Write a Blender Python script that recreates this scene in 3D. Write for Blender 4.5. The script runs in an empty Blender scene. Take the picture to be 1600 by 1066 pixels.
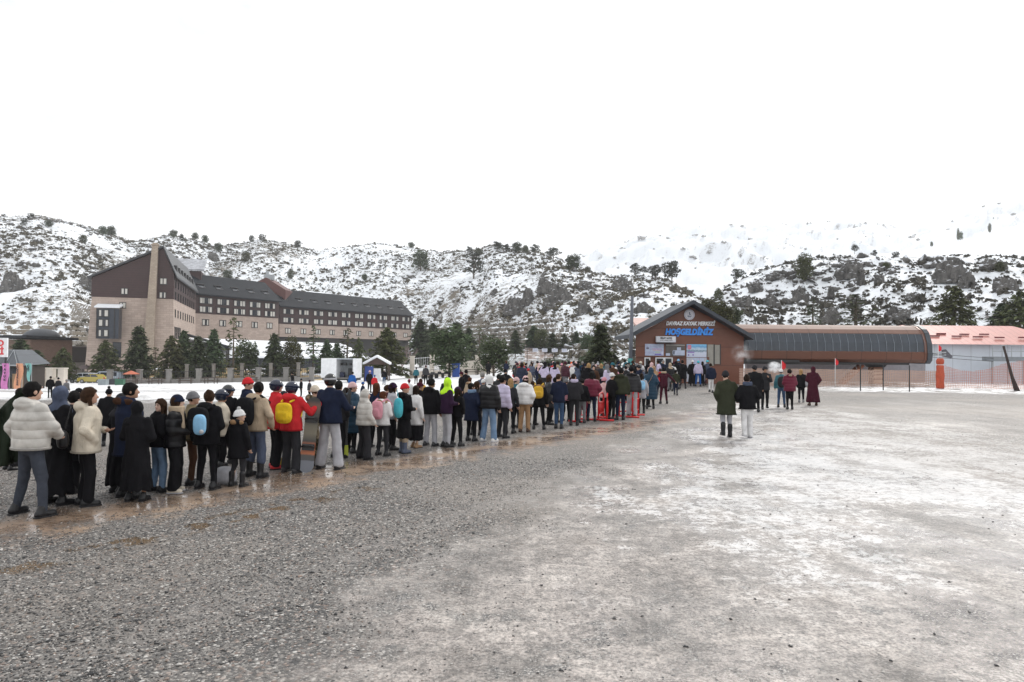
import bpy, math, random
import numpy as np
from mathutils import Vector, Matrix
random.seed(7)
RNG = np.random.default_rng(11)
S = bpy.context.scene
COL = S.collection
R = math.radians

# ------------------------------------------------------------------ camera
CAM_H = 2.25
cam_data = bpy.data.cameras.new("camera")
cam_data.lens = 24.0
cam_data.sensor_width = 36.0
cam_data.clip_end = 12000
cam = bpy.data.objects.new("camera", cam_data)
COL.objects.link(cam)
CAM_ROT = Matrix.Rotation(R(90 + 0.97), 3, 'X') @ Matrix.Rotation(R(0.5), 3, 'Z')
cam.matrix_world = Matrix.Translation((0, 0, CAM_H)) @ CAM_ROT.to_4x4()
S.camera = cam

# ------------------------------------------------------------------ world, sun, exposure
SUN_EL, SUN_AZ = 38, 35          # degrees; azimuth clockwise from +Y
w = bpy.data.worlds.new("World"); S.world = w; w.use_nodes = True
nt = w.node_tree; nt.nodes.clear()
sky = nt.nodes.new('ShaderNodeTexSky'); sky.sky_type = 'NISHITA'; sky.sun_disc = False
sky.sun_elevation = R(SUN_EL); sky.sun_rotation = R(SUN_AZ)
sky.air_density = 1.0; sky.dust_density = 2.0
tc = nt.nodes.new('ShaderNodeTexCoord')
mp = nt.nodes.new('ShaderNodeMapping'); mp.inputs['Scale'].default_value = (1, 1, 1.6)
nt.links.new(tc.outputs['Generated'], mp.inputs['Vector'])
nz = nt.nodes.new('ShaderNodeTexNoise'); nz.inputs['Scale'].default_value = 2.3
nz.inputs['Detail'].default_value = 7; nz.inputs['Roughness'].default_value = .55
nt.links.new(mp.outputs[0], nz.inputs['Vector'])
rp = nt.nodes.new('ShaderNodeValToRGB')
rp.color_ramp.elements[0].position = .30; rp.color_ramp.elements[0].color = (.62, .62, .62, 1)
rp.color_ramp.elements[1].position = .46; rp.color_ramp.elements[1].color = (1, 1, 1, 1)
nt.links.new(nz.outputs['Fac'], rp.inputs['Fac'])
# cloud brightness: a gentle variation of the white cloud deck
rb = nt.nodes.new('ShaderNodeMapRange')
rb.inputs['From Min'].default_value = .3; rb.inputs['From Max'].default_value = .7
rb.inputs['To Min'].default_value = 10.8; rb.inputs['To Max'].default_value = 12.6
nt.links.new(nz.outputs['Fac'], rb.inputs['Value'])
cl = nt.nodes.new('ShaderNodeVectorMath'); cl.operation = 'SCALE'
cl.inputs[0].default_value = (.985, .995, 1.0)
nt.links.new(rb.outputs[0], cl.inputs['Scale'])
mx = nt.nodes.new('ShaderNodeMix'); mx.data_type = 'RGBA'
# a thin place in the cloud deck high on the left, where some blue shows
dt = nt.nodes.new('ShaderNodeVectorMath'); dt.operation = 'DOT_PRODUCT'; dt.inputs[1].default_value = Vector((-.585, .74, .33)).normalized()
nt.links.new(tc.outputs['Generated'], dt.inputs[0])
mr = nt.nodes.new('ShaderNodeMapRange'); mr.interpolation_type = 'SMOOTHSTEP'; nt.links.new(dt.outputs['Value'], mr.inputs['Value'])
mr.inputs['From Min'].default_value = .93; mr.inputs['From Max'].default_value = .998; mr.inputs['To Min'].default_value = 0; mr.inputs['To Max'].default_value = 1
n2 = nt.nodes.new('ShaderNodeTexNoise'); n2.inputs['Scale'].default_value = 7; n2.inputs['Detail'].default_value = 6; nt.links.new(mp.outputs[0], n2.inputs['Vector'])
mr2 = nt.nodes.new('ShaderNodeMapRange'); nt.links.new(n2.outputs['Fac'], mr2.inputs['Value']); mr2.inputs['From Min'].default_value = .42; mr2.inputs['From Max'].default_value = .72; mr2.inputs['To Max'].default_value = .48
ml = nt.nodes.new('ShaderNodeMath'); ml.operation = 'MULTIPLY'; nt.links.new(mr.outputs[0], ml.inputs[0]); nt.links.new(mr2.outputs[0], ml.inputs[1])
sb0 = nt.nodes.new('ShaderNodeMath'); sb0.operation = 'SUBTRACT'; sb0.use_clamp = True; nt.links.new(rp.outputs['Color'], sb0.inputs[0]); nt.links.new(ml.outputs[0], sb0.inputs[1])
nt.links.new(sb0.outputs[0], mx.inputs['Factor'])
nt.links.new(sky.outputs[0], mx.inputs[6]); nt.links.new(cl.outputs[0], mx.inputs[7])
bg = nt.nodes.new('ShaderNodeBackground'); bg.inputs['Strength'].default_value = 0.1
nt.links.new(mx.outputs[2], bg.inputs['Color'])
wo = nt.nodes.new('ShaderNodeOutputWorld'); nt.links.new(bg.outputs[0], wo.inputs['Surface'])

sd = bpy.data.lights.new("sun", 'SUN'); sd.energy = 1.6; sd.angle = R(10); sd.color = (1, .97, .92)
sun = bpy.data.objects.new("sun", sd); COL.objects.link(sun)
sun.rotation_euler = (R(90 - SUN_EL), 0, R(180 - SUN_AZ))
S.view_settings.view_transform = 'Standard'
S.view_settings.look = 'None'
S.view_settings.gamma = 1
S.view_settings.exposure = 0.15
S.cycles.max_bounces = 6
S.cycles.diffuse_bounces = 3
S.cycles.glossy_bounces = 3
S.cycles.volume_bounces = 4
S.cycles.transparent_max_bounces = 12
S.cycles.use_denoising = True

# ------------------------------------------------------------------ projection helpers (photo pixels -> world)
F = 1600 * 24 / 36.0
def ray(x, y):
    return CAM_ROT @ Vector(((x - 800) / F, -(y - 533) / F, -1.0))
def at(x, y, Y):
    """world point seen at photo pixel x, y at depth Y"""
    d = ray(x, y); k = Y / d.y
    return Vector((d.x * k, Y, CAM_H + d.z * k))
_ts = [-3.0, -.62, -.19, -.03, .10, .19, 3.0]
_sl = [.039, .039, .0256, .0087, .004, 0, 0]
def zg(X, Y):
    X = np.asarray(X, float); Y = np.asarray(Y, float)
    t = X / np.maximum(Y, 5)
    s = np.interp(t, _ts, _sl)
    d = np.clip(Y, 0, 130) - 20
    z = -s * np.where(d > 0, d * d / (d + 6), 0)
    return z + .03 * np.sin(X * .33 + 1) * np.sin(Y * .21) * np.clip((Y - 5) / 20, 0, 1)
def zgf(X, Y): return float(zg(X, Y))
def foot(x, y):
    """ground point under photo pixel x, y"""
    d = ray(x, y); Y = 20.0
    for _ in range(40):
        X = d.x / d.y * Y
        Yn = (zgf(X, Y) - CAM_H) / (d.z / d.y) if d.z < -1e-4 else 200
        Y = .5 * Y + .5 * min(max(Yn, 2), 200)
    return Vector((d.x / d.y * Y, Y, zgf(d.x / d.y * Y, Y)))

# ------------------------------------------------------------------ noise in numpy
def _hash(ix, iy, iz, seed):
    with np.errstate(over='ignore'):
        h = (ix.astype(np.int64) * 374761393 + iy.astype(np.int64) * 668265263 + iz.astype(np.int64) * 2147483647 + seed * 1274126177) & 0xffffffff
        h = ((h ^ (h >> 13)) * 1274126177) & 0xffffffff
        h = (h ^ (h >> 16)) & 0xffffffff
    return h / 4294967295.0
def vnoise(x, y, z=0.0, seed=0):
    x, y, z = np.broadcast_arrays(np.asarray(x, float), np.asarray(y, float), np.asarray(z, float))
    ix, iy, iz = np.floor(x), np.floor(y), np.floor(z)
    fx, fy, fz = x - ix, y - iy, z - iz
    fx, fy, fz = [f * f * (3 - 2 * f) for f in (fx, fy, fz)]
    r = 0
    for dx in (0, 1):
        for dy in (0, 1):
            for dz in (0, 1):
                r = r + _hash(ix + dx, iy + dy, iz + dz, seed) * (fx if dx else 1 - fx) * (fy if dy else 1 - fy) * (fz if dz else 1 - fz)
    return r
def fbm(x, y, z=0.0, oct=4, seed=0):
    r = 0; a = 1; t = 0
    for o in range(oct):
        r = r + a * vnoise(np.asarray(x) * 2 ** o, np.asarray(y) * 2 ** o, np.asarray(z) * 2 ** o, seed + o); t += a; a *= .5
    return r / t

# ------------------------------------------------------------------ object helpers
def tag(o, label=None, cat=None, group=None, kind=None):
    if label: o['label'] = label
    if cat: o['category'] = cat
    if group: o['group'] = group
    if kind: o['kind'] = kind
    return o
def empty(name, loc=(0, 0, 0), rz=0, label=None, cat=None, group=None):
    o = bpy.data.objects.new(name, None); COL.objects.link(o)
    o.location = loc; o.rotation_euler = (0, 0, rz); o.empty_display_size = .2
    return tag(o, label, cat, group)
def mesh_obj(name, verts, faces, mat=None, parent=None, smooth=False, mats=None, midx=None):
    me = bpy.data.meshes.new(name)
    v = np.asarray(verts, dtype=np.float32).reshape(-1, 3)
    if isinstance(faces, np.ndarray) and faces.ndim == 2:
        n, k = faces.shape
        me.vertices.add(len(v)); me.vertices.foreach_set('co', v.ravel())
        me.loops.add(n * k); me.loops.foreach_set('vertex_index', faces.astype(np.int32).ravel())
        me.polygons.add(n); me.polygons.foreach_set('loop_start', np.arange(0, n * k, k, dtype=np.int32))
        me.update(calc_edges=True)
    else:
        me.from_pydata([tuple(p) for p in v.tolist()], [], [tuple(f) for f in faces])
    for m in (mats or ([mat] if mat else [])): me.materials.append(m)
    if midx is not None: me.polygons.foreach_set('material_index', np.asarray(midx, dtype=np.int32))
    if smooth: me.polygons.foreach_set('use_smooth', [True] * len(me.polygons))
    me.update()
    o = bpy.data.objects.new(name, me); COL.objects.link(o)
    if parent: o.parent = parent
    return o
class MB:
    """collects boxes, tubes, sheets; build() links them as one mesh object"""
    def __init__(s): s.v = []; s.f = []
    def add(s, vs, fs):
        b = len(s.v); s.v += [tuple(p) for p in vs]; s.f += [tuple(i + b for i in f) for f in fs]; return s
    def box(s, c, d, M=None):
        x, y, z = d[0] / 2, d[1] / 2, d[2] / 2
        vs = [Vector((sx * x, sy * y, sz * z)) for sz in (-1, 1) for sy in (-1, 1) for sx in (-1, 1)]
        if M is not None: vs = [M @ p for p in vs]
        vs = [p + Vector(c) for p in vs]
        return s.add(vs, [(0, 2, 3, 1), (4, 5, 7, 6), (0, 1, 5, 4), (2, 6, 7, 3), (0, 4, 6, 2), (1, 3, 7, 5)])
    def hexa(s, b, t):
        """prism from bottom ring b and top ring t (same count)"""
        n = len(b)
        return s.add(list(b) + list(t), [tuple(range(n))[::-1], tuple(range(n, 2 * n))] + [(i, (i + 1) % n, n + (i + 1) % n, n + i) for i in range(n)])
    def tube(s, pts, r, n=8, cap=True):
        pts = [Vector(p) for p in pts]; rs = r if isinstance(r, (list, tuple)) else [r] * len(pts)
        vs = []; fs = []
        for i, p in enumerate(pts):
            d = (pts[min(i + 1, len(pts) - 1)] - pts[max(i - 1, 0)]).normalized()
            a = d.cross(Vector((0, 0, 1)) if abs(d.z) < .95 else Vector((1, 0, 0))).normalized(); b = d.cross(a)
            for k in range(n):
                t = 2 * math.pi * k / n; vs.append(p + (a * math.cos(t) + b * math.sin(t)) * rs[i])
        for i in range(len(pts) - 1):
            for k in range(n):
                fs.append((i * n + k, i * n + (k + 1) % n, (i + 1) * n + (k + 1) % n, (i + 1) * n + k))
        if cap: fs += [tuple(range(n))[::-1], tuple(range((len(pts) - 1) * n, len(pts) * n))]
        return s.add(vs, fs)
    def loop(s, pts, r, n=6):
        return s.tube(list(pts) + [pts[0]], r, n, cap=False)
    def build(s, name, mat, parent=None, smooth=False):
        return mesh_obj(name, s.v, s.f, mat, parent, smooth)

# ------------------------------------------------------------------ materials
_M = {}
def mat_nodes(name):
    m = bpy.data.materials.new(name); m.use_nodes = True
    nt = m.node_tree; b = nt.nodes['Principled BSDF']
    return m, nt, b
def N(nt, typ, **kw):
    n = nt.nodes.new(typ)
    for k, v in kw.items():
        if k.startswith('_'): setattr(n, k[1:], v)
        else: n.inputs[k].default_value = v
    return n
def ramp(nt, src, stops, interp='LINEAR'):
    r = nt.nodes.new('ShaderNodeValToRGB'); e = r.color_ramp.elements; r.color_ramp.interpolation = interp
    while len(e) < len(stops): e.new(.5)
    for i, (p, c) in enumerate(stops):
        e[i].position = p; e[i].color = (c, c, c, 1) if isinstance(c, (int, float)) else (*c, 1)
    nt.links.new(src, r.inputs['Fac']); return r.outputs['Color']
def mixc(nt, fac, a, b, mode='MIX'):
    m = nt.nodes.new('ShaderNodeMix'); m.data_type = 'RGBA'; m.blend_type = mode
    for s, i in ((fac, 0), (a, 6), (b, 7)):
        if isinstance(s, (int, float)): m.inputs[i].default_value = s if i == 0 else (s, s, s, 1)
        elif isinstance(s, tuple): m.inputs[i].default_value = (*s, 1)
        else: nt.links.new(s, m.inputs[i])
    return m.outputs[2]
def mth(nt, op, a, b=None, clamp=False):
    m = nt.nodes.new('ShaderNodeMath'); m.operation = op; m.use_clamp = clamp
    for s, i in ((a, 0), (b, 1)):
        if s is None: continue
        if isinstance(s, (int, float)): m.inputs[i].default_value = s
        else: nt.links.new(s, m.inputs[i])
    return m.outputs[0]
def noise(nt, vec, scale, detail=3, rough=.5, dist=0):
    n = N(nt, 'ShaderNodeTexNoise', Scale=scale, Detail=detail, Roughness=rough, Distortion=dist)
    if vec is not None: nt.links.new(vec, n.inputs['Vector'])
    return n.outputs['Fac']
def maprange(nt, v, a, b, c=0, d=1):
    m = nt.nodes.new('ShaderNodeMapRange'); m.interpolation_type = 'SMOOTHSTEP'
    nt.links.new(v, m.inputs['Value'])
    for i, k in zip((a, b, c, d), ('From Min', 'From Max', 'To Min', 'To Max')): m.inputs[k].default_value = i
    return m.outputs[0]
def bump(nt, b, h, dist=.01, strength=.6):
    n = nt.nodes.new('ShaderNodeBump'); n.inputs['Distance'].default_value = dist; n.inputs['Strength'].default_value = strength
    nt.links.new(h, n.inputs['Height']); nt.links.new(n.outputs[0], b.inputs['Normal']); return n
def plain(name, c, rough=.6, metal=0, var=.12, scale=3, bumpd=0, coat=0):
    if name in _M: return _M[name]
    m, nt, b = mat_nodes(name)
    tc = nt.nodes.new('ShaderNodeTexCoord')
    f = noise(nt, tc.outputs['Object'], scale, 4, .6)
    lo = tuple(x * (1 - var) for x in c); hi = tuple(min(1, x * (1 + var)) for x in c)
    nt.links.new(ramp(nt, f, [(.3, lo), (.7, hi)]), b.inputs['Base Color'])
    b.inputs['Roughness'].default_value = rough; b.inputs['Metallic'].default_value = metal
    if coat: b.inputs['Coat Weight'].default_value = coat
    if bumpd: bump(nt, b, noise(nt, tc.outputs['Object'], scale * 8, 3), bumpd)
    _M[name] = m; return m
# ================================================================== GROUND
def make_ground_material():
    m, nt, b = mat_nodes("wet_gravel_and_mud")
    L = nt.links.new
    geo = nt.nodes.new('ShaderNodeNewGeometry'); P = geo.outputs['Position']
    sp = nt.nodes.new('ShaderNodeSeparateXYZ'); L(P, sp.inputs[0]); X, Y = sp.outputs[0], sp.outputs[1]
    n_big = noise(nt, P, .16, 4, .55); n_mid = noise(nt, P, .9, 5, .6); n_sm = noise(nt, P, 6, 4, .6)
    n_mot = noise(nt, P, 1.15, 10, .74); n_mot2 = noise(nt, P, .42, 8, .68)
    # stretched noise: streaks along the driving direction
    mp = nt.nodes.new('ShaderNodeMapping'); mp.inputs['Rotation'].default_value = (0, 0, R(-32)); mp.inputs['Scale'].default_value = (.75, .22, 1)
    L(P, mp.inputs[0]); n_str = noise(nt, mp.outputs[0], 1.0, 6, .62)
    # ---- region fields
    # mud lies to the right of the line X = -2.04 + (Y-4.63)*0.40
    lin = mth(nt, 'ADD', mth(nt, 'MULTIPLY', mth(nt, 'ADD', Y, -4.63), .40), -2.04)
    dx = mth(nt, 'SUBTRACT', X, lin)
    wob = mth(nt, 'MULTIPLY', mth(nt, 'ADD', n_mid, -.5), 4.6)
    wob2 = mth(nt, 'MULTIPLY', mth(nt, 'ADD', n_str, -.5), 5.0)
    dxw = mth(nt, 'ADD', mth(nt, 'ADD', dx, wob), wob2)
    mudR = maprange(nt, dxw, -.5, 1.3)
    # gravel returns on the right: X > 8.5 + wobble, Y < 46
    gr = mth(nt, 'ADD', mth(nt, 'SUBTRACT', X, mth(nt, 'MULTIPLY', mth(nt, 'SUBTRACT', 24, Y), -.12)), mth(nt, 'MULTIPLY', mth(nt, 'ADD', n_big, -.5), 16))
    gravR = mth(nt, 'MULTIPLY', maprange(nt, gr, 8.0, 14.0), .8)
    # band of gravel further away, Y 27..46
    band = mth(nt, 'MULTIPLY', maprange(nt, mth(nt, 'ADD', Y, mth(nt, 'MULTIPLY', mth(nt, 'ADD', n_big, -.5), 16)), 27, 33), maprange(nt, X, 7, 13))
    gravR = mth(nt, 'MAXIMUM', gravR, band)
    mud = mth(nt, 'MULTIPLY', mudR, mth(nt, 'SUBTRACT', 1, gravR))
    # trodden brown path in front of the queue  (-5.7,9.1)->(4.2,22.3)->(9,34)
    def seg(ax, ay, bx, by):
        ux, uy = bx - ax, by - ay; l = math.hypot(ux, uy); nx, ny = -uy / l, ux / l
        return mth(nt, 'ADD', mth(nt, 'MULTIPLY', X, nx), mth(nt, 'ADD', mth(nt, 'MULTIPLY', Y, ny), -(ax * nx + ay * ny)))
    d1 = mth(nt, 'ABSOLUTE', mth(nt, 'ADD', seg(-5.6, 9.5, 4.0, 21.9), mth(nt, 'MULTIPLY', mth(nt, 'ADD', n_mot, -.5), 3.4)))
    path = mth(nt, 'MULTIPLY', maprange(nt, d1, .95, .30), maprange(nt, mth(nt, 'ADD', n_sm, mth(nt, 'MULTIPLY', noise(nt, P, 22, 3), .5)), .52, .70, .45, 1))
    path = mth(nt, 'MULTIPLY', path, maprange(nt, Y, 31, 20))
    # shallow puddles along the rut nearer the camera
    d2 = mth(nt, 'ABSOLUTE', mth(nt, 'ADD', seg(-5.1, 7.0, -2.6, 10.9), mth(nt, 'MULTIPLY', mth(nt, 'ADD', n_sm, -.5), .3)))
    rut = mth(nt, 'MULTIPLY', maprange(nt, d2, .42, .12), maprange(nt, Y, 12.5, 10.5))
    pud = mth(nt, 'MULTIPLY', rut, maprange(nt, noise(nt, P, 2.2, 3, .5), .50, .56))
    # tyre lines in the gravel
    tr = mth(nt, 'ABSOLUTE', mth(nt, 'ADD', seg(-3.4, 4.4, 1.6, 13.2), mth(nt, 'MULTIPLY', mth(nt, 'ADD', n_mid, -.5), .8)))
    track = mth(nt, 'MULTIPLY', maprange(nt, tr, .45, .1), maprange(nt, n_sm, .35, .55))
    # ---- stones
    def stones(scale, seedv):
        mpx = nt.nodes.new('ShaderNodeMapping'); mpx.inputs['Location'].default_value = (seedv, seedv * 2, 0); L(P, mpx.inputs[0])
        n0 = nt.nodes.new('ShaderNodeTexNoise'); n0.inputs['Scale'].default_value = scale * .8; n0.inputs['Detail'].default_value = 1
        L(mpx.outputs[0], n0.inputs['Vector'])
        wv = nt.nodes.new('ShaderNodeMix'); wv.data_type = 'VECTOR'; wv.inputs[0].default_value = .02
        ad = nt.nodes.new('ShaderNodeVectorMath'); ad.operation = 'MULTIPLY_ADD'; L(n0.outputs['Color'], ad.inputs[0]); ad.inputs[1].default_value = (.6 / scale,) * 3; L(mpx.outputs[0], ad.inputs[2])
        v = nt.nodes.new('ShaderNodeTexVoronoi'); v.inputs['Scale'].default_value = scale; v.inputs['Randomness'].default_value = 1; L(ad.outputs[0], v.inputs['Vector'])
        return v
    v1 = stones(34, 0); v2 = stones(75, 5)
    s1 = nt.nodes.new('ShaderNodeSeparateColor'); L(v1.outputs['Color'], s1.inputs[0])
    s2 = nt.nodes.new('ShaderNodeSeparateColor'); L(v2.outputs['Color'], s2.inputs[0])
    greys = [(0, (.02, .021, .023)), (.25, (.055, .056, .06)), (.5, (.135, .128, .122)), (.72, (.24, .225, .21)), (.88, (.40, .36, .33)), (.97, (.62, .60, .57))]
    c1 = ramp(nt, s1.outputs[0], greys); c2 = ramp(nt, s2.outputs[0], greys)
    # tint some stones warm
    c1 = mixc(nt, mth(nt, 'MULTIPLY', maprange(nt, s1.outputs[1], .8, .86), .5), c1, (.35, .24, .19))
    edge1 = maprange(nt, v1.outputs['Distance'], .30, .62)
    big = maprange(nt, s1.outputs[2], .35, .5)                       # only some cells are big stones
    stone = mixc(nt, big, c2, c1)
    stone = mixc(nt, mth(nt, 'MULTIPLY', edge1, .55), stone, (.040, .036, .032))
    # far away the cells average out; keep patchy contrast
    stone = mixc(nt, mth(nt, 'MULTIPLY', maprange(nt, mth(nt, 'ADD', n_big, mth(nt, 'MULTIPLY', n_sm, .25)), .58, .74), .45), stone, (.27, .235, .205))
    stone = mixc(nt, mth(nt, 'MULTIPLY', maprange(nt, n_mid, .35, .7), .22), stone, (.25, .23, .21))
    h1 = mth(nt, 'SUBTRACT', 1, v1.outputs['Distance']); h2 = mth(nt, 'SUBTRACT', 1, v2.outputs['Distance'])
    # ---- mud with embedded grit
    mot = mth(nt, 'ADD', mth(nt, 'MULTIPLY', n_mot, .5), mth(nt, 'ADD', mth(nt, 'MULTIPLY', n_mot2, .3), mth(nt, 'MULTIPLY', n_str, .2)))
    mudc = ramp(nt, mot, [(.40, (.10, .087, .078)), (.46, (.22, .195, .178)), (.51, (.34, .30, .275)), (.58, (.47, .425, .39))])
    g1 = noise(nt, P, 34, 3, .7); g2 = noise(nt, P, 8.5, 6, .75)
    gg = mth(nt, 'MULTIPLY', maprange(nt, g1, .30, .68, .62, 1.28), maprange(nt, g2, .36, .62, .55, 1.25))
    mudc = mixc(nt, 1.0, mudc, ramp(nt, mth(nt, 'MULTIPLY', gg, .5), [(0, 0), (1, 2)]), 'MULTIPLY')
    mudc = mixc(nt, mth(nt, 'MULTIPLY', maprange(nt, noise(nt, P, .35, 3), .55, .7), .35), mudc, (.26, .20, .16))
    expo = maprange(nt, mth(nt, 'ADD', noise(nt, P, 1.6, 8, .72), mth(nt, 'MULTIPLY', n_str, .55)), .80, .93)
    grit = mth(nt, 'MULTIPLY', maprange(nt, mth(nt, 'ADD', s2.outputs[0], mth(nt, 'MULTIPLY', expo, .9)), .86, .95), mth(nt, 'ADD', .35, mth(nt, 'MULTIPLY', expo, .65)))
    mudc = mixc(nt, mth(nt, 'MULTIPLY', expo, .6), mudc, (.075, .070, .066))
    mudc = mixc(nt, mth(nt, 'MULTIPLY', grit, .85), mudc, c2)
    darkst = mth(nt, 'MULTIPLY', maprange(nt, s1.outputs[1], .972, .98), maprange(nt, v1.outputs['Distance'], .5, .35))
    mudc = mixc(nt, darkst, mudc, (.03, .03, .03))
    pathc = ramp(nt, mth(nt, 'ADD', mth(nt, 'MULTIPLY', n_mid, .5), mth(nt, 'MULTIPLY', n_mot, .5)), [(.38, (.14, .087, .054)), (.5, (.29, .195, .13)), (.62, (.39, .275, .19))])
    pudc = (.13, .082, .04)
    col = mixc(nt, mud, stone, mudc)
    col = mixc(nt, mth(nt, 'MULTIPLY', track, .5), col, (.24, .22, .205))
    col = mixc(nt, mth(nt, 'MULTIPLY', path, .85), col, pathc)
    col = mixc(nt, pud, col, pudc)
    # ---- leftover snow, far left field; on the right the wet sheen painted as pale slushy patches
    far = mth(nt, 'ADD', Y, mth(nt, 'ADD', mth(nt, 'MULTIPLY', mth(nt, 'ADD', n_big, -.5), 9), mth(nt, 'MULTIPLY', mth(nt, 'ADD', n_mid, -.5), 6)))
    left = maprange(nt, mth(nt, 'ADD', X, mth(nt, 'MULTIPLY', Y, -.10)), 2, -2)
    snowL = mth(nt, 'MULTIPLY', maprange(nt, mth(nt, 'ADD', far, mth(nt, 'MULTIPLY', X, .25)), 27, 32), left)
    snowL = mth(nt, 'MULTIPLY', snowL, maprange(nt, mth(nt, 'ADD', far, 0.0), 92, 78))
    thin = maprange(nt, mth(nt, 'ADD', n_str, mth(nt, 'MULTIPLY', n_sm, .3)), .62, .72)
    midR = mth(nt, 'MULTIPLY', maprange(nt, far, 11, 17), maprange(nt, dxw, 2.0, 5.0))
    slz = mth(nt, 'MULTIPLY', mth(nt, 'MULTIPLY', maprange(nt, far, 4.5, 12), maprange(nt, far, 40, 30)), mth(nt, 'MULTIPLY', maprange(nt, dxw, 0, 3.5), maprange(nt, X, 16, 10)))
    slush_sheen = mth(nt, 'MULTIPLY', maprange(nt, mth(nt, 'ADD', mth(nt, 'ADD', mot, mth(nt, 'MULTIPLY', mth(nt, 'SUBTRACT', g2, .5), .55)), mth(nt, 'MULTIPLY', slz, .08)), .545, .60), maprange(nt, slz, .02, .5))  # bright sky sheen of wet mud put into the colour as slushy white
    sheenR = mth(nt, 'MULTIPLY', slush_sheen, mth(nt, 'SUBTRACT', 1, mth(nt, 'MULTIPLY', gravR, .7)))
    snowF = mth(nt, 'MULTIPLY', mth(nt, 'MULTIPLY', maprange(nt, mth(nt, 'ADD', far, mth(nt, 'MULTIPLY', n_sm, 5)), 43, 46), maprange(nt, X, 17, 24)), maprange(nt, n_mot, .46, .50))
    farleft = mth(nt, 'MULTIPLY', maprange(nt, mth(nt, 'ADD', X, mth(nt, 'MULTIPLY', Y, .42)), 3, -3), maprange(nt, far, 48, 56))
    snowL = mth(nt, 'MULTIPLY', snowL, mth(nt, 'SUBTRACT', 1, mth(nt, 'MULTIPLY', farleft, maprange(nt, n_mot2, .56, .50))))
    snowL = mth(nt, 'MULTIPLY', snowL, maprange(nt, mth(nt, 'ADD', n_mot, mth(nt, 'MULTIPLY', mth(nt, 'MINIMUM', mth(nt, 'MULTIPLY', far, .008), .36), .6)), .60, .66))
    snow = mth(nt, 'MAXIMUM', mth(nt, 'MAXIMUM', snowL, mth(nt, 'MULTIPLY', sheenR, .5)), snowF)  # real snow patches plus the painted sheen on the right
    snowB = maprange(nt, mth(nt, 'ADD', far, mth(nt, 'MULTIPLY', n_sm, 8)), 56, 62)
    snowB = mth(nt, 'MULTIPLY', snowB, maprange(nt, n_mid, .36, .44))
    snow = mth(nt, 'MAXIMUM', snow, snowB)
    col = mixc(nt, snow, col, (.76, .765, .78))
    L(col, b.inputs['Base Color'])
    # ---- wetness
    wet_n = maprange(nt, mth(nt, 'ADD', n_str, mth(nt, 'MULTIPLY', n_mid, .5)), .62, .86)
    wz = mth(nt, 'MULTIPLY', maprange(nt, dxw, 1.5, 4.5), maprange(nt, X, 13.5, 8.5))
    wz = mth(nt, 'MULTIPLY', wz, maprange(nt, Y, 5, 12, .35, 1))
    cw = mth(nt, 'MULTIPLY', mth(nt, 'MULTIPLY', mud, mth(nt, 'ADD', mth(nt, 'MULTIPLY', wet_n, .75), .25)), mth(nt, 'MULTIPLY', wz, mth(nt, 'SUBTRACT', 1, mth(nt, 'MULTIPLY', expo, .85))))
    cw = mth(nt, 'MAXIMUM', cw, mth(nt, 'MULTIPLY', path, maprange(nt, n_mot, .56, .47)))
    L(cw, b.inputs['Coat Weight']); b.inputs['Coat Roughness'].default_value = .16; b.inputs['Coat IOR'].default_value = 1.6
    rough = mixc(nt, mud, .62, ramp(nt, wet_n, [(0, .50), (.5, .34), (1, .20)]))
    rough = mixc(nt, mth(nt, 'MULTIPLY', path, .95), rough, ramp(nt, n_mot, [(.42, .12), (.58, .42)]))
    rough = mixc(nt, pud, rough, .04)
    rough = mixc(nt, snow, rough, .6)
    L(rough, b.inputs['Roughness'])
    sl = mixc(nt, mud, .45, .62); L(sl, b.inputs['Specular IOR Level'])
    # ---- relief
    hs = mth(nt, 'ADD', mth(nt, 'MULTIPLY', h1, .016), mth(nt, 'MULTIPLY', h2, .008))
    hm = mth(nt, 'ADD', mth(nt, 'MULTIPLY', n_sm, .010), mth(nt, 'MULTIPLY', grit, .004))
    hm = mth(nt, 'ADD', hm, mth(nt, 'MULTIPLY', h2, .0018))
    hm = mth(nt, 'ADD', hm, mth(nt, 'ADD', mth(nt, 'MULTIPLY', g1, .008), mth(nt, 'MULTIPLY', g2, .02)))
    flat = mth(nt, 'MAXIMUM', mth(nt, 'MULTIPLY', path, .7), 0.0)
    h = mixc(nt, mth(nt, 'MAXIMUM', mud, flat), hs, hm)
    h = mixc(nt, pud, h, 0.012)
    h = mth(nt, 'ADD', h, mth(nt, 'ADD', mth(nt, 'MULTIPLY', n_mid, .03), mth(nt, 'MULTIPLY', n_mot, .05)))
    bn = bump(nt, b, h, 1.0, .75)
    return m
def nonuni(lo, hi, c, n, fine):
    """coordinates denser near c"""
    u = np.linspace(-1, 1, n)
    s = np.sinh(u * fine) / math.sinh(fine)
    return c + np.where(s < 0, s * (c - lo), s * (hi - c))
xs = nonuni(-5000, 5000, 0, 261, 9.0); ys = nonuni(-400, 6000, 8, 321, 7.5)
gx, gy = np.meshgrid(xs, ys)
gz = zg(gx, gy) + .05 * (fbm(gx * .5, gy * .5, seed=3) - .5) * np.clip(1 - gy / 60, 0, 1)
ny, nx = gx.shape
idx = np.arange(nx * ny).reshape(ny, nx)
def gridfaces(idx): return np.stack([idx[:-1, :-1], idx[:-1, 1:], idx[1:, 1:], idx[1:, :-1]], -1).reshape(-1, 4)
GM = make_ground_material()
tag(mesh_obj("ground", np.stack([gx, gy, gz], -1), gridfaces(idx), GM, smooth=True), "wet grey gravel and mud lot with trodden puddles and old snow", kind='structure')

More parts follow.
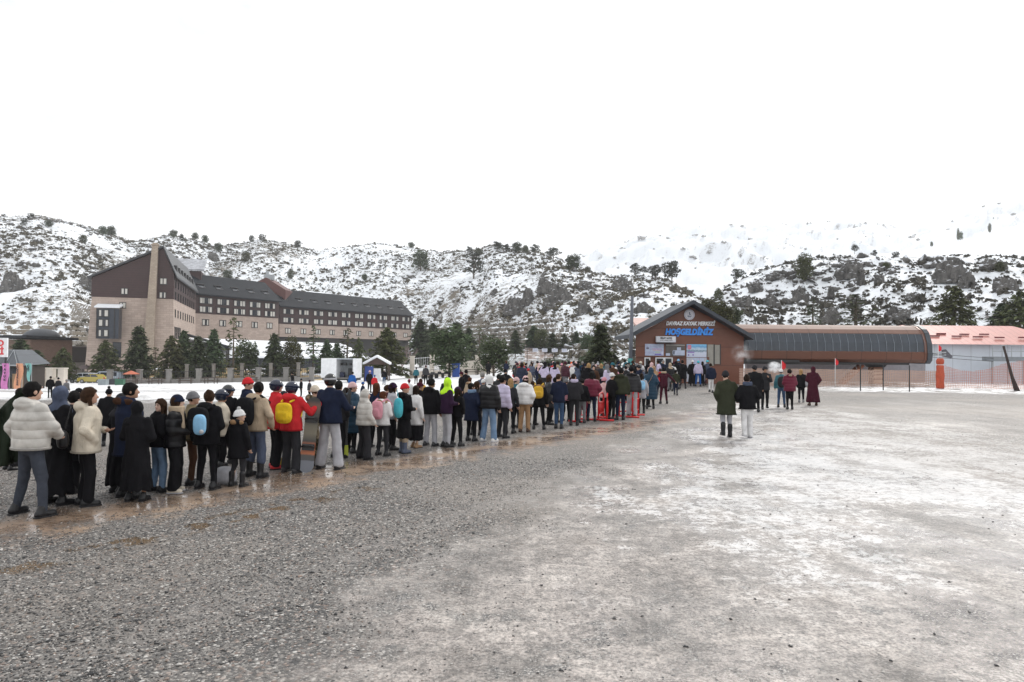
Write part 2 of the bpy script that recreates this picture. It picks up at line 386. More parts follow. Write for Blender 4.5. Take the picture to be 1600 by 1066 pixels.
# ================================================================== HILLS
def hill_material(name, snow=.62, scrub=(.10, .082, .06), rock=(.19, .175, .16), snowc=(.80, .83, .87), brown=True):
    m, nt, b = mat_nodes(name); L = nt.links.new
    geo = nt.nodes.new('ShaderNodeNewGeometry'); P = geo.outputs['Position']
    sp = nt.nodes.new('ShaderNodeSeparateXYZ'); L(P, sp.inputs[0])
    sn = nt.nodes.new('ShaderNodeSeparateXYZ'); L(geo.outputs['True Normal'], sn.inputs[0])
    big = noise(nt, P, .012, 4, .55); mid = noise(nt, P, .07, 5, .62)
    mp = nt.nodes.new('ShaderNodeMapping'); mp.inputs['Scale'].default_value = (1, 1, 1.4); L(P, mp.inputs[0])
    fine = noise(nt, mp.outputs[0], .36, 6, .76); vfine = noise(nt, P, 1.5, 3, .6)
    f = mth(nt, 'ADD', mth(nt, 'MULTIPLY', fine, .62), mth(nt, 'ADD', mth(nt, 'MULTIPLY', mid, .22), mth(nt, 'MULTIPLY', vfine, .28)))
    f = mth(nt, 'ADD', f, mth(nt, 'MULTIPLY', mth(nt, 'ADD', big, -.5), .45))
    # steep faces shed their snow
    steep = maprange(nt, sn.outputs[2], .80, .50)
    f = mth(nt, 'ADD', f, mth(nt, 'MULTIPLY', steep, .16))
    dark = maprange(nt, f, snow, snow + .06)
    sc = mixc(nt, maprange(nt, vfine, .4, .6), scrub, rock)
    if brown:
        sc = mixc(nt, mth(nt, 'MULTIPLY', maprange(nt, mid, .52, .62), .6), sc, (.13, .10, .06))
    L(mixc(nt, dark, snowc, sc), b.inputs['Base Color'])
    b.inputs['Roughness'].default_value = .8
    bump(nt, b, mth(nt, 'ADD', fine, mth(nt, 'MULTIPLY', dark, .5)), 1.2, .5)
    return m
def yh(x): return 551 + .0087 * (x - 800)
HILLS = {}
def hill(name, crest, x0, x1, Y0, Yc, zb, pw, back, amp, seed, mat, label, nt_=420, ns=170, terr=None, gul=6.0):
    """a slope whose skyline follows crest [(photo x, photo y)], rising from depth Y0 to depth Yc"""
    px = np.linspace(x0, x1, nt_)
    cx = [c[0] for c in crest]; cy = [c[1] for c in crest]
    t = (px - 800) / F
    el = (yh(px) - np.interp(px, cx, cy)) / F
    y0 = np.interp(px, [c[0] for c in Y0], [c[1] for c in Y0]); yc = np.interp(px, [c[0] for c in Yc], [c[1] for c in Yc])
    u = np.concatenate([np.linspace(0, 1, ns), 1 + np.linspace(.01, back, 24)])
    T, U = np.meshgrid(t, u); Y0a, U = np.broadcast_arrays(y0[None], U); Yca = np.broadcast_to(yc[None], U.shape)
    Y = Y0a + (Yca - Y0a) * U; X = T * Y
    zc = CAM_H + el * yc
    p = np.where(U <= 1, (1 - np.cos(math.pi * .5 * np.clip(U, 0, 1) ** pw * 1.0)) * .35 + .65 * np.sin(math.pi / 2 * np.clip(U, 0, 1) ** pw), 1 - (U - 1) * .8)
    zb_ = np.interp(px, [c[0] for c in zb], [c[1] for c in zb])[None]
    env = np.clip(U * 5, 0, 1) * np.clip(1.6 - U, .25, 1)
    n = (fbm(X / 45, Y / 45, seed=seed, oct=5) - .5) * amp * 2
    ridg = (1 - np.abs(2 * fbm(X / 30, Y / 60, seed=seed + 9, oct=4) - 1) - .7) * gul
    rough_ = (fbm(X / 5, Y / 5, seed=seed + 20, oct=3) - .5) * amp * .35
    nn = (n + ridg) * env
    fade = np.clip(np.abs(U - 1) * 6, .15, 1)
    base = zb_ + (zc[None] - zb_) * p
    Z = base + nn * fade + rough_ * env
    if terr:
        lo, hi, st = terr
        m_ = np.clip((hi - Z) / 4, 0, 1) * np.clip((Z - lo) / 2, 0, 1)
        q = Z / st; fr = q - np.floor(q); zt = (np.floor(q) + np.clip((fr - .72) / .28, 0, 1)) * st
        Z = Z * (1 - m_ * .8) + zt * m_ * .8
    # match the skyline: scale each column's rise so that its highest sight line is the crest's
    s = ((Z - CAM_H) / Y)[:ns + 4].max(0); k = np.where(s > .01, el / np.maximum(s, .01), 1)
    k = np.convolve(np.pad(k, 4, 'edge'), np.ones(9) / 9, 'valid')
    Z = np.where(Z > zb_, zb_ + (Z - zb_) * (1 + (k[None] - 1) * np.clip(U * 1.5, 0, 1)), Z)
    Z[0] -= 3
    idx = np.arange(X.size).reshape(X.shape)
    o = mesh_obj(name, np.stack([X, Y, Z], -1), gridfaces(idx), mat, smooth=True)
    tag(o, label, kind='structure')
    HILLS[name] = (px, y0, yc, X, Y, Z, U)
    return o
def on_hill(name, px, u=None, Y=None):
    """a point of the slope under photo column px at fraction u or depth Y"""
    P_, y0, yc, X, Y_, Z, U = HILLS[name]
    i = int(np.clip(np.searchsorted(P_, px), 1, len(P_) - 1))
    if Y is None: j = int(np.argmin(np.abs(U[:, i] - u)))
    else: j = int(np.argmin(np.abs(Y_[:, i] - Y)))
    return Vector((X[j, i], Y_[j, i], Z[j, i]))
def on_hill_px(name, x, y):
    """the point of the slope seen at photo pixel x, y"""
    P_, y0, yc, X, Y_, Z, U = HILLS[name]
    i = int(np.clip(np.searchsorted(P_, x), 1, len(P_) - 1))
    d = ray(x, y); el = d.z / d.y
    e = (Z[:, i] - CAM_H) / Y_[:, i]
    js = np.where(e >= el)[0]
    j = js[0] if len(js) else int(np.argmax(e))
    return Vector((X[j, i], Y_[j, i], Z[j, i]))

crestL = [(-300, 380), (-60, 345), (0, 338), (60, 336), (110, 347), (150, 359), (200, 376), (232, 374), (262, 365), (300, 374), (335, 385), (375, 379), (405, 373), (450, 381), (492, 391), (540, 385), (580, 380), (640, 386), (685, 393), (740, 391), (772, 382), (805, 387), (850, 396), (890, 412), (930, 427), (965, 432), (1000, 430), (1040, 437), (1075, 454), (1110, 478), (1150, 500), (1200, 520), (1300, 545)]
hm1 = hill_material("snowy_scrub_slope", snow=.578)
hill("hill", crestL, -300, 1300, [(-300, 165), (110, 170), (300, 262), (560, 268), (650, 268), (760, 205), (880, 140), (1000, 110), (1300, 110)], [(-300, 340), (200, 400), (500, 450), (650, 440), (800, 390), (1000, 300), (1300, 240)],
     [(-300, -4), (500, -5), (800, -1.5), (1300, 0)], 1.0, .8, 5.0, 31, hm1, "snowy scrub covered hillside rising behind the hotel and parking lot", nt_=620, ns=230, terr=(1, 14, 1.5))
crestR = [(1040, 500), (1080, 488), (1110, 470), (1130, 452), (1160, 436), (1200, 419), (1250, 407), (1300, 400), (1350, 396), (1400, 399), (1440, 403), (1500, 398), (1560, 400), (1600, 405), (1700, 420), (1900, 400)]
hm2 = hill_material("snowy_rocky_slope", snow=.60, scrub=(.075, .07, .06), rock=(.19, .18, .17), brown=False)
hill("rocky_hill", crestR, 1040, 1900, [(1040, 92), (1900, 88)], [(1040, 190), (1250, 200), (1900, 190)], [(1040, 0), (1900, 0)], 1.0, .9, 5.5, 77, hm2,
     "steep rocky snow streaked hill behind the lift station", nt_=420, ns=190, gul=9)
crestM = [(500, 470), (800, 425), (880, 405), (940, 390), (1000, 368), (1060, 352), (1150, 350), (1250, 348), (1330, 345), (1400, 352), (1450, 350), (1500, 335), (1560, 316), (1610, 312), (1700, 300), (2000, 310)]
hm3 = hill_material("far_snowfield", snow=.735, scrub=(.26, .24, .23), rock=(.32, .31, .31), snowc=(.72, .75, .79), brown=False)  # scrub and rock paled: distance haze partly painted into their colours
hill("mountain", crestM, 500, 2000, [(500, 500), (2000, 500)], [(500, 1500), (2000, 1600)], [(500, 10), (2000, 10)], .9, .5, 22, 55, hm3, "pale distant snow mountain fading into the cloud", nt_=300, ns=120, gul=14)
crestS = [(1180, 420), (1250, 410), (1350, 400), (1430, 390), (1480, 381), (1540, 366), (1600, 348), (1680, 330), (2000, 300)]
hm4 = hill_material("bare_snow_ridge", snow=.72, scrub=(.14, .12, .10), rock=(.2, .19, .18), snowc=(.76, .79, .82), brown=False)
hill("ridge", crestS, 1180, 2000, [(1180, 230), (2000, 230)], [(1180, 620), (2000, 640)], [(1180, 5), (2000, 5)], .9, .5, 6, 99, hm4, "smooth snow covered ridge sloping up at the right behind the rocky hill", nt_=200, ns=90, gul=5)
# ================================================================== BUILDINGS
def text_mesh(name, body, size, mat, parent, loc, rot, extrude=.02, shear=0, offset=0, align='CENTER', spacing=1.0, width=None):
    cu = bpy.data.curves.new(name, 'FONT'); cu.body = body; cu.size = size; cu.extrude = extrude; cu.shear = shear; cu.offset = offset
    cu.align_x = align; cu.align_y = 'CENTER'; cu.space_character = spacing; cu.resolution_u = 3
    tmp = bpy.data.objects.new(name, cu)
    me = bpy.data.meshes.new_from_object(tmp); bpy.data.objects.remove(tmp)
    if width:
        xs_ = [v.co.x for v in me.vertices]; k = width / (max(xs_) - min(xs_))
        for v in me.vertices: v.co.x *= k
    me.materials.clear(); me.materials.append(mat); me.name = name
    o = bpy.data.objects.new(name, me); COL.objects.link(o); o.parent = parent; o.location = loc; o.rotation_euler = rot
    return o
def striped(name, c, axis=0, freq=2.0, dark=.55, width=.1, rough=.5, var=.15, wob=0, metal=0):
    """panels with thin seams, every 1/freq metres of object space"""
    m, nt, b = mat_nodes(name); L = nt.links.new
    tc = nt.nodes.new('ShaderNodeTexCoord'); s = nt.nodes.new('ShaderNodeSeparateXYZ'); L(tc.outputs['Object'], s.inputs[0])
    v = mth(nt, 'FRACT', mth(nt, 'MULTIPLY', s.outputs[axis], freq))
    seam = mth(nt, 'LESS_THAN', v, width)
    f = noise(nt, tc.outputs['Object'], 1.2, 5, .65)
    base = ramp(nt, f, [(.25, tuple(x * (1 - var) for x in c)), (.75, tuple(min(1, x * (1 + var)) for x in c))])
    L(mixc(nt, mth(nt, 'MULTIPLY', seam, dark), base, (.015, .013, .013)), b.inputs['Base Color'])
    b.inputs['Roughness'].default_value = rough; b.inputs['Metallic'].default_value = metal
    bump(nt, b, mth(nt, 'SUBTRACT', 1, seam), .02, .5)
    return m
def stone_mat(name, c, bh=.42, bw=1.1, dark=.75):
    m, nt, b = mat_nodes(name); L = nt.links.new
    tc = nt.nodes.new('ShaderNodeTexCoord'); s = nt.nodes.new('ShaderNodeSeparateXYZ'); L(tc.outputs['Object'], s.inputs[0])
    cb = nt.nodes.new('ShaderNodeCombineXYZ'); L(mth(nt, 'ADD', s.outputs[0], mth(nt, 'MULTIPLY', s.outputs[1], .93)), cb.inputs[0]); L(s.outputs[2], cb.inputs[1])
    br = nt.nodes.new('ShaderNodeTexBrick'); L(cb.outputs[0], br.inputs[0]); br.inputs['Scale'].default_value = 1
    br.inputs['Brick Width'].default_value = bw; br.inputs['Row Height'].default_value = bh; br.inputs['Mortar Size'].default_value = .02
    br.inputs['Color1'].default_value = (*c, 1); br.inputs['Color2'].default_value = (*[x * .8 for x in c], 1); br.inputs['Mortar'].default_value = (*[x * dark * .8 for x in c], 1)
    f = noise(nt, tc.outputs['Object'], .5, 5, .65)
    L(mixc(nt, mth(nt, 'MULTIPLY', maprange(nt, f, .35, .7), .35), br.outputs[0], tuple(x * .62 for x in c)), b.inputs['Base Color'])
    b.inputs['Roughness'].default_value = .85; bump(nt, b, br.outputs['Fac'], .03, -.5)
    return m
STONE = stone_mat("hotel_stone", (.50, .40, .345)); STONE_D = stone_mat("chimney_stone", (.44, .36, .29), .3, .6)
BRICKY = stone_mat("brown_brick", (.20, .13, .10), .25, .5)
CLAD = striped("brown_metal_cladding", (.048, .023, .023), 2, 2.2, .6, .12, .55)
ROOF = striped("dark_standing_seam_roof", (.020, .023, .029), 0, 1.3, .6, .12, .75); ROOF.node_tree.nodes["Principled BSDF"].inputs["Specular IOR Level"].default_value = .2
GLASS = plain("dark_window_glass", (.03, .035, .045), .08, 0, .3)
CURT = plain("pale_curtain", (.58, .56, .52), .9)
FRAME = plain("dark_frame", (.03, .028, .03), .5)
WHITE = plain("white_paint", (.72, .73, .75), .5); SNOW = plain("snow_cover", (.82, .84, .88), .7, 0, .03, bumpd=.02)
CREAM = plain("cream_render", (.55, .50, .44), .9, 0, .15, .8)
CONC = plain("grey_concrete", (.20, .19, .18), .9, 0, .2, .7)
BLACKM = plain("black_metal", (.02, .02, .022), .5)
STEEL = plain("galvanised_steel", (.35, .37, .39), .4, .6)
RUST = plain("rust_brown_steel", (.25, .09, .045), .6)

def frame_of(p0, p1):
    d = (Vector(p1) - Vector(p0)); L_ = d.xy.length; phi = math.atan2(d.y, d.x)
    return L_, phi, Matrix.Rotation(phi, 4, 'Z')
WPROTO = {}
def win_proto(kind):
    if kind in WPROTO: return WPROTO[kind]
    wd, ht, nl, cur = {'double': (2.6, 1.35, 4, 1), 'single': (1.3, 1.35, 2, 1), 'slit': (.8, 1.5, 1, 0), 'sky': (1.1, 1.0, 1, 0), 'tall': (1.7, 3.6, 2, 0), 'arch': (1.3, 2.2, 1, 0)}[kind]
    fr, pn, cu = MB(), MB(), MB(); t = .12
    fr.box((0, -.04, ht / 2), (wd + 2 * t, .10, t)); fr.box((0, -.04, -ht / 2), (wd + 2 * t, .14, t))
    for i in range(nl + 1): fr.box((-wd / 2 + wd * i / nl, -.042, 0), (t * .8, .094, ht - t))
    pn.box((0, .0, 0), (wd, .06, ht))
    if cur:
        cw = wd * .33
        cu.box((0, -.040, 0), (cw, .012, ht * .86))
    if kind == 'sky': fr.box((0, -.15, ht / 2 + .1), (wd + .5, .35, .12))
    r = [fr, pn, cu if cur else None]
    me = []
    for mb, mt in zip(r, (FRAME, GLASS, CURT)):
        if mb is None: me.append(None); continue
        d = bpy.data.meshes.new('window'); d.from_pydata(mb.v, [], mb.f); d.materials.append(mt); d.update(); me.append(d)
    WPROTO[kind] = me; return me
def window(parent, kind, loc, rz, rx=0, scale=1, curtain=None):
    a, b_, c = win_proto(kind)
    o = bpy.data.objects.new('window', a); COL.objects.link(o); o.parent = parent; o.location = loc
    o.rotation_euler = (rx, 0, rz); o.scale = (scale,) * 3 if not isinstance(scale, tuple) else scale
    p = bpy.data.objects.new('pane', b_); COL.objects.link(p); p.parent = o
    if c and (curtain is None or curtain):
        wd = {'double': 2.6}.get(kind, 1.3)
        for sx in (-1, 1):
            q = bpy.data.objects.new('curtain', c); COL.objects.link(q); q.parent = o; k_ = random.choice((.6, .85, 1, 1, 1.25)); q.scale.x = k_; q.location.x = sx * (wd / 2 - wd * .33 * k_ / 2 - .08)
    return o
hotel = empty('hotel_building', (0, 0, 0), 0, "large mountain hotel with stone base, brown cladding and dark metal roof", 'hotel')
def local_box(parent, name, p0, phi, L_, dpt, z0, z1, mat, x0=0, y0=0):
    o = MB().box((x0 + L_ / 2, y0 + dpt / 2, (z0 + z1) / 2), (L_, dpt, z1 - z0)).build(name, mat, parent)
    o.location = (p0[0], p0[1], 0); o.rotation_euler = (0, 0, phi); return o
def wing(p0, p1, zbase, zstone, zeave, zridge, nwin, rows, off0, skyz, hotel=hotel, stone_lo=None):
    L_, phi, M = frame_of((*p0, 0), (*p1, 0))
    local_box(hotel, 'stone_wall', p0, phi, L_, 13, zbase, zstone, STONE)
    local_box(hotel, 'cladding', p0, phi, L_ + .1, 13.2, zstone, zeave, CLAD, -.05, -.08)
    sl = MB()                                                        # pitched roof, gable ends closed
    a = [(-.5, -.9, zeave - .25), (L_ + .5, -.9, zeave - .25), (L_ + .5, 6.2, zridge), (-.5, 6.2, zridge), (-.5, 14, zeave - .25), (L_ + .5, 14, zeave - .25)]
    b = [(x, y, z + .35) for x, y, z in a]
    sl.add(a + b, [(6, 7, 8, 9), (9, 8, 11, 10), (0, 1, 7, 6), (0, 3, 2, 1), (3, 4, 5, 2), (4, 10, 11, 5), (0, 6, 9, 3), (3, 9, 10, 4), (1, 2, 8, 7), (2, 5, 11, 8)])
    r_ = sl.build('roof', ROOF, hotel); r_.location = (*p0, 0); r_.rotation_euler = (0, 0, phi)
    for x in (.0, L_): o = MB().add([(x, 0, zeave), (x, 6.2, zridge - .1), (x, 13, zeave)], [(0, 1, 2)]).build('gable', CLAD, hotel); o.location = (*p0, 0); o.rotation_euler = (0, 0, phi)
    bay = (L_ - off0 * 2) / (nwin - 1)
    for (z, kind) in rows:
        for i in range(nwin):
            x = off0 + bay * i
            v = M @ Vector((x, -.10 if kind == 'double' else 0, z)) + Vector((*p0, 0))
            window(hotel, kind, v, phi, 0, (1.42, 1, 1.12))
    ang = math.atan2(zridge - zeave + .25, 7.1)
    for i in range(nwin):
        x = off0 + bay * i; fr_ = (skyz - zeave) / (zridge - zeave)
        v = M @ Vector((x, -.9 + 7.1 * fr_, zeave + .1 + (zridge - zeave + .25) * fr_)) + Vector((*p0, 0))
        window(hotel, 'sky', v, phi, -(math.pi / 2 - ang), (1.5, 1, 1.2))
    return L_, phi, M
S1a, S1b = (-79.2, 170), (-66.5, 194); S2a, S2b = (-69.0, 202.5), (-37, 250)
wing(S1a, S1b, -6, 11.4, 16.2, 21.6, 5, [(14.7, 'double'), (12.5, 'double'), (9.2, 'single')], 3.2, 18.2)
L2, phi2, M2 = wing(S2a, S2b, 6.4, 10.2, 15.4, 20.8, 10, [(14.0, 'double'), (11.4, 'double'), (8.2, 'single')], 3.0, 17.6)
local_box(hotel, 'arcade', S2a, phi2, L2 - .4, 12, -5, 6.4, FRAME, .2, 1.2)
# left gable block
TH = R(19); U_ = Vector((math.cos(TH), math.sin(TH), 0)); V_ = Vector((-math.sin(TH), math.cos(TH), 0)); A_ = Vector((-66.1, 133, 0)); Wd = 13.9; Ld = 38
P0 = A_ - U_ * Wd
def blk(name, mat, pts_b, pts_t):
    o = MB().hexa(pts_b, pts_t).build(name, mat, hotel); o.location = P0; o.rotation_euler = (0, 0, TH); return o
blk('stone_wall', STONE, [(-1.1, -.5, -6), (Wd + .35, -.5, -6), (Wd + .35, Ld, -6), (-1.1, Ld, -6)], [(0, 0, 12.1), (Wd, 0, 12.1), (Wd, Ld, 12.1), (0, Ld, 12.1)])
ax = Wd * .865
ring = lambda y: [(-.06, y, 12.1), (Wd + .06, y, 12.1), (Wd + .06, y, 17.0), (ax, y, 21.9), (-.06, y, 15.7)]
o = MB().add(ring(-.08) + ring(Ld), [(0, 1, 2, 3, 4), (9, 8, 7, 6, 5), (0, 5, 6, 1), (1, 6, 7, 2), (2, 7, 8, 3), (3, 8, 9, 4), (4, 9, 5, 0)]).build('cladding', CLAD, hotel); o.location = P0; o.rotation_euler = (0, 0, TH)
e = [(-.7, 15.45), (ax, 22.0), (Wd + .6, 16.2)]
vs = []
for y in (-.5, Ld + .3):
    for (x, z) in e: vs += [(x, y, z), (x, y, z + .4)]
o = MB().add(vs, [(1, 3, 9, 7), (3, 5, 11, 9), (0, 1, 7, 6), (5, 4, 10, 11), (0, 2, 3, 1), (2, 4, 5, 3), (0, 6, 8, 2), (2, 8, 10, 4), (6, 7, 9, 8), (8, 9, 11, 10)]).build('roof', striped("dark_roof_left", (.045, .048, .055), 1, 1.3, .5, .12, .5), hotel); o.location = P0; o.rotation_euler = (0, 0, TH)
ch = blk('chimney', STONE_D, [(8.55, -1.3, -6), (10.6, -1.3, -6), (10.6, .3, -6), (8.55, .3, -6)], [(10.1, -.75, 22.3), (11.15, -.75, 22.3), (11.15, .3, 22.3), (10.1, .3, 22.3)])
cc = MB().box((10.62, -.22, 22.45), (1.35, 1.4, .25)).box((10.62, -.22, 22.7), (.8, .9, .25)).build('chimney_cap', STONE_D, hotel); cc.parent = ch
def blkw(x, z, kind, y=-.1, sc=1): return window(hotel, kind, P0 + U_ * x + V_ * y + Vector((0, 0, z)), TH, 0, sc, curtain=kind == 'single')
blkw(5.45, 13.3, 'single', -.1, .85); blkw(5.2, 10.6, 'single', -.1, .8); blkw(12.1, 15.5, 'single', -.1, .9); blkw(12.0, 12.8, 'single', -.1, .85)
blkw(4.4, 2.1, 'tall', -.32, .8)
for i in range(9):
    yb = 2.2 + i * 3.9
    for z, k, xo in ((15.2, 'slit', .08), (12.9, 'slit', .08), (9.4, 'slit', .06)):
        window(hotel, k, P0 + U_ * (Wd + xo) + V_ * yb + Vector((0, 0, z)), TH + math.pi / 2)
for i in range(4):
    window(hotel, 'arch', P0 + U_ * (Wd + .12) + V_ * (1.8 + i * 2.4) + Vector((0, 0, 5.6)), TH + math.pi / 2)
dm = MB()
for i in range(7):
    yb = 4 + i * 4.6; dm.box((Wd - .55, yb, 18.5), (1.3, 1.9, 1.1))
o = dm.build('dormer', FRAME, hotel); o['kind'] = 'stuff'; o.location = P0; o.rotation_euler = (0, 0, TH)
# glazed bay with a snowy lean-to roof
bay = MB().box((3.25, -1.5, 7.0), (3.7, 2.6, 5.6)).build('bay', plain("blue_black_panel", (.03, .038, .055), .3), hotel); bay.location = P0; bay.rotation_euler = (0, 0, TH)
for z in (5.2, 7.1, 8.9):
    window(bay, 'single', (2.6, -2.84, z), 0, 0, (1.25, 1, .95), curtain=True)
bl = MB().box((1.5, -2.86, 7.0), (.14, .12, 5.6)).box((4.4, -2.86, 7.0), (.14, .12, 5.6)).build('bay_post', FRAME, hotel); bl.parent = bay
br_ = MB().hexa([(1.1, -3.1, 9.9), (5.3, -3.1, 9.9), (5.3, -.2, 10.5), (1.1, -.2, 10.5)], [(1.1, -3.1, 10.15), (5.3, -3.1, 10.15), (5.3, -.2, 10.8), (1.1, -.2, 10.8)]).build('bay_roof', SNOW, hotel); br_.parent = bay
# lift tower and stair head behind
o = MB().box((0, 0, 8.3), (6.2, 6, 28.6)).build('lift_tower', CLAD, hotel); c = at(296, 430, 178); o.location = (c.x, c.y, 0); o.rotation_euler = (0, 0, TH)
o2 = MB().hexa([(-4.4, -3.4, 22.6), (3.8, -3.4, 22.6), (3.8, 3.4, 26), (-4.4, 3.4, 26)], [(-4.4, -3.4, 23.0), (3.8, -3.4, 23.0), (3.8, 3.4, 26.4), (-4.4, 3.4, 26.4)]).build('tower_roof', plain("grey_snow_dusted_roof", (.34, .35, .38), .6, 0, .4, 1), hotel); o2.location = o.location; o2.rotation_euler = (0, 0, TH)
# red brown roof stage behind the first wing
c = at(410, 440, 206)
o = MB().add([(-9, 0, 15), (7, 0, 15), (7, 0, 20.6), (1, 0, 24.3), (-9, 0, 19.2), (-9, 8, 15), (7, 8, 15), (7, 8, 20.6), (1, 8, 24.3), (-9, 8, 19.2)],
             [(0, 1, 2, 3, 4), (9, 8, 7, 6, 5), (0, 5, 6, 1), (1, 6, 7, 2), (2, 7, 8, 3), (3, 8, 9, 4), (4, 9, 5, 0)]).build('stair_head', plain("red_brown_cladding", (.11, .045, .04), .6), hotel); o.location = (c.x, c.y, 0)
o3 = MB().box((1, 3, 24.6), (2.6, 2, 1.6)).tube([(.4, 3, 25), (.4, 3, 26.6)], .5, 8).build('roof_vent', STEEL, hotel); o3.location = o.location

# snow roofed pool hall in front of the wings
ph = empty('pool_hall', (0, 0, 0), 0, "long low pool hall with a snow covered roof in front of the hotel", 'hall')
a, b = at(318, 560, 148), at(572, 560, 180)
L_, phi, M = frame_of((a.x, a.y, 0), (b.x, b.y, 0)); p0 = (a.x, a.y)
local_box(ph, 'wall', p0, phi, L_, 9, -6, .8, plain("hall_render", (.30, .27, .25), .9))
local_box(ph, 'glazing', p0, phi, L_ - .6, .2, -3.2, .6, GLASS, .3, -.15)
o = MB().hexa([(-.6, -1, .6), (L_ + .6, -1, .2), (L_ - 1, 9, 3.9), (-.6, 9, 4.6)], [(-.6, -1, 1.05), (L_ + .6, -1, .65), (L_ - 1, 9, 4.3), (-.6, 9, 5.0)]).build('roof', SNOW, ph); o.location = (*p0, 0); o.rotation_euler = (0, 0, phi)
for i in range(14): window(o, 'sky', (2 + i * (L_ - 4) / 13, 2.6, 2.05), 0, -R(70), .7)
pm = MB()
for i in range(24): pm.box((.3 + i * (L_ - .6) / 23, -.3, -1.2), (.14, .1, 3.8))
o = pm.build('mullions', FRAME, ph); o.location = (*p0, 0); o.rotation_euler = (0, 0, phi)
# dark canopy in front of the side wall
cn = empty('entrance_canopy', (0, 0, 0), 0, "dark sloping entrance canopy at the inner corner of the hotel", 'canopy')
c0 = P0 + U_ * (Wd + .5) + V_ * 10
o = MB().hexa([(0, 0, 5.4), (9, 0, 2.6), (9, 12, 2.6), (0, 12, 5.4)], [(0, 0, 5.8), (9, 0, 3.0), (9, 12, 3.0), (0, 12, 5.8)]).build('roof', ROOF, cn); o.location = c0; o.rotation_euler = (0, 0, TH)
for xx in (8.6,):
    for yy in (.4, 6, 11.6): o = MB().box((xx, yy, -1), (.35, .35, 7.4)).build('post', FRAME, cn); o.location = c0; o.rotation_euler = (0, 0, TH)

# brown brick annex with a dome, far left
an = empty('brick_annex', (0, 0, 0), 0, "low brown brick annex with a flat dark roof left of the hotel", 'annex')
a = at(47, 560, 134); b = at(136, 560, 146)
L_, phi, M = frame_of((a.x, a.y, 0), (b.x, b.y, 0)); p0 = (a.x, a.y)
local_box(an, 'wall', p0, phi, L_ * .72, 10, -6, 4.0, BRICKY)
local_box(an, 'entrance', p0, phi, L_ * .3, 9, -6, 2.9, CONC, L_ * .72, .4)
local_box(an, 'loggia', p0, phi, L_ * .26, .3, -.6, 2.6, FRAME, L_ * .73, .08)
o = MB().hexa([(-1.6, -1.1, 4.3), (L_ * .76, -1.1, 4.0), (L_ * .76, 11, 4.0), (-1.6, 11, 4.3)], [(-1.6, -1.1, 4.8), (L_ * .76, -1.1, 4.5), (L_ * .76, 11, 4.5), (-1.6, 11, 4.8)]).build('roof', ROOF, an); o.location = (*p0, 0); o.rotation_euler = (0, 0, phi)
vs = []; fs = []
for i in range(7):
    a_ = math.pi / 2 * i / 6
    for k in range(16): t = 2 * math.pi * k / 16; vs.append((6.2 + 3.4 * math.cos(a_) * math.cos(t), 5 + 3.4 * math.cos(a_) * math.sin(t), 4.5 + 1.9 * math.sin(a_)))
for i in range(6):
    for k in range(16): fs.append((i * 16 + k, i * 16 + (k + 1) % 16, (i + 1) * 16 + (k + 1) % 16, (i + 1) * 16 + k))
o = mesh_obj('dome', vs, fs, plain("dark_dome", (.04, .045, .055), .5), an, True); o.location = (*p0, 0); o.rotation_euler = (0, 0, phi)

# ------------------------------------------------------------------ ticket building
WOOD = striped("copper_brown_panel", (.165, .058, .034), 2, .72, .45, .03, .42, .14)
FASC = plain("dark_grey_fascia", (.040, .048, .062), .55)
YT = 52.0
tk = empty('ticket_building', (0, 0, 0), 0, "brown gabled ticket building with welcome lettering at the head of the queue", 'building')
xl, xr, xa = at(993, 560, YT).x, at(1162, 560, YT).x, at(1078, 480, YT).x
zl, za = at(995, 533, YT).z, at(1078, 477, YT).z
zle, zre = at(983, 527, YT).z, at(1177, 529, YT).z
wl_h = 3.05
def zr_(x):  # underside of the roof
    return za - (xa - x) * (za - zle) / (xa - at(983, 527, YT).x) if x < xa else za - (x - xa) * (za - zre) / (at(1177, 529, YT).x - xa)
DP = 5.6
pts = [(xl, -.6), (xr, -.6), (xr, zr_(xr) - .1), (xa, za - .1), (xl, zr_(xl) - .1)]
o = MB().add([(x, YT, z) for x, z in pts] + [(x + (1.2 if x == xl else 0), YT + DP, z) for x, z in pts], [(0, 1, 2, 3, 4), (9, 8, 7, 6, 5), (0, 5, 6, 1), (1, 6, 7, 2), (2, 7, 8, 3), (3, 8, 9, 4), (4, 9, 5, 0)]).build('wall', WOOD, tk)
x0, x1 = at(983, 527, YT - 1.1).x, at(1178, 529, YT - 1.1).x
vs = []
for y in (YT - 1.1, YT + DP + .5):
    for (x, z) in ((x0, zle - .12), (xa, za + .02), (x1, zre - .12)): vs += [(x, y, z), (x, y, z + .30)]
MB().add(vs, [(1, 3, 9, 7), (3, 5, 11, 9), (0, 1, 7, 6), (5, 4, 10, 11), (0, 2, 3, 1), (2, 4, 5, 3), (0, 6, 8, 2), (2, 8, 10, 4), (6, 7, 9, 8), (8, 9, 11, 10)]).build('roof', FASC, tk)
BLUE = plain("blue_lettering", (.045, .30, .90), .4, 0, .02); WL = plain("white_lettering", (.85, .86, .9), .4, 0, .02); DKL = plain("black_lettering", (.02, .02, .03), .5); REDL = plain("red_lettering", (.65, .03, .04), .5)
def T(body, px, py, wpx, size, mat, ex=.04, shear=.25, off=.0, Y=YT - .06, parent=tk, name='lettering', rz=0):
    c = at(px, py, Y); return text_mesh(name, body, size, mat, parent, c, (R(90), 0, rz), ex, shear, off, width=wpx / F * Y)
T("DAVRAZ KAYAK MERKEZİ", 1078.5, 506.0, 77, .40, WL, off=.017)
T("HOŞGELDİNİZ", 1076, 519.3, 76, .62, BLUE, .07, .2, .034)
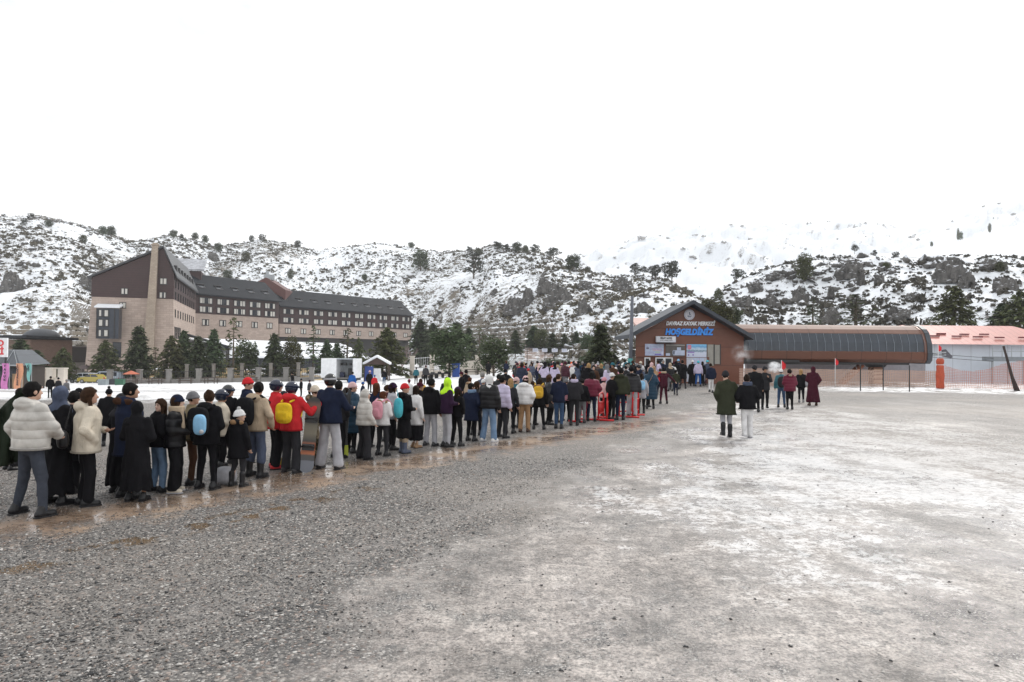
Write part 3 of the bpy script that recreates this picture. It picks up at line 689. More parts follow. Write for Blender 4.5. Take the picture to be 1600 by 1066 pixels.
# backing panel behind the welcome word, slight outline
c = at(1077, 492, YT - .05)
vs = [(0, 0, 0)] + [(math.cos(k * math.pi / 16), 0, math.sin(k * math.pi / 16)) for k in range(32)]
def disc(name, c, r, mat, parent, th=.06):
    rg = [(r * math.cos(k * math.pi / 16), r * math.sin(k * math.pi / 16)) for k in range(32)]
    return MB().hexa([(c.x + x, c.y, c.z + z) for x, z in rg], [(c.x + x, c.y - th, c.z + z) for x, z in rg]).build(name, mat, parent)
em = disc('emblem', c, .40, plain("emblem_white", (.70, .71, .78), .4), tk)
e2 = MB().loop([(c.x + .34 * math.cos(k * math.pi / 12), c.y - .07, c.z + .34 * math.sin(k * math.pi / 12)) for k in range(24)], .012).build('emblem_ring', plain("emblem_mauve", (.35, .3, .45), .5), tk); e2.parent = em
e3 = MB().box((c.x, c.y - .07, c.z + .10), (.06, .02, .2)).box((c.x + .04, c.y - .07, c.z + .02), (.14, .02, .05)).box((c.x, c.y - .07, c.z - .10), (.32, .02, .05)).box((c.x - .02, c.y - .07, c.z - .17), (.24, .02, .04)).build('emblem_figure', plain("emblem_slate", (.10, .13, .22), .5), tk); e3.parent = em
def rect(name, xa_, ya, xb_, yb, Y, th, mat, parent):
    a, b = at(xa_, ya, Y), at(xb_, yb, Y)
    return MB().box(((a.x + b.x) / 2, Y + th / 2, (a.z + b.z) / 2), (abs(b.x - a.x), th, abs(a.z - b.z))).build(name, mat, parent)
sg = rect('notice_board', 1025.5, 525.5, 1056, 535, YT - .4, .3, plain("sign_white", (.66, .68, .74), .4), tk)
rect('sign_tray', 1027, 535.4, 1055.5, 536.6, YT - .45, .35, FASC, tk)
T("BİLET SATIŞ", 1041, 528.6, 18, .17, DKL, .01, 0, .006, YT - .41, sg); T("TICKET OFFICE · KASA", 1041, 532, 20, .11, plain("grey_lettering", (.2, .2, .22), .5), .01, 0, 0, YT - .41, sg)
def poster_mat(name, kind):
    m, nt, b = mat_nodes(name); L = nt.links.new
    tc = nt.nodes.new('ShaderNodeTexCoord'); s = nt.nodes.new('ShaderNodeSeparateXYZ'); L(tc.outputs['Generated'], s.inputs[0]); x, z = s.outputs[0], s.outputs[2]
    n = noise(nt, tc.outputs['Generated'], 6, 5, .65)
    if kind == 'ski':
        ht_ = mth(nt, 'ADD', z, mth(nt, 'MULTIPLY', mth(nt, 'ADD', n, -.5), .5))
        c = ramp(nt, ht_, [(0, (.55, .58, .72)), (.35, (.62, .68, .82)), (.5, (.16, .25, .34)), (.62, (.55, .68, .82)), (.8, (.12, .34, .62)), (.95, (.2, .5, .8))])
    else:
        c = ramp(nt, n, [(.3, (.30, .32, .52)), (.5, (.45, .50, .68)), (.7, (.50, .62, .72))])
    L(c, b.inputs['Base Color']); b.inputs['Roughness'].default_value = .35
    return m
p1 = rect('poster', 1008, 537.5, 1037, 556, YT - .05, .05, poster_mat("lilac_poster", 'a'), tk)
for (x0_, y0_, x1_, y1_, c_) in ((1019, 545, 1034, 546, (.5, .2, .45)), (1020, 547, 1033, 548.3, (.6, .45, .45)), (1024, 549.5, 1031, 552, (.45, .55, .45)), (1023, 552.8, 1033, 555, (.22, .18, .55)), (1033.5, 549.5, 1036.4, 554, (.6, .63, .8)), (1010, 543, 1014, 545.5, (.12, .12, .2))):
    q = rect('poster_block', x0_, y0_, x1_, y1_, YT - .06, .02, plain("pb%g" % x0_, c_, .4), tk); q.parent = p1
gl = rect('window', 1040, 537.5, 1070, 557, YT - .03, .05, plain("dim_office_glass", (.085, .075, .07), .12), tk)
q = rect('pelmet', 1040.5, 538.5, 1070, 540.5, YT - .05, .03, plain("pelmet_grey", (.30, .28, .26), .7), tk); q.parent = gl
for (x0_, y0_, x1_, y1_) in ((1040.5, 552, 1047, 556), (1051, 548.5, 1054, 554), (1052, 547.5, 1070, 555.5), (1058, 543, 1064, 547.4)):
    q = rect('paper_notice', x0_, y0_, x1_, y1_, YT - .06, .02, plain("paper_bluish", (.48, .54, .68), .6), tk); q.parent = gl
p2 = rect('poster', 1073, 538, 1104, 558.5, YT - .07, .06, poster_mat("ski_poster", 'ski'), tk)
for (x0_, y0_, x1_, y1_, c_) in ((1074.5, 539, 1080, 546, (.62, .22, .30)), (1074.5, 549.5, 1085, 551.7, (.30, .2, .5)), (1075, 553.5, 1077, 556, (.25, .2, .5)), (1082, 553.5, 1084, 556, (.25, .2, .5))):
    q = rect('poster_block', x0_, y0_, x1_, y1_, YT - .09, .02, plain("pc%g%g" % (x0_, y0_), c_, .4), tk); q.parent = p2
q = rect('doorway', 1073, 559, 1104, 597, YT - .05, .05, plain("white_door_panel", (.50, .52, .60), .4), tk)
q2 = rect('poster', 1083, 559.5, 1100, 590, YT - .08, .03, poster_mat("pale_poster", 'a'), tk)
rect('door_post', 1104.6, 558, 1108, 597.5, YT - .07, .07, WOOD, tk)
rect('sill', 994, 556.8, 1072, 558.3, YT - .16, .16, WOOD, tk)
for (x0_, x1_) in ((1007, 1016), (1024, 1038), (1038, 1051)):
    f_ = MB(); a, b2 = at(x0_, 558.6, YT - .1), at(x1_, 572, YT - .1)
    f_.box(((a.x + b2.x) / 2, YT - .1, a.z - .04), (b2.x - a.x, .08, .08)); f_.box((a.x + .04, YT - .1, (a.z + b2.z) / 2 - .04), (.08, .08, a.z - b2.z - .08)); f_.box((b2.x - .04, YT - .1, (a.z + b2.z) / 2 - .04), (.08, .08, a.z - b2.z - .08))
    wn = f_.build('counter_window', WHITE, tk)
    q = rect('pane', x0_ + .5, 559.5, x1_ - .5, 584, YT - .06, .03, GLASS, tk); q.parent = wn
rect('window', 1105.5, 538.5, 1115.2, 571.5, YT - .06, .05, plain("blind_grey", (.30, .29, .26), .3), tk)
rect('window', 1116.8, 539, 1125, 569, YT - .06, .05, plain("blind_grey", (.30, .29, .26), .3), tk)
rect('window_frame', 1115.2, 538, 1116.8, 570, YT - .09, .08, FRAME, tk); rect('window_frame', 1125, 538, 1126.2, 570, YT - .09, .08, FRAME, tk)
MB().box((at(1028, 508, 62).x + .9, 62, 2.6), (3.4, 4, 5.2)).build('rear_wall', plain("rear_pink", (.42, .25, .20), .7), tk)
MB().hexa([(at(996, 512, 60).x, 59.6, 4.4), (at(1040, 512, 60).x, 59.6, 4.4), (at(1040, 512, 60).x, 64, 5.4), (at(996, 512, 60).x, 64, 5.4)], [(at(996, 512, 60).x, 59.6, 4.6), (at(1040, 512, 60).x, 59.6, 4.6), (at(1040, 512, 60).x, 64, 5.6), (at(996, 512, 60).x, 64, 5.6)]).build('rear_roof', plain("pale_pink_roof", (.55, .36, .32), .5), tk)

# ------------------------------------------------------------------ chairlift station: a long barrel on a pillar
st = empty('lift_station', (0, 0, 0), 0, "long barrel shaped copper and glass chairlift station on a striped pillar", 'lift station')
YS = 52.6
sx0, sx1 = at(1128, 530, YS).x, at(1452, 530, YS).x
def zz(y): return at(1300, y, YS).z
prof = [(.35, zz(566)), (.08, zz(561)), (0, zz(549.5)), (.05, zz(548.8)), (.10, zz(535)), (.42, zz(521)), (.42, zz(520)), (.75, zz(514)), (1.25, zz(509)), (1.9, zz(506.6)), (2.6, zz(505.8)), (3.6, zz(507)), (4.4, zz(514)), (4.9, zz(530)), (5.0, zz(550)), (4.8, zz(566))]
COPPER = striped("copper_panels", (.15, .068, .046), 0, .52, .5, .035, .38, .12, metal=.25)
COPL = striped("pale_copper_roof", (.17, .092, .068), 0, .52, .35, .03, .6, .10, metal=.0)
GLZ = striped("station_glazing", (.030, .040, .055), 0, 1.04, .0, .03, .13, .3)
_nt = GLZ.node_tree
def seg_surf(i0, i1, name, mat):
    vs = []; fs = []
    for j in range(i0, i1 + 1): vs += [(sx0, YS + prof[j][0], prof[j][1]), (sx1, YS + prof[j][0], prof[j][1])]
    for j in range(i1 - i0): fs.append((2 * j, 2 * j + 1, 2 * j + 3, 2 * j + 2))
    return mesh_obj(name, vs, fs, mat, st)
seg_surf(0, 3, 'lower_panel', COPPER); gz_ = seg_surf(3, 5, 'glazing', GLZ); seg_surf(5, 10, 'roof', COPL); seg_surf(10, 15, 'rear_panel', COPPER)
mu = MB(); nmu = 27
for i in range(nmu):
    x = sx0 + (sx1 - sx0) * (i + .5) / nmu
    mu.tube([(x, YS + .03, prof[3][1]), (x, YS + .07, prof[4][1]), (x, YS + .39, prof[5][1])], .022, 4)
q = mu.build('mullions', plain("mullion_grey", (.22, .25, .29), .4, .3), st); q.parent = gz_
ef = MB()                                                          # dark end frame, right end
n = len(prof)
cy, cz = 2.5, (prof[0][1] + prof[9][1]) / 2
big = [(cy + (a - cy) * 1.04, cz + (b - cz) * 1.05) for a, b in prof]
o = MB().hexa([(sx1 - .15, YS + a, b) for a, b in big], [(sx1 + .22, YS + a, b) for a, b in big]).build('end_frame', plain("end_frame_slate", (.045, .055, .068), .45), st)
o = MB().hexa([(sx1 - .35, YS + cy + (a - cy) * 1.015, cz + (b - cz) * 1.02) for a, b in prof], [(sx1 - .151, YS + cy + (a - cy) * 1.015, cz + (b - cz) * 1.02) for a, b in prof]).build('end_rim', COPPER, st)
MB().box(((sx0 + sx1) / 2 - .6, YS + 2.5, zz(566) - .05), (sx1 - sx0 - 1.4, 4.2, .25)).box(((sx0 + at(1330, 560, YS).x) / 2, YS + 1.2, zz(568.5)), (at(1330, 560, YS).x - sx0, 2.2, .16)).build('underframe', BLACKM, st)
MB().box(((sx0 + at(1250, 560, YS).x) / 2, YS + .5, zz(566)), (at(1250, 560, YS).x - sx0, .8, .3)).build('drive_housing', BLACKM, st)
MB().box(((at(1166, 580, 59).x + at(1446, 580, 59).x) / 2, 59.2, .95), (at(1446, 580, 59).x - at(1166, 580, 59).x, .4, 3.1)).build('rear_wall', plain('grey_lilac_render', (.27, .26, .28), .9), st)
m, nt, b = mat_nodes("striped_pillar"); tc = nt.nodes.new('ShaderNodeTexCoord'); wv = nt.nodes.new('ShaderNodeTexWave'); wv.wave_type = 'RINGS'; wv.inputs['Scale'].default_value = 1.15; wv.inputs['Distortion'].default_value = 1.2
mpn = nt.nodes.new('ShaderNodeMapping'); mpn.inputs['Location'].default_value = (-30.5, -54, -.2); nt.links.new(tc.outputs['Object'], mpn.inputs[0]); nt.links.new(mpn.outputs[0], wv.inputs[0])
nt.links.new(ramp(nt, wv.outputs['Fac'], [(.35, (.20, .075, .04)), (.6, (.50, .33, .22))]), b.inputs['Base Color'])
xp = at(1372, 590, YS + 1.6).x
o = MB().box((xp, YS + 2, .75), (.72, .9, 1.8)).build('pillar', m, st)
MB().hexa([(xp - .42, YS + 1.4, 1.35), (xp + .42, YS + 1.4, 1.35), (xp + .42, YS + 2.6, 1.35), (xp - .42, YS + 2.6, 1.35)], [(xp - .62, YS + 1.2, zz(567)), (xp + .62, YS + 1.2, zz(567)), (xp + .62, YS + 2.8, zz(567)), (xp - .62, YS + 2.8, zz(567))]).build('pillar_head', BLACKM, st)
sr = MB(); a, b = at(1313, 604, YS + .9), at(1349, 571, YS + .9)
for dy in (0, .7): sr.tube([(a.x, a.y + dy, a.z), (b.x, b.y + dy, b.z)], .13, 6)
for i in range(9): k = (i + .5) / 9; sr.box((a.x + (b.x - a.x) * k, a.y + .35, a.z + (b.z - a.z) * k), (.22, .66, .03))
stair = sr.build('stair', RUST, st)
hr = MB(); up = Vector((-.25, 0, .55))
hr.tube([a + up, b + up], .02, 5)
for i in range(5): k = i / 4; p_ = a.lerp(b, k); hr.tube([p_, p_ + up], .018, 5)
q = hr.build('handrail', STEEL, st); q.parent = stair

# white wall of the service building with a pink metal roof, right
sv = empty('service_building', (0, 0, 0), 0, "pale blue panelled building with a pink metal roof at the right edge", 'building')
YV = 60; xv0 = at(1440, 560, YV).x; xv1 = at(1690, 560, YV).x
WPAN = striped("pale_blue_panel", (.54, .58, .64), 0, .62, .3, .03, .5, .06)
MB().box(((xv0 + xv1) / 2, YV + 4, 1.4), (xv1 - xv0, 8, 4.0)).build('wall', WPAN, sv)
zt, ze = at(1500, 509, YV + 3.2).z, at(1500, 536, YV - .6).z
PINK = striped("pink_roof_sheet", (.45, .18, .155), 0, 1.6, .35, .08, .5, .12)
xe = at(1440, 520, YV).x; xt = at(1582, 509, YV + 3.2).x
MB().hexa([(xe, YV - .6, ze - .12), (xv1, YV - .6, ze - .12), (xv1 - 2, YV + 8, ze), (xe, YV + 8, ze)], [(xe, YV + 3.2, zt), (xt, YV + 3.2, zt), (xt, YV + 3.5, zt), (xe, YV + 3.5, zt)]).build('roof', PINK, sv)
for (px_, py_) in ((1470, 522), (1460, 525.5), (1506, 523), (1494, 526), (1537, 523), (1527, 527), (1561, 528), (1598, 528)):
    k = (py_ - 536) / (509 - 536); c = at(px_, py_, YV - .6 + 3.8 * k)
    MB().box((c.x, c.y - .06, c.z + .03), (.85, .08, .12)).build('snow_guard', plain("guard_maroon", (.16, .035, .04), .6), sv)
# house outline painted on the wall
MB().add([at(1471, 547, YV - .03), at(1478, 546, YV - .03), at(1489, 558, YV - .03), at(1486, 560, YV - .03), at(1472, 557, YV - .03)], [(0, 1, 2, 3, 4)][:1]).build('wall_graphic', plain("graphic_grey", (.12, .12, .14), .7), sv)
plt = empty('steel_platform', (0, 0, 0), 0, "grey steel work platform with railings beside the pale blue wall", 'platform')
pa, pb = at(1551, 563, 57).x, at(1640, 563, 57).x
MB().box(((pa + pb) / 2, 57.6, at(1551, 561, 57).z), (pb - pa, 1.4, .38)).build('deck', plain("deck_grey", (.2, .22, .24), .6), plt)
rl = MB(); z0, z1 = at(1551, 558, 57).z, at(1551, 540, 57).z
for i in range(7):
    x = pa + (pb - pa) * i / 6; rl.tube([(x, 57, z0), (x, 57, z1)], .03, 5)
for z in (z1, (z0 + z1) / 2): rl.tube([(pa, 57, z), (pb, 57, z)], .025, 5)
rl.build('railing', STEEL, plt)
for i in range(4):
    x = pa + .4 + (pb - pa - .8) * i / 3; MB().box((x, 57.6, z0 / 2 - .3), (.12, .12, z0)).build('leg', STEEL, plt)
# ================================================================== TREES, SCRUB, ROCKS
def leaf_mat(name, c, var=.45):
    m, nt, b = mat_nodes(name); L = nt.links.new
    tc = nt.nodes.new('ShaderNodeTexCoord'); oi = nt.nodes.new('ShaderNodeObjectInfo')
    f = noise(nt, tc.outputs['Object'], 1.3, 4, .7)
    base = ramp(nt, f, [(.3, tuple(x * (1 - var) for x in c)), (.7, tuple(x * (1 + var) for x in c))])
    hs = nt.nodes.new('ShaderNodeHueSaturation'); L(base, hs.inputs['Color'])
    L(mth(nt, 'ADD', mth(nt, 'MULTIPLY', oi.outputs['Random'], .5), .75), hs.inputs['Value'])
    L(mth(nt, 'ADD', mth(nt, 'MULTIPLY', oi.outputs['Random'], .05), .475), hs.inputs['Hue'])
    L(hs.outputs[0], b.inputs['Base Color']); b.inputs['Roughness'].default_value = .75; b.inputs['Specular IOR Level'].default_value = .25
    return m
NEEDLE = leaf_mat("dark_conifer_needles", (.066, .092, .044)); NEEDLE_Y = leaf_mat("olive_conifer_needles", (.072, .080, .032)); PINE = leaf_mat("hill_pine_needles", (.030, .036, .022))
BARK = plain("grey_brown_bark", (.11, .085, .065), .9, 0, .3, 4); TWIG = plain("bare_twigs", (.20, .15, .14), .9, 0, .3, 4)
def sprays(c, d, up, L_, W_):
    """an elongated leaf spray: two crossed slim triangles"""
    s = np.cross(d, up); s /= np.linalg.norm(s, axis=1, keepdims=True) + 1e-9
    a = c - d * L_ * .5; t = c + d * L_ * .5
    return np.stack([a - s * W_ * .5, a + s * W_ * .5, t + s * W_ * .15, t - s * W_ * .15], 1)
def rnd(n, k=3): return RNG.normal(size=(n, k))
def quads_to_mesh(name, Q, mat):
    v = Q.reshape(-1, 3); f = np.arange(len(v)).reshape(-1, 4)
    me = bpy.data.meshes.new(name); me.vertices.add(len(v)); me.vertices.foreach_set('co', v.astype(np.float32).ravel())
    me.loops.add(len(v)); me.loops.foreach_set('vertex_index', f.astype(np.int32).ravel()); me.polygons.add(len(f)); me.polygons.foreach_set('loop_start', np.arange(0, len(v), 4, dtype=np.int32))
    me.update(calc_edges=True); me.materials.append(mat); return me
def mb_mesh(name, mb, mat, smooth=True):
    me = bpy.data.meshes.new(name); me.from_pydata(mb.v, [], mb.f); me.materials.append(mat)
    if smooth: me.polygons.foreach_set('use_smooth', [True] * len(me.polygons))
    me.update(); return me
def conifer(H=10, W=4, n=70, per=10, droop=.15, gap=.0, base=.1, power=.68, mat=None, sz=.5, up=.25):
    """spruce/cedar: whorled branches with hanging sprays (unit: metres)"""
    tr = MB().tube([(0, 0, -.6), (0, 0, H * .5), (.05, .03, H * .97)], [H * .016, H * .011, .02], 7); Q = []
    for i in range(n):
        k = base + (1 - base) * (i + random.random() * .9) / n
        if random.random() < gap: continue
        L_ = W / 2 * (1 - k) ** power * random.uniform(.62, 1.15) + .12
        a = i * 2.4 + random.uniform(-.5, .5); z0 = k * H
        dz = up * (k - .3) - droop * random.uniform(.4, 1.4)
        e = np.array([math.cos(a), math.sin(a), dz])
        if L_ > W * .15: tr.tube([(0, 0, z0), Vector(e * L_ * .9) + Vector((0, 0, z0))], [H * .004, .01], 4, cap=False)
        m_ = max(3, int(per * L_ / (W / 2) + 2))
        s = RNG.uniform(.15, 1.05, m_) ** .8
        c = np.array([0, 0, z0]) + e * (L_ * s)[:, None] + rnd(m_) * np.array([.17, .17, .10]) * sz * 1.4
        d = e[None] * 1.0 + rnd(m_) * .55; d[:, 2] -= .25; d /= np.linalg.norm(d, axis=1, keepdims=True)
        upv = np.array([0, 0, 1.0]) + rnd(m_) * .45
        Q.append(sprays(c, d, upv, sz * RNG.uniform(.8, 1.7, m_)[:, None], sz * RNG.uniform(.35, .75, m_)[:, None]))
    Q = np.concatenate(Q)
    return quads_to_mesh('crown', Q, mat or NEEDLE), mb_mesh('trunk', tr, BARK)
def clumpy(H=7, W=6, clumps=9, per=150, flat=.4, low=.35, mat=None, sz=.42, seed=0):
    """pine with separate cloud-like clumps on bent limbs"""
    rs = random.Random(seed); tr = MB(); tip = Vector((rs.uniform(-.3, .3), rs.uniform(-.3, .3), H * .82))
    tr.tube([(0, 0, -.8), (rs.uniform(-.2, .2), .1, H * .4), tip], [H * .03, H * .022, H * .008], 7); Q = []
    for i in range(clumps):
        k = low + (1 - low) * (i + .5) / clumps
        prof = math.sin(math.pi * min(1, max(0, (k - low + .12) / (1.12 - low)))) ** .6
        rr = W / 2 * prof * rs.uniform(.35, .8); a = i * 2.4 + rs.uniform(-.6, .6)
        c = np.array([math.cos(a) * rr, math.sin(a) * rr, H * k * .94]); R_ = W * rs.uniform(.16, .27)
        tr.tube([(0, 0, H * max(.15, k - .22)), (c[0] * .6, c[1] * .6, c[2] - R_ * .5), tuple(c)], [H * .012, H * .008, .02], 5, cap=False)
        p = rnd(per); p /= np.linalg.norm(p, axis=1, keepdims=True); p *= (RNG.uniform(.25, 1, per) ** .5 * R_)[:, None]; p[:, 2] *= flat + .1
        d = rnd(per); d[:, 2] *= .4; d /= np.linalg.norm(d, axis=1, keepdims=True)
        Q.append(sprays(c + p, d, rnd(per) * .6 + np.array([0, 0, 1.]), sz * RNG.uniform(.7, 1.5, per)[:, None], sz * RNG.uniform(.4, .9, per)[:, None]))
    return quads_to_mesh('crown', np.concatenate(Q), mat or PINE), mb_mesh('trunk', tr, BARK)
def baretree(H=7, W=6, seed=1):
    rs = random.Random(seed); tr = MB()
    def grow(p, d, l, r, lev):
        q = p + d * l; tr.tube([p, q], [r, r * .65], 4 if lev > 1 else 6, cap=False)
        if lev >= 5: return
        for i in range(3 if lev < 4 else 2):
            nd = (d + Vector((rs.uniform(-1, 1), rs.uniform(-1, 1), rs.uniform(-.1, .7))) * .62).normalized(); grow(q, nd, l * rs.uniform(.62, .85), r * .6, lev + 1)
    grow(Vector((0, 0, -.3)), Vector((0, 0, 1)), H * .25, H * .02, 0)
    return None, mb_mesh('trunk', tr, TWIG)
random.seed(21)
TP = dict(
    spruce=[(10, 5, conifer(10, 5, 130, 26, sz=.6)), (10, 4.4, conifer(10, 4.4, 120, 24, gap=.1, sz=.58)), (10, 5.5, conifer(10, 5.5, 140, 26, droop=.3, sz=.6))],
    cedar=[(10, 8, conifer(10, 8, 140, 26, droop=.35, base=.08, power=.75, mat=NEEDLE_Y, sz=.55)), (10, 9, conifer(10, 9, 150, 26, droop=.3, base=.16, power=.7, mat=NEEDLE_Y, sz=.6))],
    thin=[(10, 3.6, conifer(10, 3.6, 60, 9, gap=.25, droop=.1, power=.8)), (10, 4, conifer(10, 4, 52, 9, gap=.2, droop=0, mat=NEEDLE_Y))],
    bushy=[(6, 6, clumpy(6, 6, 16, 210, .8, .22, NEEDLE_Y, .34, 3)), (6, 5.5, clumpy(6, 5.5, 15, 210, .8, .25, NEEDLE, .34, 8))],
    pine=[(7, 7, clumpy(7, 7, 9, 130, .42, .42, PINE, .5, 4)), (7, 6, clumpy(7, 6, 8, 130, .5, .3, PINE, .5, 5)), (7, 8, clumpy(7, 8, 10, 110, .32, .5, PINE, .5, 6))],
    open=[(10, 7, clumpy(10, 7, 13, 70, .3, .25, PINE, .6, 9))],
    hillbush=[(3, 3.4, clumpy(3, 3.4, 7, 60, .75, .1, PINE, .42, 12)), (3, 4, clumpy(3, 4, 7, 60, .6, .1, PINE, .42, 13))],
    bare=[(7, 6, baretree(7, 6, 2))])
NTREE = [0]
def tree(kind, base, H, W=None, name=None, label=None, group=None, cat='tree', var=None):
    h0, w0, (cr, tr) = random.choice(TP[kind]) if var is None else TP[kind][var]
    o = empty(name or {'spruce': 'spruce_tree', 'cedar': 'cedar_tree', 'thin': 'spruce_tree', 'bushy': 'pine_tree', 'pine': 'pine_tree', 'open': 'pine_tree', 'hillbush': 'shrub', 'bare': 'bare_tree'}[kind], base, random.uniform(0, 6.28), label, cat, group)
    s = H / h0; sx = (W / w0) if W else s
    o.scale = (sx, sx, s)
    if cr: c = bpy.data.objects.new('crown', cr); COL.objects.link(c); c.parent = o
    t = bpy.data.objects.new('trunk', tr); COL.objects.link(t); t.parent = o
    return o
def tree_px(kind, x, ytop, ybase, wpx, Y, label, group=None, on=None, **k):
    b = at(x, ybase, Y); 
    if on is None: b.z = min(b.z, zgf(b.x, b.y)) if ybase > 575 else b.z
    t = at(x, ytop, Y)
    return tree(kind, (b.x, Y, b.z), t.z - b.z, wpx * 1.6 / F * Y, label=label, group=group, **k)
G = "conifers in front of the hotel"
for (k, x, yt, yb, wpx, Y, lab) in [
    ('cedar', 164, 533, 592, 46, 118, "bushy olive conifer in front of the glazed hotel bay"),
    ('spruce', 216, 511, 592, 36, 118, "tall spruce before the hotel chimney"),
    ('thin', 242, 543, 594, 22, 116, "small thin spruce just right of the tall chimney spruce"),
    ('cedar', 267, 526, 598, 46, 112, "broad olive conifer at the right corner of the stone gable wall"),
    ('spruce', 287, 517, 594, 30, 116, "dark spruce standing between the broad olive conifer and the canopy"),
    ('spruce', 309, 526, 596, 30, 112, "dark spruce in front of the dark entrance canopy"),
    ('spruce', 333, 515, 592, 30, 116, "dense dark spruce left of the spindly tall one"),
    ('thin', 364, 497, 596, 30, 110, "tallest spindly spruce before the first hotel wing"),
    ('bushy', 385, 535, 590, 30, 116, "rounded dark pine right of the spindly tall spruce"),
    ('spruce', 428, 522, 594, 32, 114, "pointed spruce at the joint of the two hotel wings"),
    ('bushy', 454, 531, 592, 26, 116, "small round topped pine right of the wing joint"),
    ('thin', 489, 509, 592, 28, 118, "open pointed spruce before the far hotel wing"),
    ('spruce', 510, 532, 590, 24, 120, "short dark spruce near the white stage truck"),
    ('spruce', 526, 536, 588, 22, 122, "short spruce rising behind the left half of the white stage truck"),
    ('thin', 542, 513, 584, 30, 124, "tall ragged spruce rising behind the middle of the white stage truck"),
    ('cedar', 560, 529, 582, 30, 126, "olive conifer rising above the right end of the white stage truck"),
    ('cedar', 604, 513, 588, 62, 96, "large drooping cedar beside the snow roofed kiosk"),
    ('spruce', 657, 500, 572, 36, 190, "tall dark conifer just right of the hotel's far end"),
    ('spruce', 676, 506, 572, 32, 185, "dark conifer second right of the hotel's far end"),
    ('bushy', 702, 514, 588, 48, 84, "round olive pine left of the blue booth"),
    ('spruce', 712, 503, 568, 30, 160, "dark pointed conifer behind the round olive pine"),
    ('thin', 749, 510, 572, 28, 150, "slim dark spruce behind the cream wall"),
    ('spruce', 732, 512, 570, 26, 158, "small dark conifer between the round olive pine and the slim dark spruce"),
    ('bushy', 772, 530, 592, 40, 78, "round olive pine right of the cream wall"),
    ('cedar', 690, 515, 570, 30, 165, "olive dark conifer behind the left side of the round olive pine"),
    ('spruce', 805, 516, 556, 18, 170, "small spruce on the snowy strip right of the round pines"),
    ('spruce', 833, 510, 548, 24, 175, "dark spruce at the foot of the hill above the crowd"),
    ('bushy', 845, 516, 550, 20, 172, "small dark pine right of the spruce at the foot of the hill"),
    ('spruce', 863, 520, 552, 16, 165, "little spruce above the white signboards"),
    ('spruce', 882, 522, 552, 16, 160, "little spruce above the rightmost white signboard"),
    ('spruce', 900, 518, 552, 18, 160, "little spruce left of the big dark conifer by the utility pole"),
    ('bushy', 918, 524, 556, 18, 150, "small round pine against the big dark conifer"),
    ('spruce', 939, 508, 576, 42, 70, "big dark conifer left of the utility pole"),
    ('bushy', 913, 558, 580, 20, 72, "low dark bush at the left foot of the big dark conifer"),
    ('bushy', 868, 562, 584, 44, 74, "low spreading green bush under the white signboards"),
    ('spruce', 30, 531, 600, 46, 104, "dark bushy conifer behind the red lettered sign"),
    ('spruce', 56, 548, 600, 34, 108, "short dark conifer left of the brick annex wall"),
    ('cedar', 98, 544, 598, 38, 110, "rounded dark conifer before the brick annex"),
    ('bare', 628, 528, 584, 40, 150, "leafless pinkish tree right of the drooping cedar"),
    ('spruce', 1258, 399, 441, 30, None, "dark conifer on the left crest of the rocky hill"),
]:
    if Y is None: continue
    tree_px(k, x, yt, yb, wpx, Y, lab, G if x < 640 and k != 'bare' else None)
# dark conifers behind the ticket building and the station
GB = "conifers on the slope behind the lift station"
for (k, x, yt, yb, wpx, Y, lab) in [
    ('bushy', 1107, 470, 515, 30, 78, "dark conifer rising behind the right roof slope of the ticket building"),
    ('bushy', 1125, 474, 515, 28, 76, "second dark conifer behind the ticket roof, where roof meets station"),
    ('bushy', 1143, 481, 515, 26, 78, "lowest dark conifer behind the left end of the station"),
    ('thin', 1270, 468, 512, 24, 92, "small spruce above the middle of the station roof"),
    ('thin', 1337, 460, 512, 48, 98, "grey green open spruce above the station roof"),
    ('cedar', 1492, 448, 515, 56, 92, "big dark spruce above the pink roof"),
    ('cedar', 1594, 455, 525, 60, 88, "dark conifer mass at the right picture edge above the pink roof"),
    ('spruce', 1566, 474, 522, 36, 92, "dark spruce left of the conifer mass at the right edge"),
]:
    o = tree_px(k, x, yt, yb, wpx, Y, lab, GB, on=1)
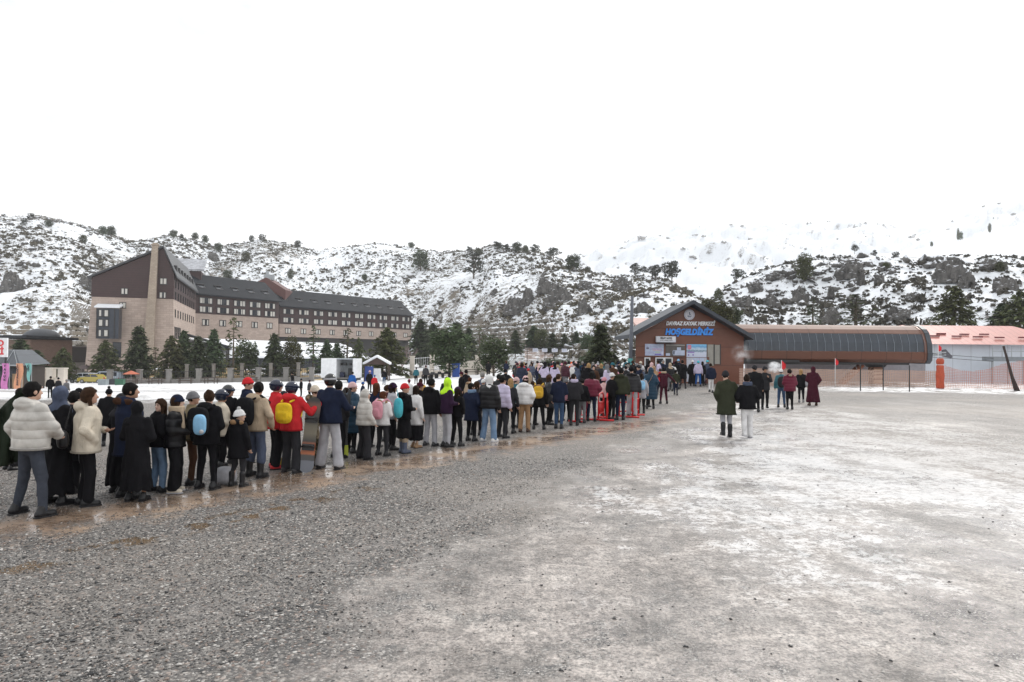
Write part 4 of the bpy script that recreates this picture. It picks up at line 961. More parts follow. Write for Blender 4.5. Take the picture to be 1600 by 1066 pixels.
# single trees on the slopes
def slope_tree(hn, kind, x, ytop, ybase, wpx, label, group):
    p = on_hill_px(hn, x, ybase); t = at(x, ytop, p.y)
    return tree(kind, (p.x, p.y, p.z - .3), max(1.5, t.z - p.z + .3), wpx / F * p.y, label=label, group=group)
GH = "pines scattered on the snowy hill"
for (k, x, yt, yb, wpx, lab) in [
    ('pine', 773, 377, 392, 22, "flat topped pine on the crest, first of the crest row"), ('pine', 789, 381, 394, 12, "small pine beside the first crest pine"),
    ('bushy', 804, 379, 395, 18, "dense pine in the middle of the crest row"), ('bushy', 818, 384, 397, 13, "pointed pine right of the dense crest pine"),
    ('pine', 834, 382, 399, 17, "leaning pine on the crest near its right end"), ('pine', 863, 387, 408, 27, "wide umbrella pine at the right end of the crest row"),
    ('bushy', 893, 399, 424, 30, "large dense pine on the descending crest"), ('bushy', 917, 417, 426, 12, "little round pine below the large dense crest pine"),
    ('open', 739, 392, 436, 34, "tall open pine with layered limbs on mid slope"), ('bushy', 746, 389, 400, 16, "dark pine top behind the tall open pine"), ('pine', 730, 385, 396, 14, "small crest pine left of the tall open pine"),
    ('bushy', 656, 393, 424, 30, "round dark pine alone on the slope above the hotel's far end"), ('bushy', 640, 379, 388, 12, "small crest pine above the hotel's far wing"),
    ('pine', 992, 411, 430, 22, "umbrella pine left of the twin pines on the low crest"), ('pine', 1022, 414, 440, 26, "left twin of the large pines on the low crest"),
    ('pine', 1047, 408, 446, 36, "largest umbrella pine on the low crest above the ticket roof"), ('pine', 1004, 416, 432, 14, "small pine between the low crest umbrella pines"),
    ('bushy', 157, 354, 368, 15, "dark pine on the left crest, left of a pair"), ('bushy', 168, 354, 370, 16, "dark pine on the left crest, right of a pair"),
    ('bushy', 70, 345, 356, 14, "round bush pine on the far left crest"), ('hillbush', 42, 333, 342, 14, "flat bush pine at the top of the far left crest"), ('hillbush', 32, 341, 352, 12, "bush pine below the far left crest"),
    ('bushy', 267, 360, 372, 14, "round pine above the hotel roof apex"), ('hillbush', 280, 366, 376, 12, "low pine right of the hotel roof apex"), ('bushy', 300, 364, 376, 12, "small pine over the hotel lift tower, left one"),
    ('bushy', 316, 368, 381, 12, "small pine over the hotel lift tower, middle one"), ('bushy', 336, 380, 394, 14, "small pine over the hotel lift tower, right one"),
    ('hillbush', 388, 368, 378, 14, "bush pine on the crest above the first hotel wing"), ('bushy', 380, 393, 410, 15, "round pine on the slope behind the first hotel wing"), ('hillbush', 407, 366, 376, 14, "second bush pine on the crest above the first hotel wing"),
    ('bushy', 450, 421, 437, 12, "dark pine on the slope above the far hotel wing"), ('bushy', 352, 422, 440, 18, "dark pine rising behind the first wing's roof"),
    ('bushy', 566, 428, 440, 10, "small pine mid slope above the far hotel wing"), ('hillbush', 460, 376, 386, 18, "low bush pine on the crest left of the long snow saddle"),
    ('bushy', 126, 368, 380, 14, "dark bush pine on the left slope"), ('bushy', 560, 470, 484, 12, "little dark pine near the far wing roof")]:
    slope_tree("hill", k, x, yt, yb, wpx, lab, GH)
GR = "pines scattered on the rocky hill"
for (k, x, yt, yb, wpx, lab) in [
    ('pine', 1150, 420, 442, 24, "umbrella pine at the left foot of the rocky hill"), ('bushy', 1256, 399, 442, 34, "dark conifer on the left shoulder of the rocky hill"),
    ('pine', 1334, 382, 394, 12, "single little tree on top of the rocky hill"), ('bushy', 1384, 410, 422, 12, "round bush pine near the top of the rocky hill"),
    ('hillbush', 1365, 391, 399, 12, "low bush on the rocky crest right of the little tree"), ('hillbush', 1398, 394, 402, 14, "flat bush on the rocky crest"), ('bushy', 1560, 410, 426, 20, "dark pine right on the rocky hill near the edge"),
    ('bushy', 1122, 452, 474, 16, "dark pine in the notch between the two hills")]:
    slope_tree("rocky_hill", k, x, yt, yb, wpx, lab, GR)
for (x, yt, yb, wpx, lab) in [(1498, 363, 376, 8, "lone dark tree on the bare snow ridge"), (1494, 358, 366, 5, "tiny tree just above the lone dark tree on the bare ridge"), (1455, 378, 384, 5, "tiny tree at the lower end of the bare ridge"), (1546, 350, 357, 6, "tiny tree near the upper right of the bare ridge")]:
    slope_tree("ridge", 'bushy', x, yt, yb, wpx, lab, "lone trees on the bare snow ridge")

# ---- low scrub: thousands of small dark bushes, uncountable ground cover
def scrub(name, hn, n, x0, x1, smin, smax, dens_seed, umax, mat, label, thr=.45, umin=.0):
    P_, y0, yc, X, Y, Z, U = HILLS[hn]
    nj, ni = X.shape; Q = []
    i = RNG.integers(0, ni - 1, n * 4); j = RNG.integers(0, nj - 1, n * 4)
    px_ = P_[i]; u = U[j, i]
    x, y, z = X[j, i] + RNG.normal(size=len(i)) * .8, Y[j, i] + RNG.normal(size=len(i)) * .8, Z[j, i]
    d = fbm(x / 28, y / 28, seed=dens_seed, oct=3) + .25 * (fbm(x / 7, y / 7, seed=dens_seed + 5, oct=2) - .5)
    keep = (px_ > x0) & (px_ < x1) & (u < umax) & (u > umin) & (d > thr) & (RNG.random(len(i)) < np.clip((d - thr) * 2.2 + .12, 0, 1))
    idx_ = np.where(keep)[0][:n]
    for q in idx_:
        k = int(RNG.integers(9, 16)); s = RNG.uniform(smin, smax) * (1 + 1.2 * (RNG.random() < .12))
        p = rnd(k); p /= np.linalg.norm(p, axis=1, keepdims=True); p *= (RNG.uniform(.3, 1, k) * s)[:, None]; p[:, 2] = np.abs(p[:, 2]) * .8 + .1
        dd = rnd(k); dd /= np.linalg.norm(dd, axis=1, keepdims=True)
        Q.append(sprays(np.array([x[q], y[q], z[q] - .1]) + p, dd, rnd(k), s * RNG.uniform(.6, 1.2, k)[:, None], s * RNG.uniform(.5, 1.0, k)[:, None]))
    me = quads_to_mesh(name, np.concatenate(Q), mat); o = bpy.data.objects.new(name, me); COL.objects.link(o)
    tag(o, label, 'scrub', kind='stuff'); return o
SCRUB = leaf_mat("dry_scrub", (.095, .082, .060), .5); SCRUB2 = leaf_mat("dark_scrub", (.070, .064, .050), .5)
scrub('scrub', 'hill', 20000, -100, 1150, .22, .62, 3, 1.06, SCRUB, "low dark scrub dotted over the snowy hillside", .30)
scrub('scrub', 'rocky_hill', 4000, 1060, 1700, .2, .55, 8, 1.05, SCRUB2, "low dark scrub dotted over the rocky hill", .42)
scrub('scrub', 'mountain', 900, 860, 1700, 1.5, 4.0, 18, .9, plain("far_scrub", (.34, .33, .32), .9), "faint sparse scrub on the distant snow mountain", .50)  # pale colour paints the fading of far scrub in haze
# ---- rock outcrops
def rubble(name, hn, n, x0, x1, rmin, rmax, seed, mat, label):
    P_, y0, yc, X, Y, Z, U = HILLS[hn]; nj, ni = X.shape
    i = RNG.integers(0, ni - 1, n * 6); j = RNG.integers(0, nj - 1, n * 6); px_ = P_[i]; u = U[j, i]; x, y, z = X[j, i], Y[j, i], Z[j, i]
    d = fbm(x / 22, y / 22, seed=seed, oct=4); k = np.where((px_ > x0) & (px_ < x1) & (u < 1.03) & (u > .1) & (RNG.random(len(i)) < np.clip((d - .50) * 9, 0, 1)))[0][:n]
    n = len(k); base = np.array([(1, 0, 0), (-.4, .9, 0), (-.5, -.85, 0), (.1, .1, 1), (.3, -.2, -.6), (-.6, .1, .55), (.55, .6, .35)]); nf = np.array([(0, 6, 3), (6, 1, 3), (1, 5, 3), (5, 2, 3), (2, 0, 3), (0, 4, 1), (1, 4, 2), (2, 4, 0), (0, 1, 6), (1, 2, 5)])
    r = rmin + (rmax - rmin) * RNG.random(n) ** 3; V = (base[None] + RNG.normal(size=(n, 7, 3)) * .28) * r[:, None, None]; V[..., 2] *= .8
    V = V + np.stack([x[k], y[k], z[k]], 1)[:, None]; return tag(mesh_obj(name, V, (nf[None] + np.arange(n)[:, None, None] * 7).reshape(-1, 3), mat), label, 'rocks', kind='stuff')
ROCK = None
m, nt, b = mat_nodes("grey_crag"); geo = nt.nodes.new('ShaderNodeNewGeometry'); mp_ = nt.nodes.new('ShaderNodeMapping'); mp_.inputs['Scale'].default_value = (1, 1, .35); nt.links.new(geo.outputs['Position'], mp_.inputs[0])
f1 = noise(nt, mp_.outputs[0], .9, 6, .7); s3 = nt.nodes.new('ShaderNodeSeparateXYZ'); nt.links.new(geo.outputs['Normal'], s3.inputs[0])
cr_ = ramp(nt, f1, [(.3, (.035, .034, .033)), (.5, (.11, .105, .10)), (.7, (.20, .19, .18))])
snf = maprange(nt, mth(nt, 'ADD', s3.outputs[2], mth(nt, 'MULTIPLY', mth(nt, 'ADD', f1, -.5), .8)), .72, .82)
nt.links.new(mixc(nt, snf, cr_, (.70, .73, .78)), b.inputs['Base Color']); b.inputs['Roughness'].default_value = .9; bump(nt, b, f1, 1.0, .8); ROCK = m
rubble('rubble', 'hill', 2000, -100, 1150, .4, 1.9, 61, ROCK, "grey broken rock strewn over the snowy hillside")
rubble('rubble', 'rocky_hill', 1400, 1060, 1750, .3, 1.7, 62, ROCK, "dark broken rock strewn over the rocky hill")
def outcrop(hn, x, y, wpx, hpx, label, seed):
    p = on_hill_px(hn, x, y + hpx * .5); s = wpx / F * p.y / 2; h = hpx / F * p.y
    nu, nv = 30, 16; vs = np.zeros((nv, nu, 3))
    for j in range(nv):
        for i in range(nu):
            a = 2 * math.pi * i / nu; t = j / (nv - 1)
            r_ = math.cos(t * math.pi / 2) ** .55
            vs[j, i] = (math.cos(a) * r_, math.sin(a) * r_, t ** .9)
    n1 = fbm(vs[..., 0] * 2.2 + seed, vs[..., 1] * 2.2, vs[..., 2] * 1.2, oct=4, seed=seed); n2 = vnoise(vs[..., 0] * 7 + seed, vs[..., 1] * 7, vs[..., 2] * 3, seed)
    n3 = 1 - np.abs(2 * fbm(vs[..., 0] * 3 + seed, vs[..., 1] * 3, vs[..., 2] * 1.0, oct=3, seed=seed + 4) - 1); k = .30 + .85 * n1 + .35 * (np.floor(n2 * 3) / 3 - .4) + .30 * n3
    V = vs * k[..., None] * np.array([s, s * .8, h * 1.15]) ; V[..., 2] -= h * .25
    fs = [(j * nu + i, j * nu + (i + 1) % nu, (j + 1) * nu + (i + 1) % nu, (j + 1) * nu + i) for j in range(nv - 1) for i in range(nu)]
    o = mesh_obj('rock_outcrop', V, fs, ROCK); o.location = p
    return tag(o, label, 'rock', "grey rock outcrops on the hills")
for q, (hn, x, y, wp, hp, lab) in enumerate([
    ('hill', 871, 458, 44, 34, "largest grey crag, right of the snow gully mid slope"), ('hill', 852, 446, 26, 22, "upper left lobe of the big mid slope crag"), ('hill', 822, 462, 22, 26, "narrow tall crag left of the snow gully"),
    ('hill', 803, 474, 34, 26, "broad low crag below and left of the snow gully"), ('hill', 910, 446, 32, 12, "flat crag ledge right of the largest crag"), ('hill', 856, 478, 22, 12, "low rock at the foot of the largest crag"),
    ('hill', 912, 478, 26, 22, "rough crag right of the snow gully's foot"), ('hill', 970, 444, 34, 20, "crag on the upper slope left of the utility pole"), ('hill', 946, 474, 24, 14, "small crag below the upper slope crag"),
    ('hill', 848, 428, 12, 6, "tiny rock above the big crag"), ('hill', 772, 455, 14, 8, "tiny rock left of the narrow tall crag"), ('hill', 1005, 480, 30, 18, "crag left of the ticket roof"),
    ('hill', 130, 440, 26, 18, "brownish crag left of the hotel"), ('hill', 330, 400, 18, 14, "round grey rock right of the hotel lift tower"), ('hill', 20, 440, 40, 30, "dark crag at the far left"),
    ('rocky_hill', 1330, 418, 46, 28, "dark crag near the top middle of the rocky hill"), ('rocky_hill', 1345, 434, 14, 22, "narrow crag below the top middle crag"), ('rocky_hill', 1373, 436, 16, 18, "crag right of the narrow one"),
    ('rocky_hill', 1488, 424, 54, 30, "widest dark cliff on the right part of the rocky hill"), ('rocky_hill', 1510, 440, 26, 20, "lower right end of the widest dark cliff"), ('rocky_hill', 1300, 494, 30, 24, "pointed crag just above the station roof"),
    ('rocky_hill', 1250, 462, 32, 24, "crag on the lower left slope of the rocky hill"), ('rocky_hill', 1205, 470, 26, 18, "low crag at the left of the rocky hill"), ('rocky_hill', 1298, 458, 12, 20, "small tan faced crag in the centre of the rocky hill"),
    ('rocky_hill', 1400, 490, 46, 24, "long low crag above the station's right half"), ('rocky_hill', 1335, 470, 30, 18, "crag behind the grey green spruce"), ('rocky_hill', 1570, 440, 40, 26, "dark crag at the right edge"),
    ('rocky_hill', 1550, 412, 40, 14, "flat dark ledge near the right crest"), ('rocky_hill', 1215, 428, 36, 14, "ledge on the upper left shoulder of the rocky hill"), ('rocky_hill', 1425, 462, 30, 14, "low ledge left of the big dark spruce"),
    ('rocky_hill', 1180, 448, 26, 14, "dark ledge near the left foot of the rocky hill"), ('rocky_hill', 1160, 470, 30, 16, "dark crag in the notch behind the station"),
]):
    outcrop(hn, x, y, wp, hp, lab, q * 7 + 3)
# ================================================================== PEOPLE
def isonet(fn, lo, hi, c):
    """surface of fn < 0 on a regular grid (naive surface nets): verts, quads"""
    lo = np.array(lo, float); hi = np.array(hi, float)
    n = np.maximum(np.ceil((hi - lo) / c).astype(int) + 1, 3)
    ax = [lo[i] + np.arange(n[i]) * c for i in range(3)]
    P = np.stack(np.meshgrid(*ax, indexing='ij')); Fv = fn(P); s = Fv < 0
    # keep the border outside so the surface always closes
    for a in range(3):
        sl = [slice(None)] * 3
        for e_ in (0, -1): sl[a] = e_; s[tuple(sl)] = False; Fv[tuple(sl)] = np.maximum(Fv[tuple(sl)], 1e-3)
    m = n - 1; acc = np.zeros((3, *m)); cnt = np.zeros(m); quads = []
    cid = np.arange(np.prod(m)).reshape(m)
    for a in range(3):
        b, d = (a + 1) % 3, (a + 2) % 3
        A = [slice(None)] * 3; B = [slice(None)] * 3; A[a] = slice(0, -1); B[a] = slice(1, None)
        A, B = tuple(A), tuple(B); cr = s[A] != s[B]
        I = np.argwhere(cr)
        if not len(I): continue
        f0 = Fv[A][cr]; f1 = Fv[B][cr]; t = f0 / (f0 - f1 + 1e-12)
        pos = lo[None] + I * c; pos[:, a] += t * c; out = s[A][cr]
        for ob in (0, -1):
            for od in (0, -1):
                J = I.copy(); J[:, b] += ob; J[:, d] += od
                ok = (J >= 0).all(1) & (J < m[None]).all(1); Jk = J[ok]
                for k in range(3): np.add.at(acc[k], tuple(Jk.T), pos[ok, k])
                np.add.at(cnt, tuple(Jk.T), 1)
        ok = (I[:, b] > 0) & (I[:, d] > 0) & (I[:, b] < m[b]) & (I[:, d] < m[d])
        I = I[ok]; out = out[ok]
        def q(ob, od):
            J = I.copy(); J[:, b] += ob; J[:, d] += od; return cid[tuple(J.T)]
        Q = np.stack([q(-1, -1), q(0, -1), q(0, 0), q(-1, 0)], 1)
        Q[~out] = Q[~out][:, ::-1]; quads.append(Q)
    if not quads: return np.zeros((0, 3)), np.zeros((0, 4), int)
    Q = np.concatenate(quads); used = np.unique(Q); remap = np.zeros(cid.size, int); remap[used] = np.arange(len(used))
    V = (acc.reshape(3, -1)[:, used] / np.maximum(cnt.reshape(-1)[used], 1)).T
    return V, remap[Q]
def capf(P, a, b, ra, rb, fl=1.0):
    a = np.array(a, float); b = np.array(b, float); d = b - a
    X, Y, Z = P[0] - a[0], P[1] - a[1], P[2] - a[2]
    t = np.clip((X * d[0] + Y * d[1] + Z * d[2]) / max(d @ d, 1e-9), 0, 1)
    return np.sqrt((X - t * d[0]) ** 2 + ((Y - t * d[1]) / fl) ** 2 + (Z - t * d[2]) ** 2) - (ra + (rb - ra) * t)
def ellf(P, c, r):
    X, Y, Z = (P[0] - c[0]) / r[0], (P[1] - c[1]) / r[1], (P[2] - c[2]) / r[2]
    k = np.sqrt(X * X + Y * Y + Z * Z); return (k - 1) * min(r)
def sboxf(P, c, r, p=4):
    X, Y, Z = np.abs((P[0] - c[0]) / r[0]), np.abs((P[1] - c[1]) / r[1]), np.abs((P[2] - c[2]) / r[2])
    return ((X ** p + Y ** p + Z ** p) ** (1 / p) - 1) * min(r)
def smin(a, b, k=.04):
    h = np.clip(.5 + .5 * (b - a) / k, 0, 1); return b + (a - b) * h - k * h * (1 - h)
def smax(a, b, k=.02): return -smin(-a, -b, k)
def loftf(P, prof):
    """ellipse stack: rows (z, rx, ry, cy)"""
    z = [p[0] for p in prof]; rx = np.interp(P[2], z, [p[1] for p in prof]); ry = np.interp(P[2], z, [p[2] for p in prof]); cy = np.interp(P[2], z, [p[3] for p in prof])
    d = (np.sqrt((P[0] / rx) ** 2 + ((P[1] - cy) / ry) ** 2) - 1) * np.minimum(rx, ry)
    return smax(smax(d, z[0] - P[2], .012), P[2] - z[-1], .03)
COLS = dict(black=(.010, .010, .012), charcoal=(.028, .028, .032), navy=(.014, .019, .040), blue=(.02, .09, .30), white=(.66, .655, .66), cream=(.58, .52, .43), beige=(.42, .33, .24), tan=(.33, .20, .11),
            brown=(.07, .035, .022), red=(.52, .028, .035), maroon=(.13, .014, .035), burgundy=(.055, .012, .022), ivory=(.50, .48, .45), olive=(.034, .038, .024), green=(.03, .10, .05), grey=(.17, .17, .18), silver=(.38, .38, .41),
            pink=(.60, .28, .34), rose=(.62, .42, .42), lilac=(.50, .45, .60), orange=(.80, .13, .03), yellow=(.75, .50, .03), lime=(.50, .85, .04), teal=(.03, .12, .15), turquoise=(.08, .42, .50), skyblue=(.25, .48, .70), denim=(.05, .09, .17),
            lightdenim=(.17, .26, .40), greydenim=(.055, .062, .08), slate=(.07, .085, .13), purple=(.030, .014, .036), camo=(.16, .14, .10), khaki=(.20, .16, .10), petrol=(.010, .036, .066), mustard=(.55, .33, .04))
SKIN = [(.42, .24, .17), (.50, .31, .23), (.36, .20, .13), (.55, .36, .28)]
HAIRC = dict(black=(.008, .007, .007), brown=(.035, .018, .010), darkbrown=(.016, .009, .006), blond=(.30, .19, .09), grey=(.22, .21, .20), chestnut=(.07, .025, .012))
def fab(col, kind='cloth', hexc=None):
    key = ('fab', col, kind, hexc)
    if key in _M: return _M[key]
    c = hexc or COLS[col]
    m, nt, b = mat_nodes("%s_%s" % (col, kind)); L = nt.links.new
    tc = nt.nodes.new('ShaderNodeTexCoord'); f = noise(nt, tc.outputs['Object'], 5, 4, .6)
    lo = tuple(x * .78 for x in c); hi = tuple(min(1, x * 1.15) for x in c)
    if col == 'camo':
        f = noise(nt, tc.outputs['Object'], 9, 2, .5)
        L(ramp(nt, f, [(.36, (.05, .045, .03)), (.46, (.15, .12, .08)), (.52, (.25, .21, .15)), (.60, (.09, .09, .05))], 'CONSTANT'), b.inputs['Base Color'])
    elif col.endswith('denim'):
        L(ramp(nt, noise(nt, tc.outputs['Object'], 3, 5, .7), [(.3, tuple(x * .6 for x in c)), (.6, c), (.8, tuple(min(1, x * 1.5) for x in c))]), b.inputs['Base Color'])
    else: L(ramp(nt, f, [(.3, lo), (.7, hi)]), b.inputs['Base Color'])
    b.inputs['Roughness'].default_value = {'puffer': .48, 'fur': .95, 'helmet': .12, 'leather': .35}.get(kind, .85)
    b.inputs['Specular IOR Level'].default_value = {'puffer': .22, 'helmet': .6, 'leather': .35}.get(kind, .07)
    if kind == 'puffer':
        s = nt.nodes.new('ShaderNodeSeparateXYZ'); L(tc.outputs['Object'], s.inputs[0])
        w_ = mth(nt, 'ABSOLUTE', mth(nt, 'SINE', mth(nt, 'MULTIPLY', mth(nt, 'ADD', s.outputs[2], mth(nt, 'MULTIPLY', f, .02)), math.pi / .118)))
        h = mth(nt, 'ADD', mth(nt, 'POWER', w_, .5), mth(nt, 'MULTIPLY', noise(nt, tc.outputs['Object'], 22, 3), .35))
        bump(nt, b, h, .014, .55)
    elif kind == 'fur': bump(nt, b, noise(nt, tc.outputs['Object'], 70, 3, .8), .03, 1)
    elif kind != 'helmet':
        mpp = nt.nodes.new('ShaderNodeMapping'); mpp.inputs['Scale'].default_value = (1, 1, .45); L(tc.outputs['Object'], mpp.inputs[0])
        bump(nt, b, noise(nt, mpp.outputs[0], 11, 4, .55, 1.2), .03, .7)
    _M[key] = m; return m
def skin(i):
    key = ('skin', i)
    if key in _M: return _M[key]
    m, nt, b = mat_nodes("skin"); b.inputs['Base Color'].default_value = (*SKIN[i], 1); b.inputs['Roughness'].default_value = .55; b.inputs['Subsurface Weight'].default_value = 0
    _M[key] = m; return m
def hairm(c):
    m = plain("hair_" + c, HAIRC[c], .8, 0, .35, 20, .01); m.node_tree.nodes['Principled BSDF'].inputs['Specular IOR Level'].default_value = .12; return m
EYEM = plain("dark_features", (.03, .015, .012), .4); LIPM = plain("lips", (.30, .10, .09), .5)
ARMS = dict(down=((.262, -.02, 1.13), (.272, .05, .885)), pocket=((.29, -.08, 1.15), (.205, .08, .985)), front=((.245, .02, 1.13), (.09, .24, 1.10)), phone=((.235, .07, 1.16), (.10, .26, 1.32)),
            up=((.34, .06, 1.50), (.36, .14, 1.74)), side=((.33, .12, 1.20), (.44, .34, 1.30)), reach=((.36, .10, 1.26), (.46, .30, 1.43)), back=((.27, -.12, 1.15), (.22, -.16, .92)), swing=((.27, .09, 1.14), (.25, .26, .97)), out=((.38, -.02, 1.22), (.56, .04, 1.05)),
            cross=((.27, .06, 1.15), (-.06, .22, 1.17)), high=((.30, .10, 1.52), (.42, .20, 1.70)), hold=((.25, .10, 1.15), (.12, .30, 1.02)))
def hand_fn(P, W, d, sd):
    """palm, four unequal curled fingers and a thumb; W wrist, d forearm direction, sd: +1 right / -1 left"""
    d = np.array(d, float); d /= np.linalg.norm(d); up = np.array([0, 1, 0.]) if abs(d[2]) > .7 else np.array([0, 0, 1.])
    x = np.cross(d, up); x /= np.linalg.norm(x); y = np.cross(x, d)
    W = np.array(W); f = capf(P, W, W + d * .045, .026, .036)
    f = smin(f, capf(P, W + d * .035 - x * .016, W + d * .085 - x * .024, .022, .016), .015); f = smin(f, capf(P, W + d * .035 + x * .016, W + d * .085 + x * .024, .022, .016), .015)
    for k, (o, l) in enumerate(((-.030, .062), (-.010, .074), (.010, .070), (.029, .054))):
        a = W + d * .085 + x * o; b_ = a + d * l * .55 + y * .010 * 1; c_ = b_ + d * l * .35 + y * .028
        f = smin(f, np.minimum(capf(P, a, b_, .0100, .0090), capf(P, b_, c_, .0090, .0075)), .004)
    a = W + d * .03 - x * .030 * sd; b_ = a + d * .035 - x * .028 * sd + y * .012; c_ = b_ + d * .028 + y * .012
    return smin(f, np.minimum(capf(P, a, b_, .013, .011), capf(P, b_, c_, .011, .009)), .008)
def person(x, yf, yt, yaw=-30, top='jacket', tc='black', legs='trousers', lc='black', sc='black', head='hair', hc='darkbrown', L='down', Rr='down', hood=None, fur=None, wide=0, spread=0.0, step=0.0, hem=None, bulk=1.0, lean=0.0,
           child=False, skirt=None, scarf=None, pom=None, sk=None, boots=False, cuff=None, look=0, tilt=0, sleeve=None, label=None, group=None, D=None, extra_h=0.0, place=None):
    """one standing figure; feet at photo pixel (x, yf), crown of the head at yt"""
    if place is not None: pos, H = place
    else:
        pos = foot(x, yf); H = at(x, yt, pos.y).z - pos.z - extra_h
    H = min(max(H, .95), 2.0); s = H / 1.75; Dd = pos.y
    near = Dd < 24; c0 = float(np.clip(.0017 * Dd, .017, .045)) / s
    rs = random.Random(int(x * 31 + (yf or 0) * 7)); sk = rs.randrange(4) if sk is None else sk
    hs = 1.13 if child else 1.0
    if look == 0 and D is None: look = rs.choice((-1, 1)) * rs.uniform(5, 42)
    if tilt == 0: tilt = rs.uniform(-.5, .5)
    if lean == 0: lean = rs.uniform(-.03, .14)
    if spread == 0 and step == 0: spread = rs.uniform(-.01, .07); step = rs.uniform(-.07, .07)
    yaw += rs.uniform(-9, 9); bulk *= rs.uniform(.95, 1.07)
    hz = 1.75 - .12 * hs                                                 # head centre
    hx, hy = tilt * .05, .02 + lean * .12
    root_rot = math.radians(yaw) - 0
    # ---- skeleton
    sx = .10 + spread * .5
    ank = [(-sx * 1.0 - spread * .4, -step * .5, .085), (sx * 1.0 + spread * .4, step * .5, .085)]
    hip = [(-.085, 0, .90), (.085, 0, .90)]
    kne = [((hip[i][0] + ank[i][0]) / 2, (hip[i][1] + ank[i][1]) / 2 + .035 + abs(step) * .08, .50) for i in (0, 1)]
    sh = .178 if not child else .16
    lnv = lambda p: (p[0] + 0, p[1] + lean * max(0, p[2] - .95) * .5, p[2])
    arms = []
    for sd, nm in ((-1, L), (1, Rr)):
        E, W = ARMS[nm] if isinstance(nm, str) else nm
        bx = (bulk - 1) * .10
        arms.append((sd, lnv((sd * sh, 0, 1.405)), lnv((sd * (E[0] + bx), E[1], E[2])), lnv((sd * (W[0] + bx * .6), W[1], W[2])), nm))
    def Z(V): return V * s
    def emit(name, fn, lo, hi, c, mat, parent, extra=None):
        V, Q = isonet(fn, lo, hi, c)
        if len(V) == 0: return None
        o = mesh_obj(name, Z(V), Q, mat, parent, smooth=True); return o
    # ---- body: torso, limbs, neck and head in one skin mesh
    def bodyf(P):
        f = loftf(P, [(.88, .14, .09, 0), (1.05, .13, .09, 0), (1.3, .155, .10, lean * .15), (1.42, .13, .075, lean * .22), (1.47, .05, .05, lean * .25)])
        for i in (0, 1):
            f = smin(f, capf(P, hip[i], kne[i], .070, .048), .03); f = smin(f, capf(P, kne[i], ank[i], .046, .034), .02)
        for sd, S_, E, W, nm in arms:
            f = smin(f, capf(P, S_, E, .045, .036), .03); f = smin(f, capf(P, E, W, .036, .026), .02)
        f = smin(f, capf(P, (0, lean * .2, 1.42), (hx, hy - .01, hz - .08), .052, .050), .03)
        return smin(f, ellf(P, (hx, hy, hz), (.07 * hs, .088 * hs, .105 * hs)), .02) if not near else f
    V, Q = isonet(bodyf, (-.62, -.42, -.0), (.62, .48, 1.80), max(.024, c0))
    parts_v = [V]; parts_q = [Q]; mid = [np.zeros(len(Q), int)]; nb = len(V)
    def addp(V, Q, mi=0):
        nonlocal nb
        parts_v.append(V); parts_q.append(Q + nb); mid.append(np.full(len(Q), mi)); nb += len(V)
    lk = math.radians(look); cl_, sl_ = math.cos(lk), math.sin(lk)
    def hrot(V):
        W_ = V.copy(); W_[:, 0] = hx + V[:, 0] * cl_ - V[:, 1] * sl_; W_[:, 1] = hy + V[:, 0] * sl_ + V[:, 1] * cl_; W_[:, 2] = V[:, 2] + hz; return W_
    h = hs
    if near:
        def headf(P):
            f = ellf(P, (0, -.008 * h, .018 * h), (.075 * h, .095 * h, .100 * h))
            f = smin(f, ellf(P, (0, .030 * h, -.050 * h), (.056 * h, .062 * h, .068 * h)), .03)
            f = smin(f, capf(P, (0, .088 * h, .010 * h), (0, .106 * h, -.026 * h), .008 * h, .015 * h), .012)
            f = smin(f, ellf(P, (0, .076 * h, -.088 * h), (.022 * h, .018 * h, .018 * h)), .02)
            for q in (-1, 1):
                f = smin(f, ellf(P, (q * .077 * h, -.004, -.008), (.012, .022, .032)), .008)
                f = smax(f, -ellf(P, (q * .032 * h, .096 * h, .006 * h), (.018, .016, .011)), .012)
            f = smin(f, capf(P, (0, -.01, -.06), (0, -.03, -.17), .052, .056), .02)
            return f
        V, Q = isonet(headf, (-.11, -.13, -.2), (.11, .14, .14), .0095); addp(hrot(V), Q)
        if abs((yaw + look) % 360 - 180) < 100:
            for q in (-1, 1):
                V, Q = isonet(lambda P: ellf(P, (q * .032 * h, .086 * h, .005 * h), (.014, .012, .0075)), (-.06, .06, -.02), (.06, .12, .04), .005); addp(hrot(V), Q, 1)
                V, Q = isonet(lambda P: capf(P, (q * .018 * h, .092 * h, .026 * h), (q * .048 * h, .080 * h, .026 * h), .005, .004), (-.07, .05, .0), (.07, .12, .06), .0045); addp(hrot(V), Q, 1)
            V, Q = isonet(lambda P: capf(P, (-.018 * h, .088 * h, -.056 * h), (.018 * h, .088 * h, -.056 * h), .0075, .0075), (-.05, .06, -.08), (.05, .12, -.03), .005); addp(hrot(V), Q, 2)
        for sd, S_, E, W, nm in arms:
            if nm == 'pocket': continue
            d = np.array(W) - np.array(E); d /= np.linalg.norm(d); W0 = np.array(W) - d * .01
            lo = np.minimum(W0, W0 + d * .19) - .07; hi = np.maximum(W0, W0 + d * .19) + .07
            V, Q = isonet(lambda P: hand_fn(P, W0, d, sd), lo, hi, .0058); addp(V, Q)
    else:
        for sd, S_, E, W, nm in arms:
            if nm == 'pocket': continue
            d = np.array(W) - np.array(E); d /= np.linalg.norm(d); C_ = np.array(W) + d * .07
            V, Q = isonet(lambda P: smin(capf(P, W, np.array(W) + d * .11, .030, .024), capf(P, np.array(W) + d * .03, np.array(W) + d * .07 + np.array([-sd * .03, .02, 0]), .014, .012), .01), C_ - .13, C_ + .13, .02); addp(V, Q)
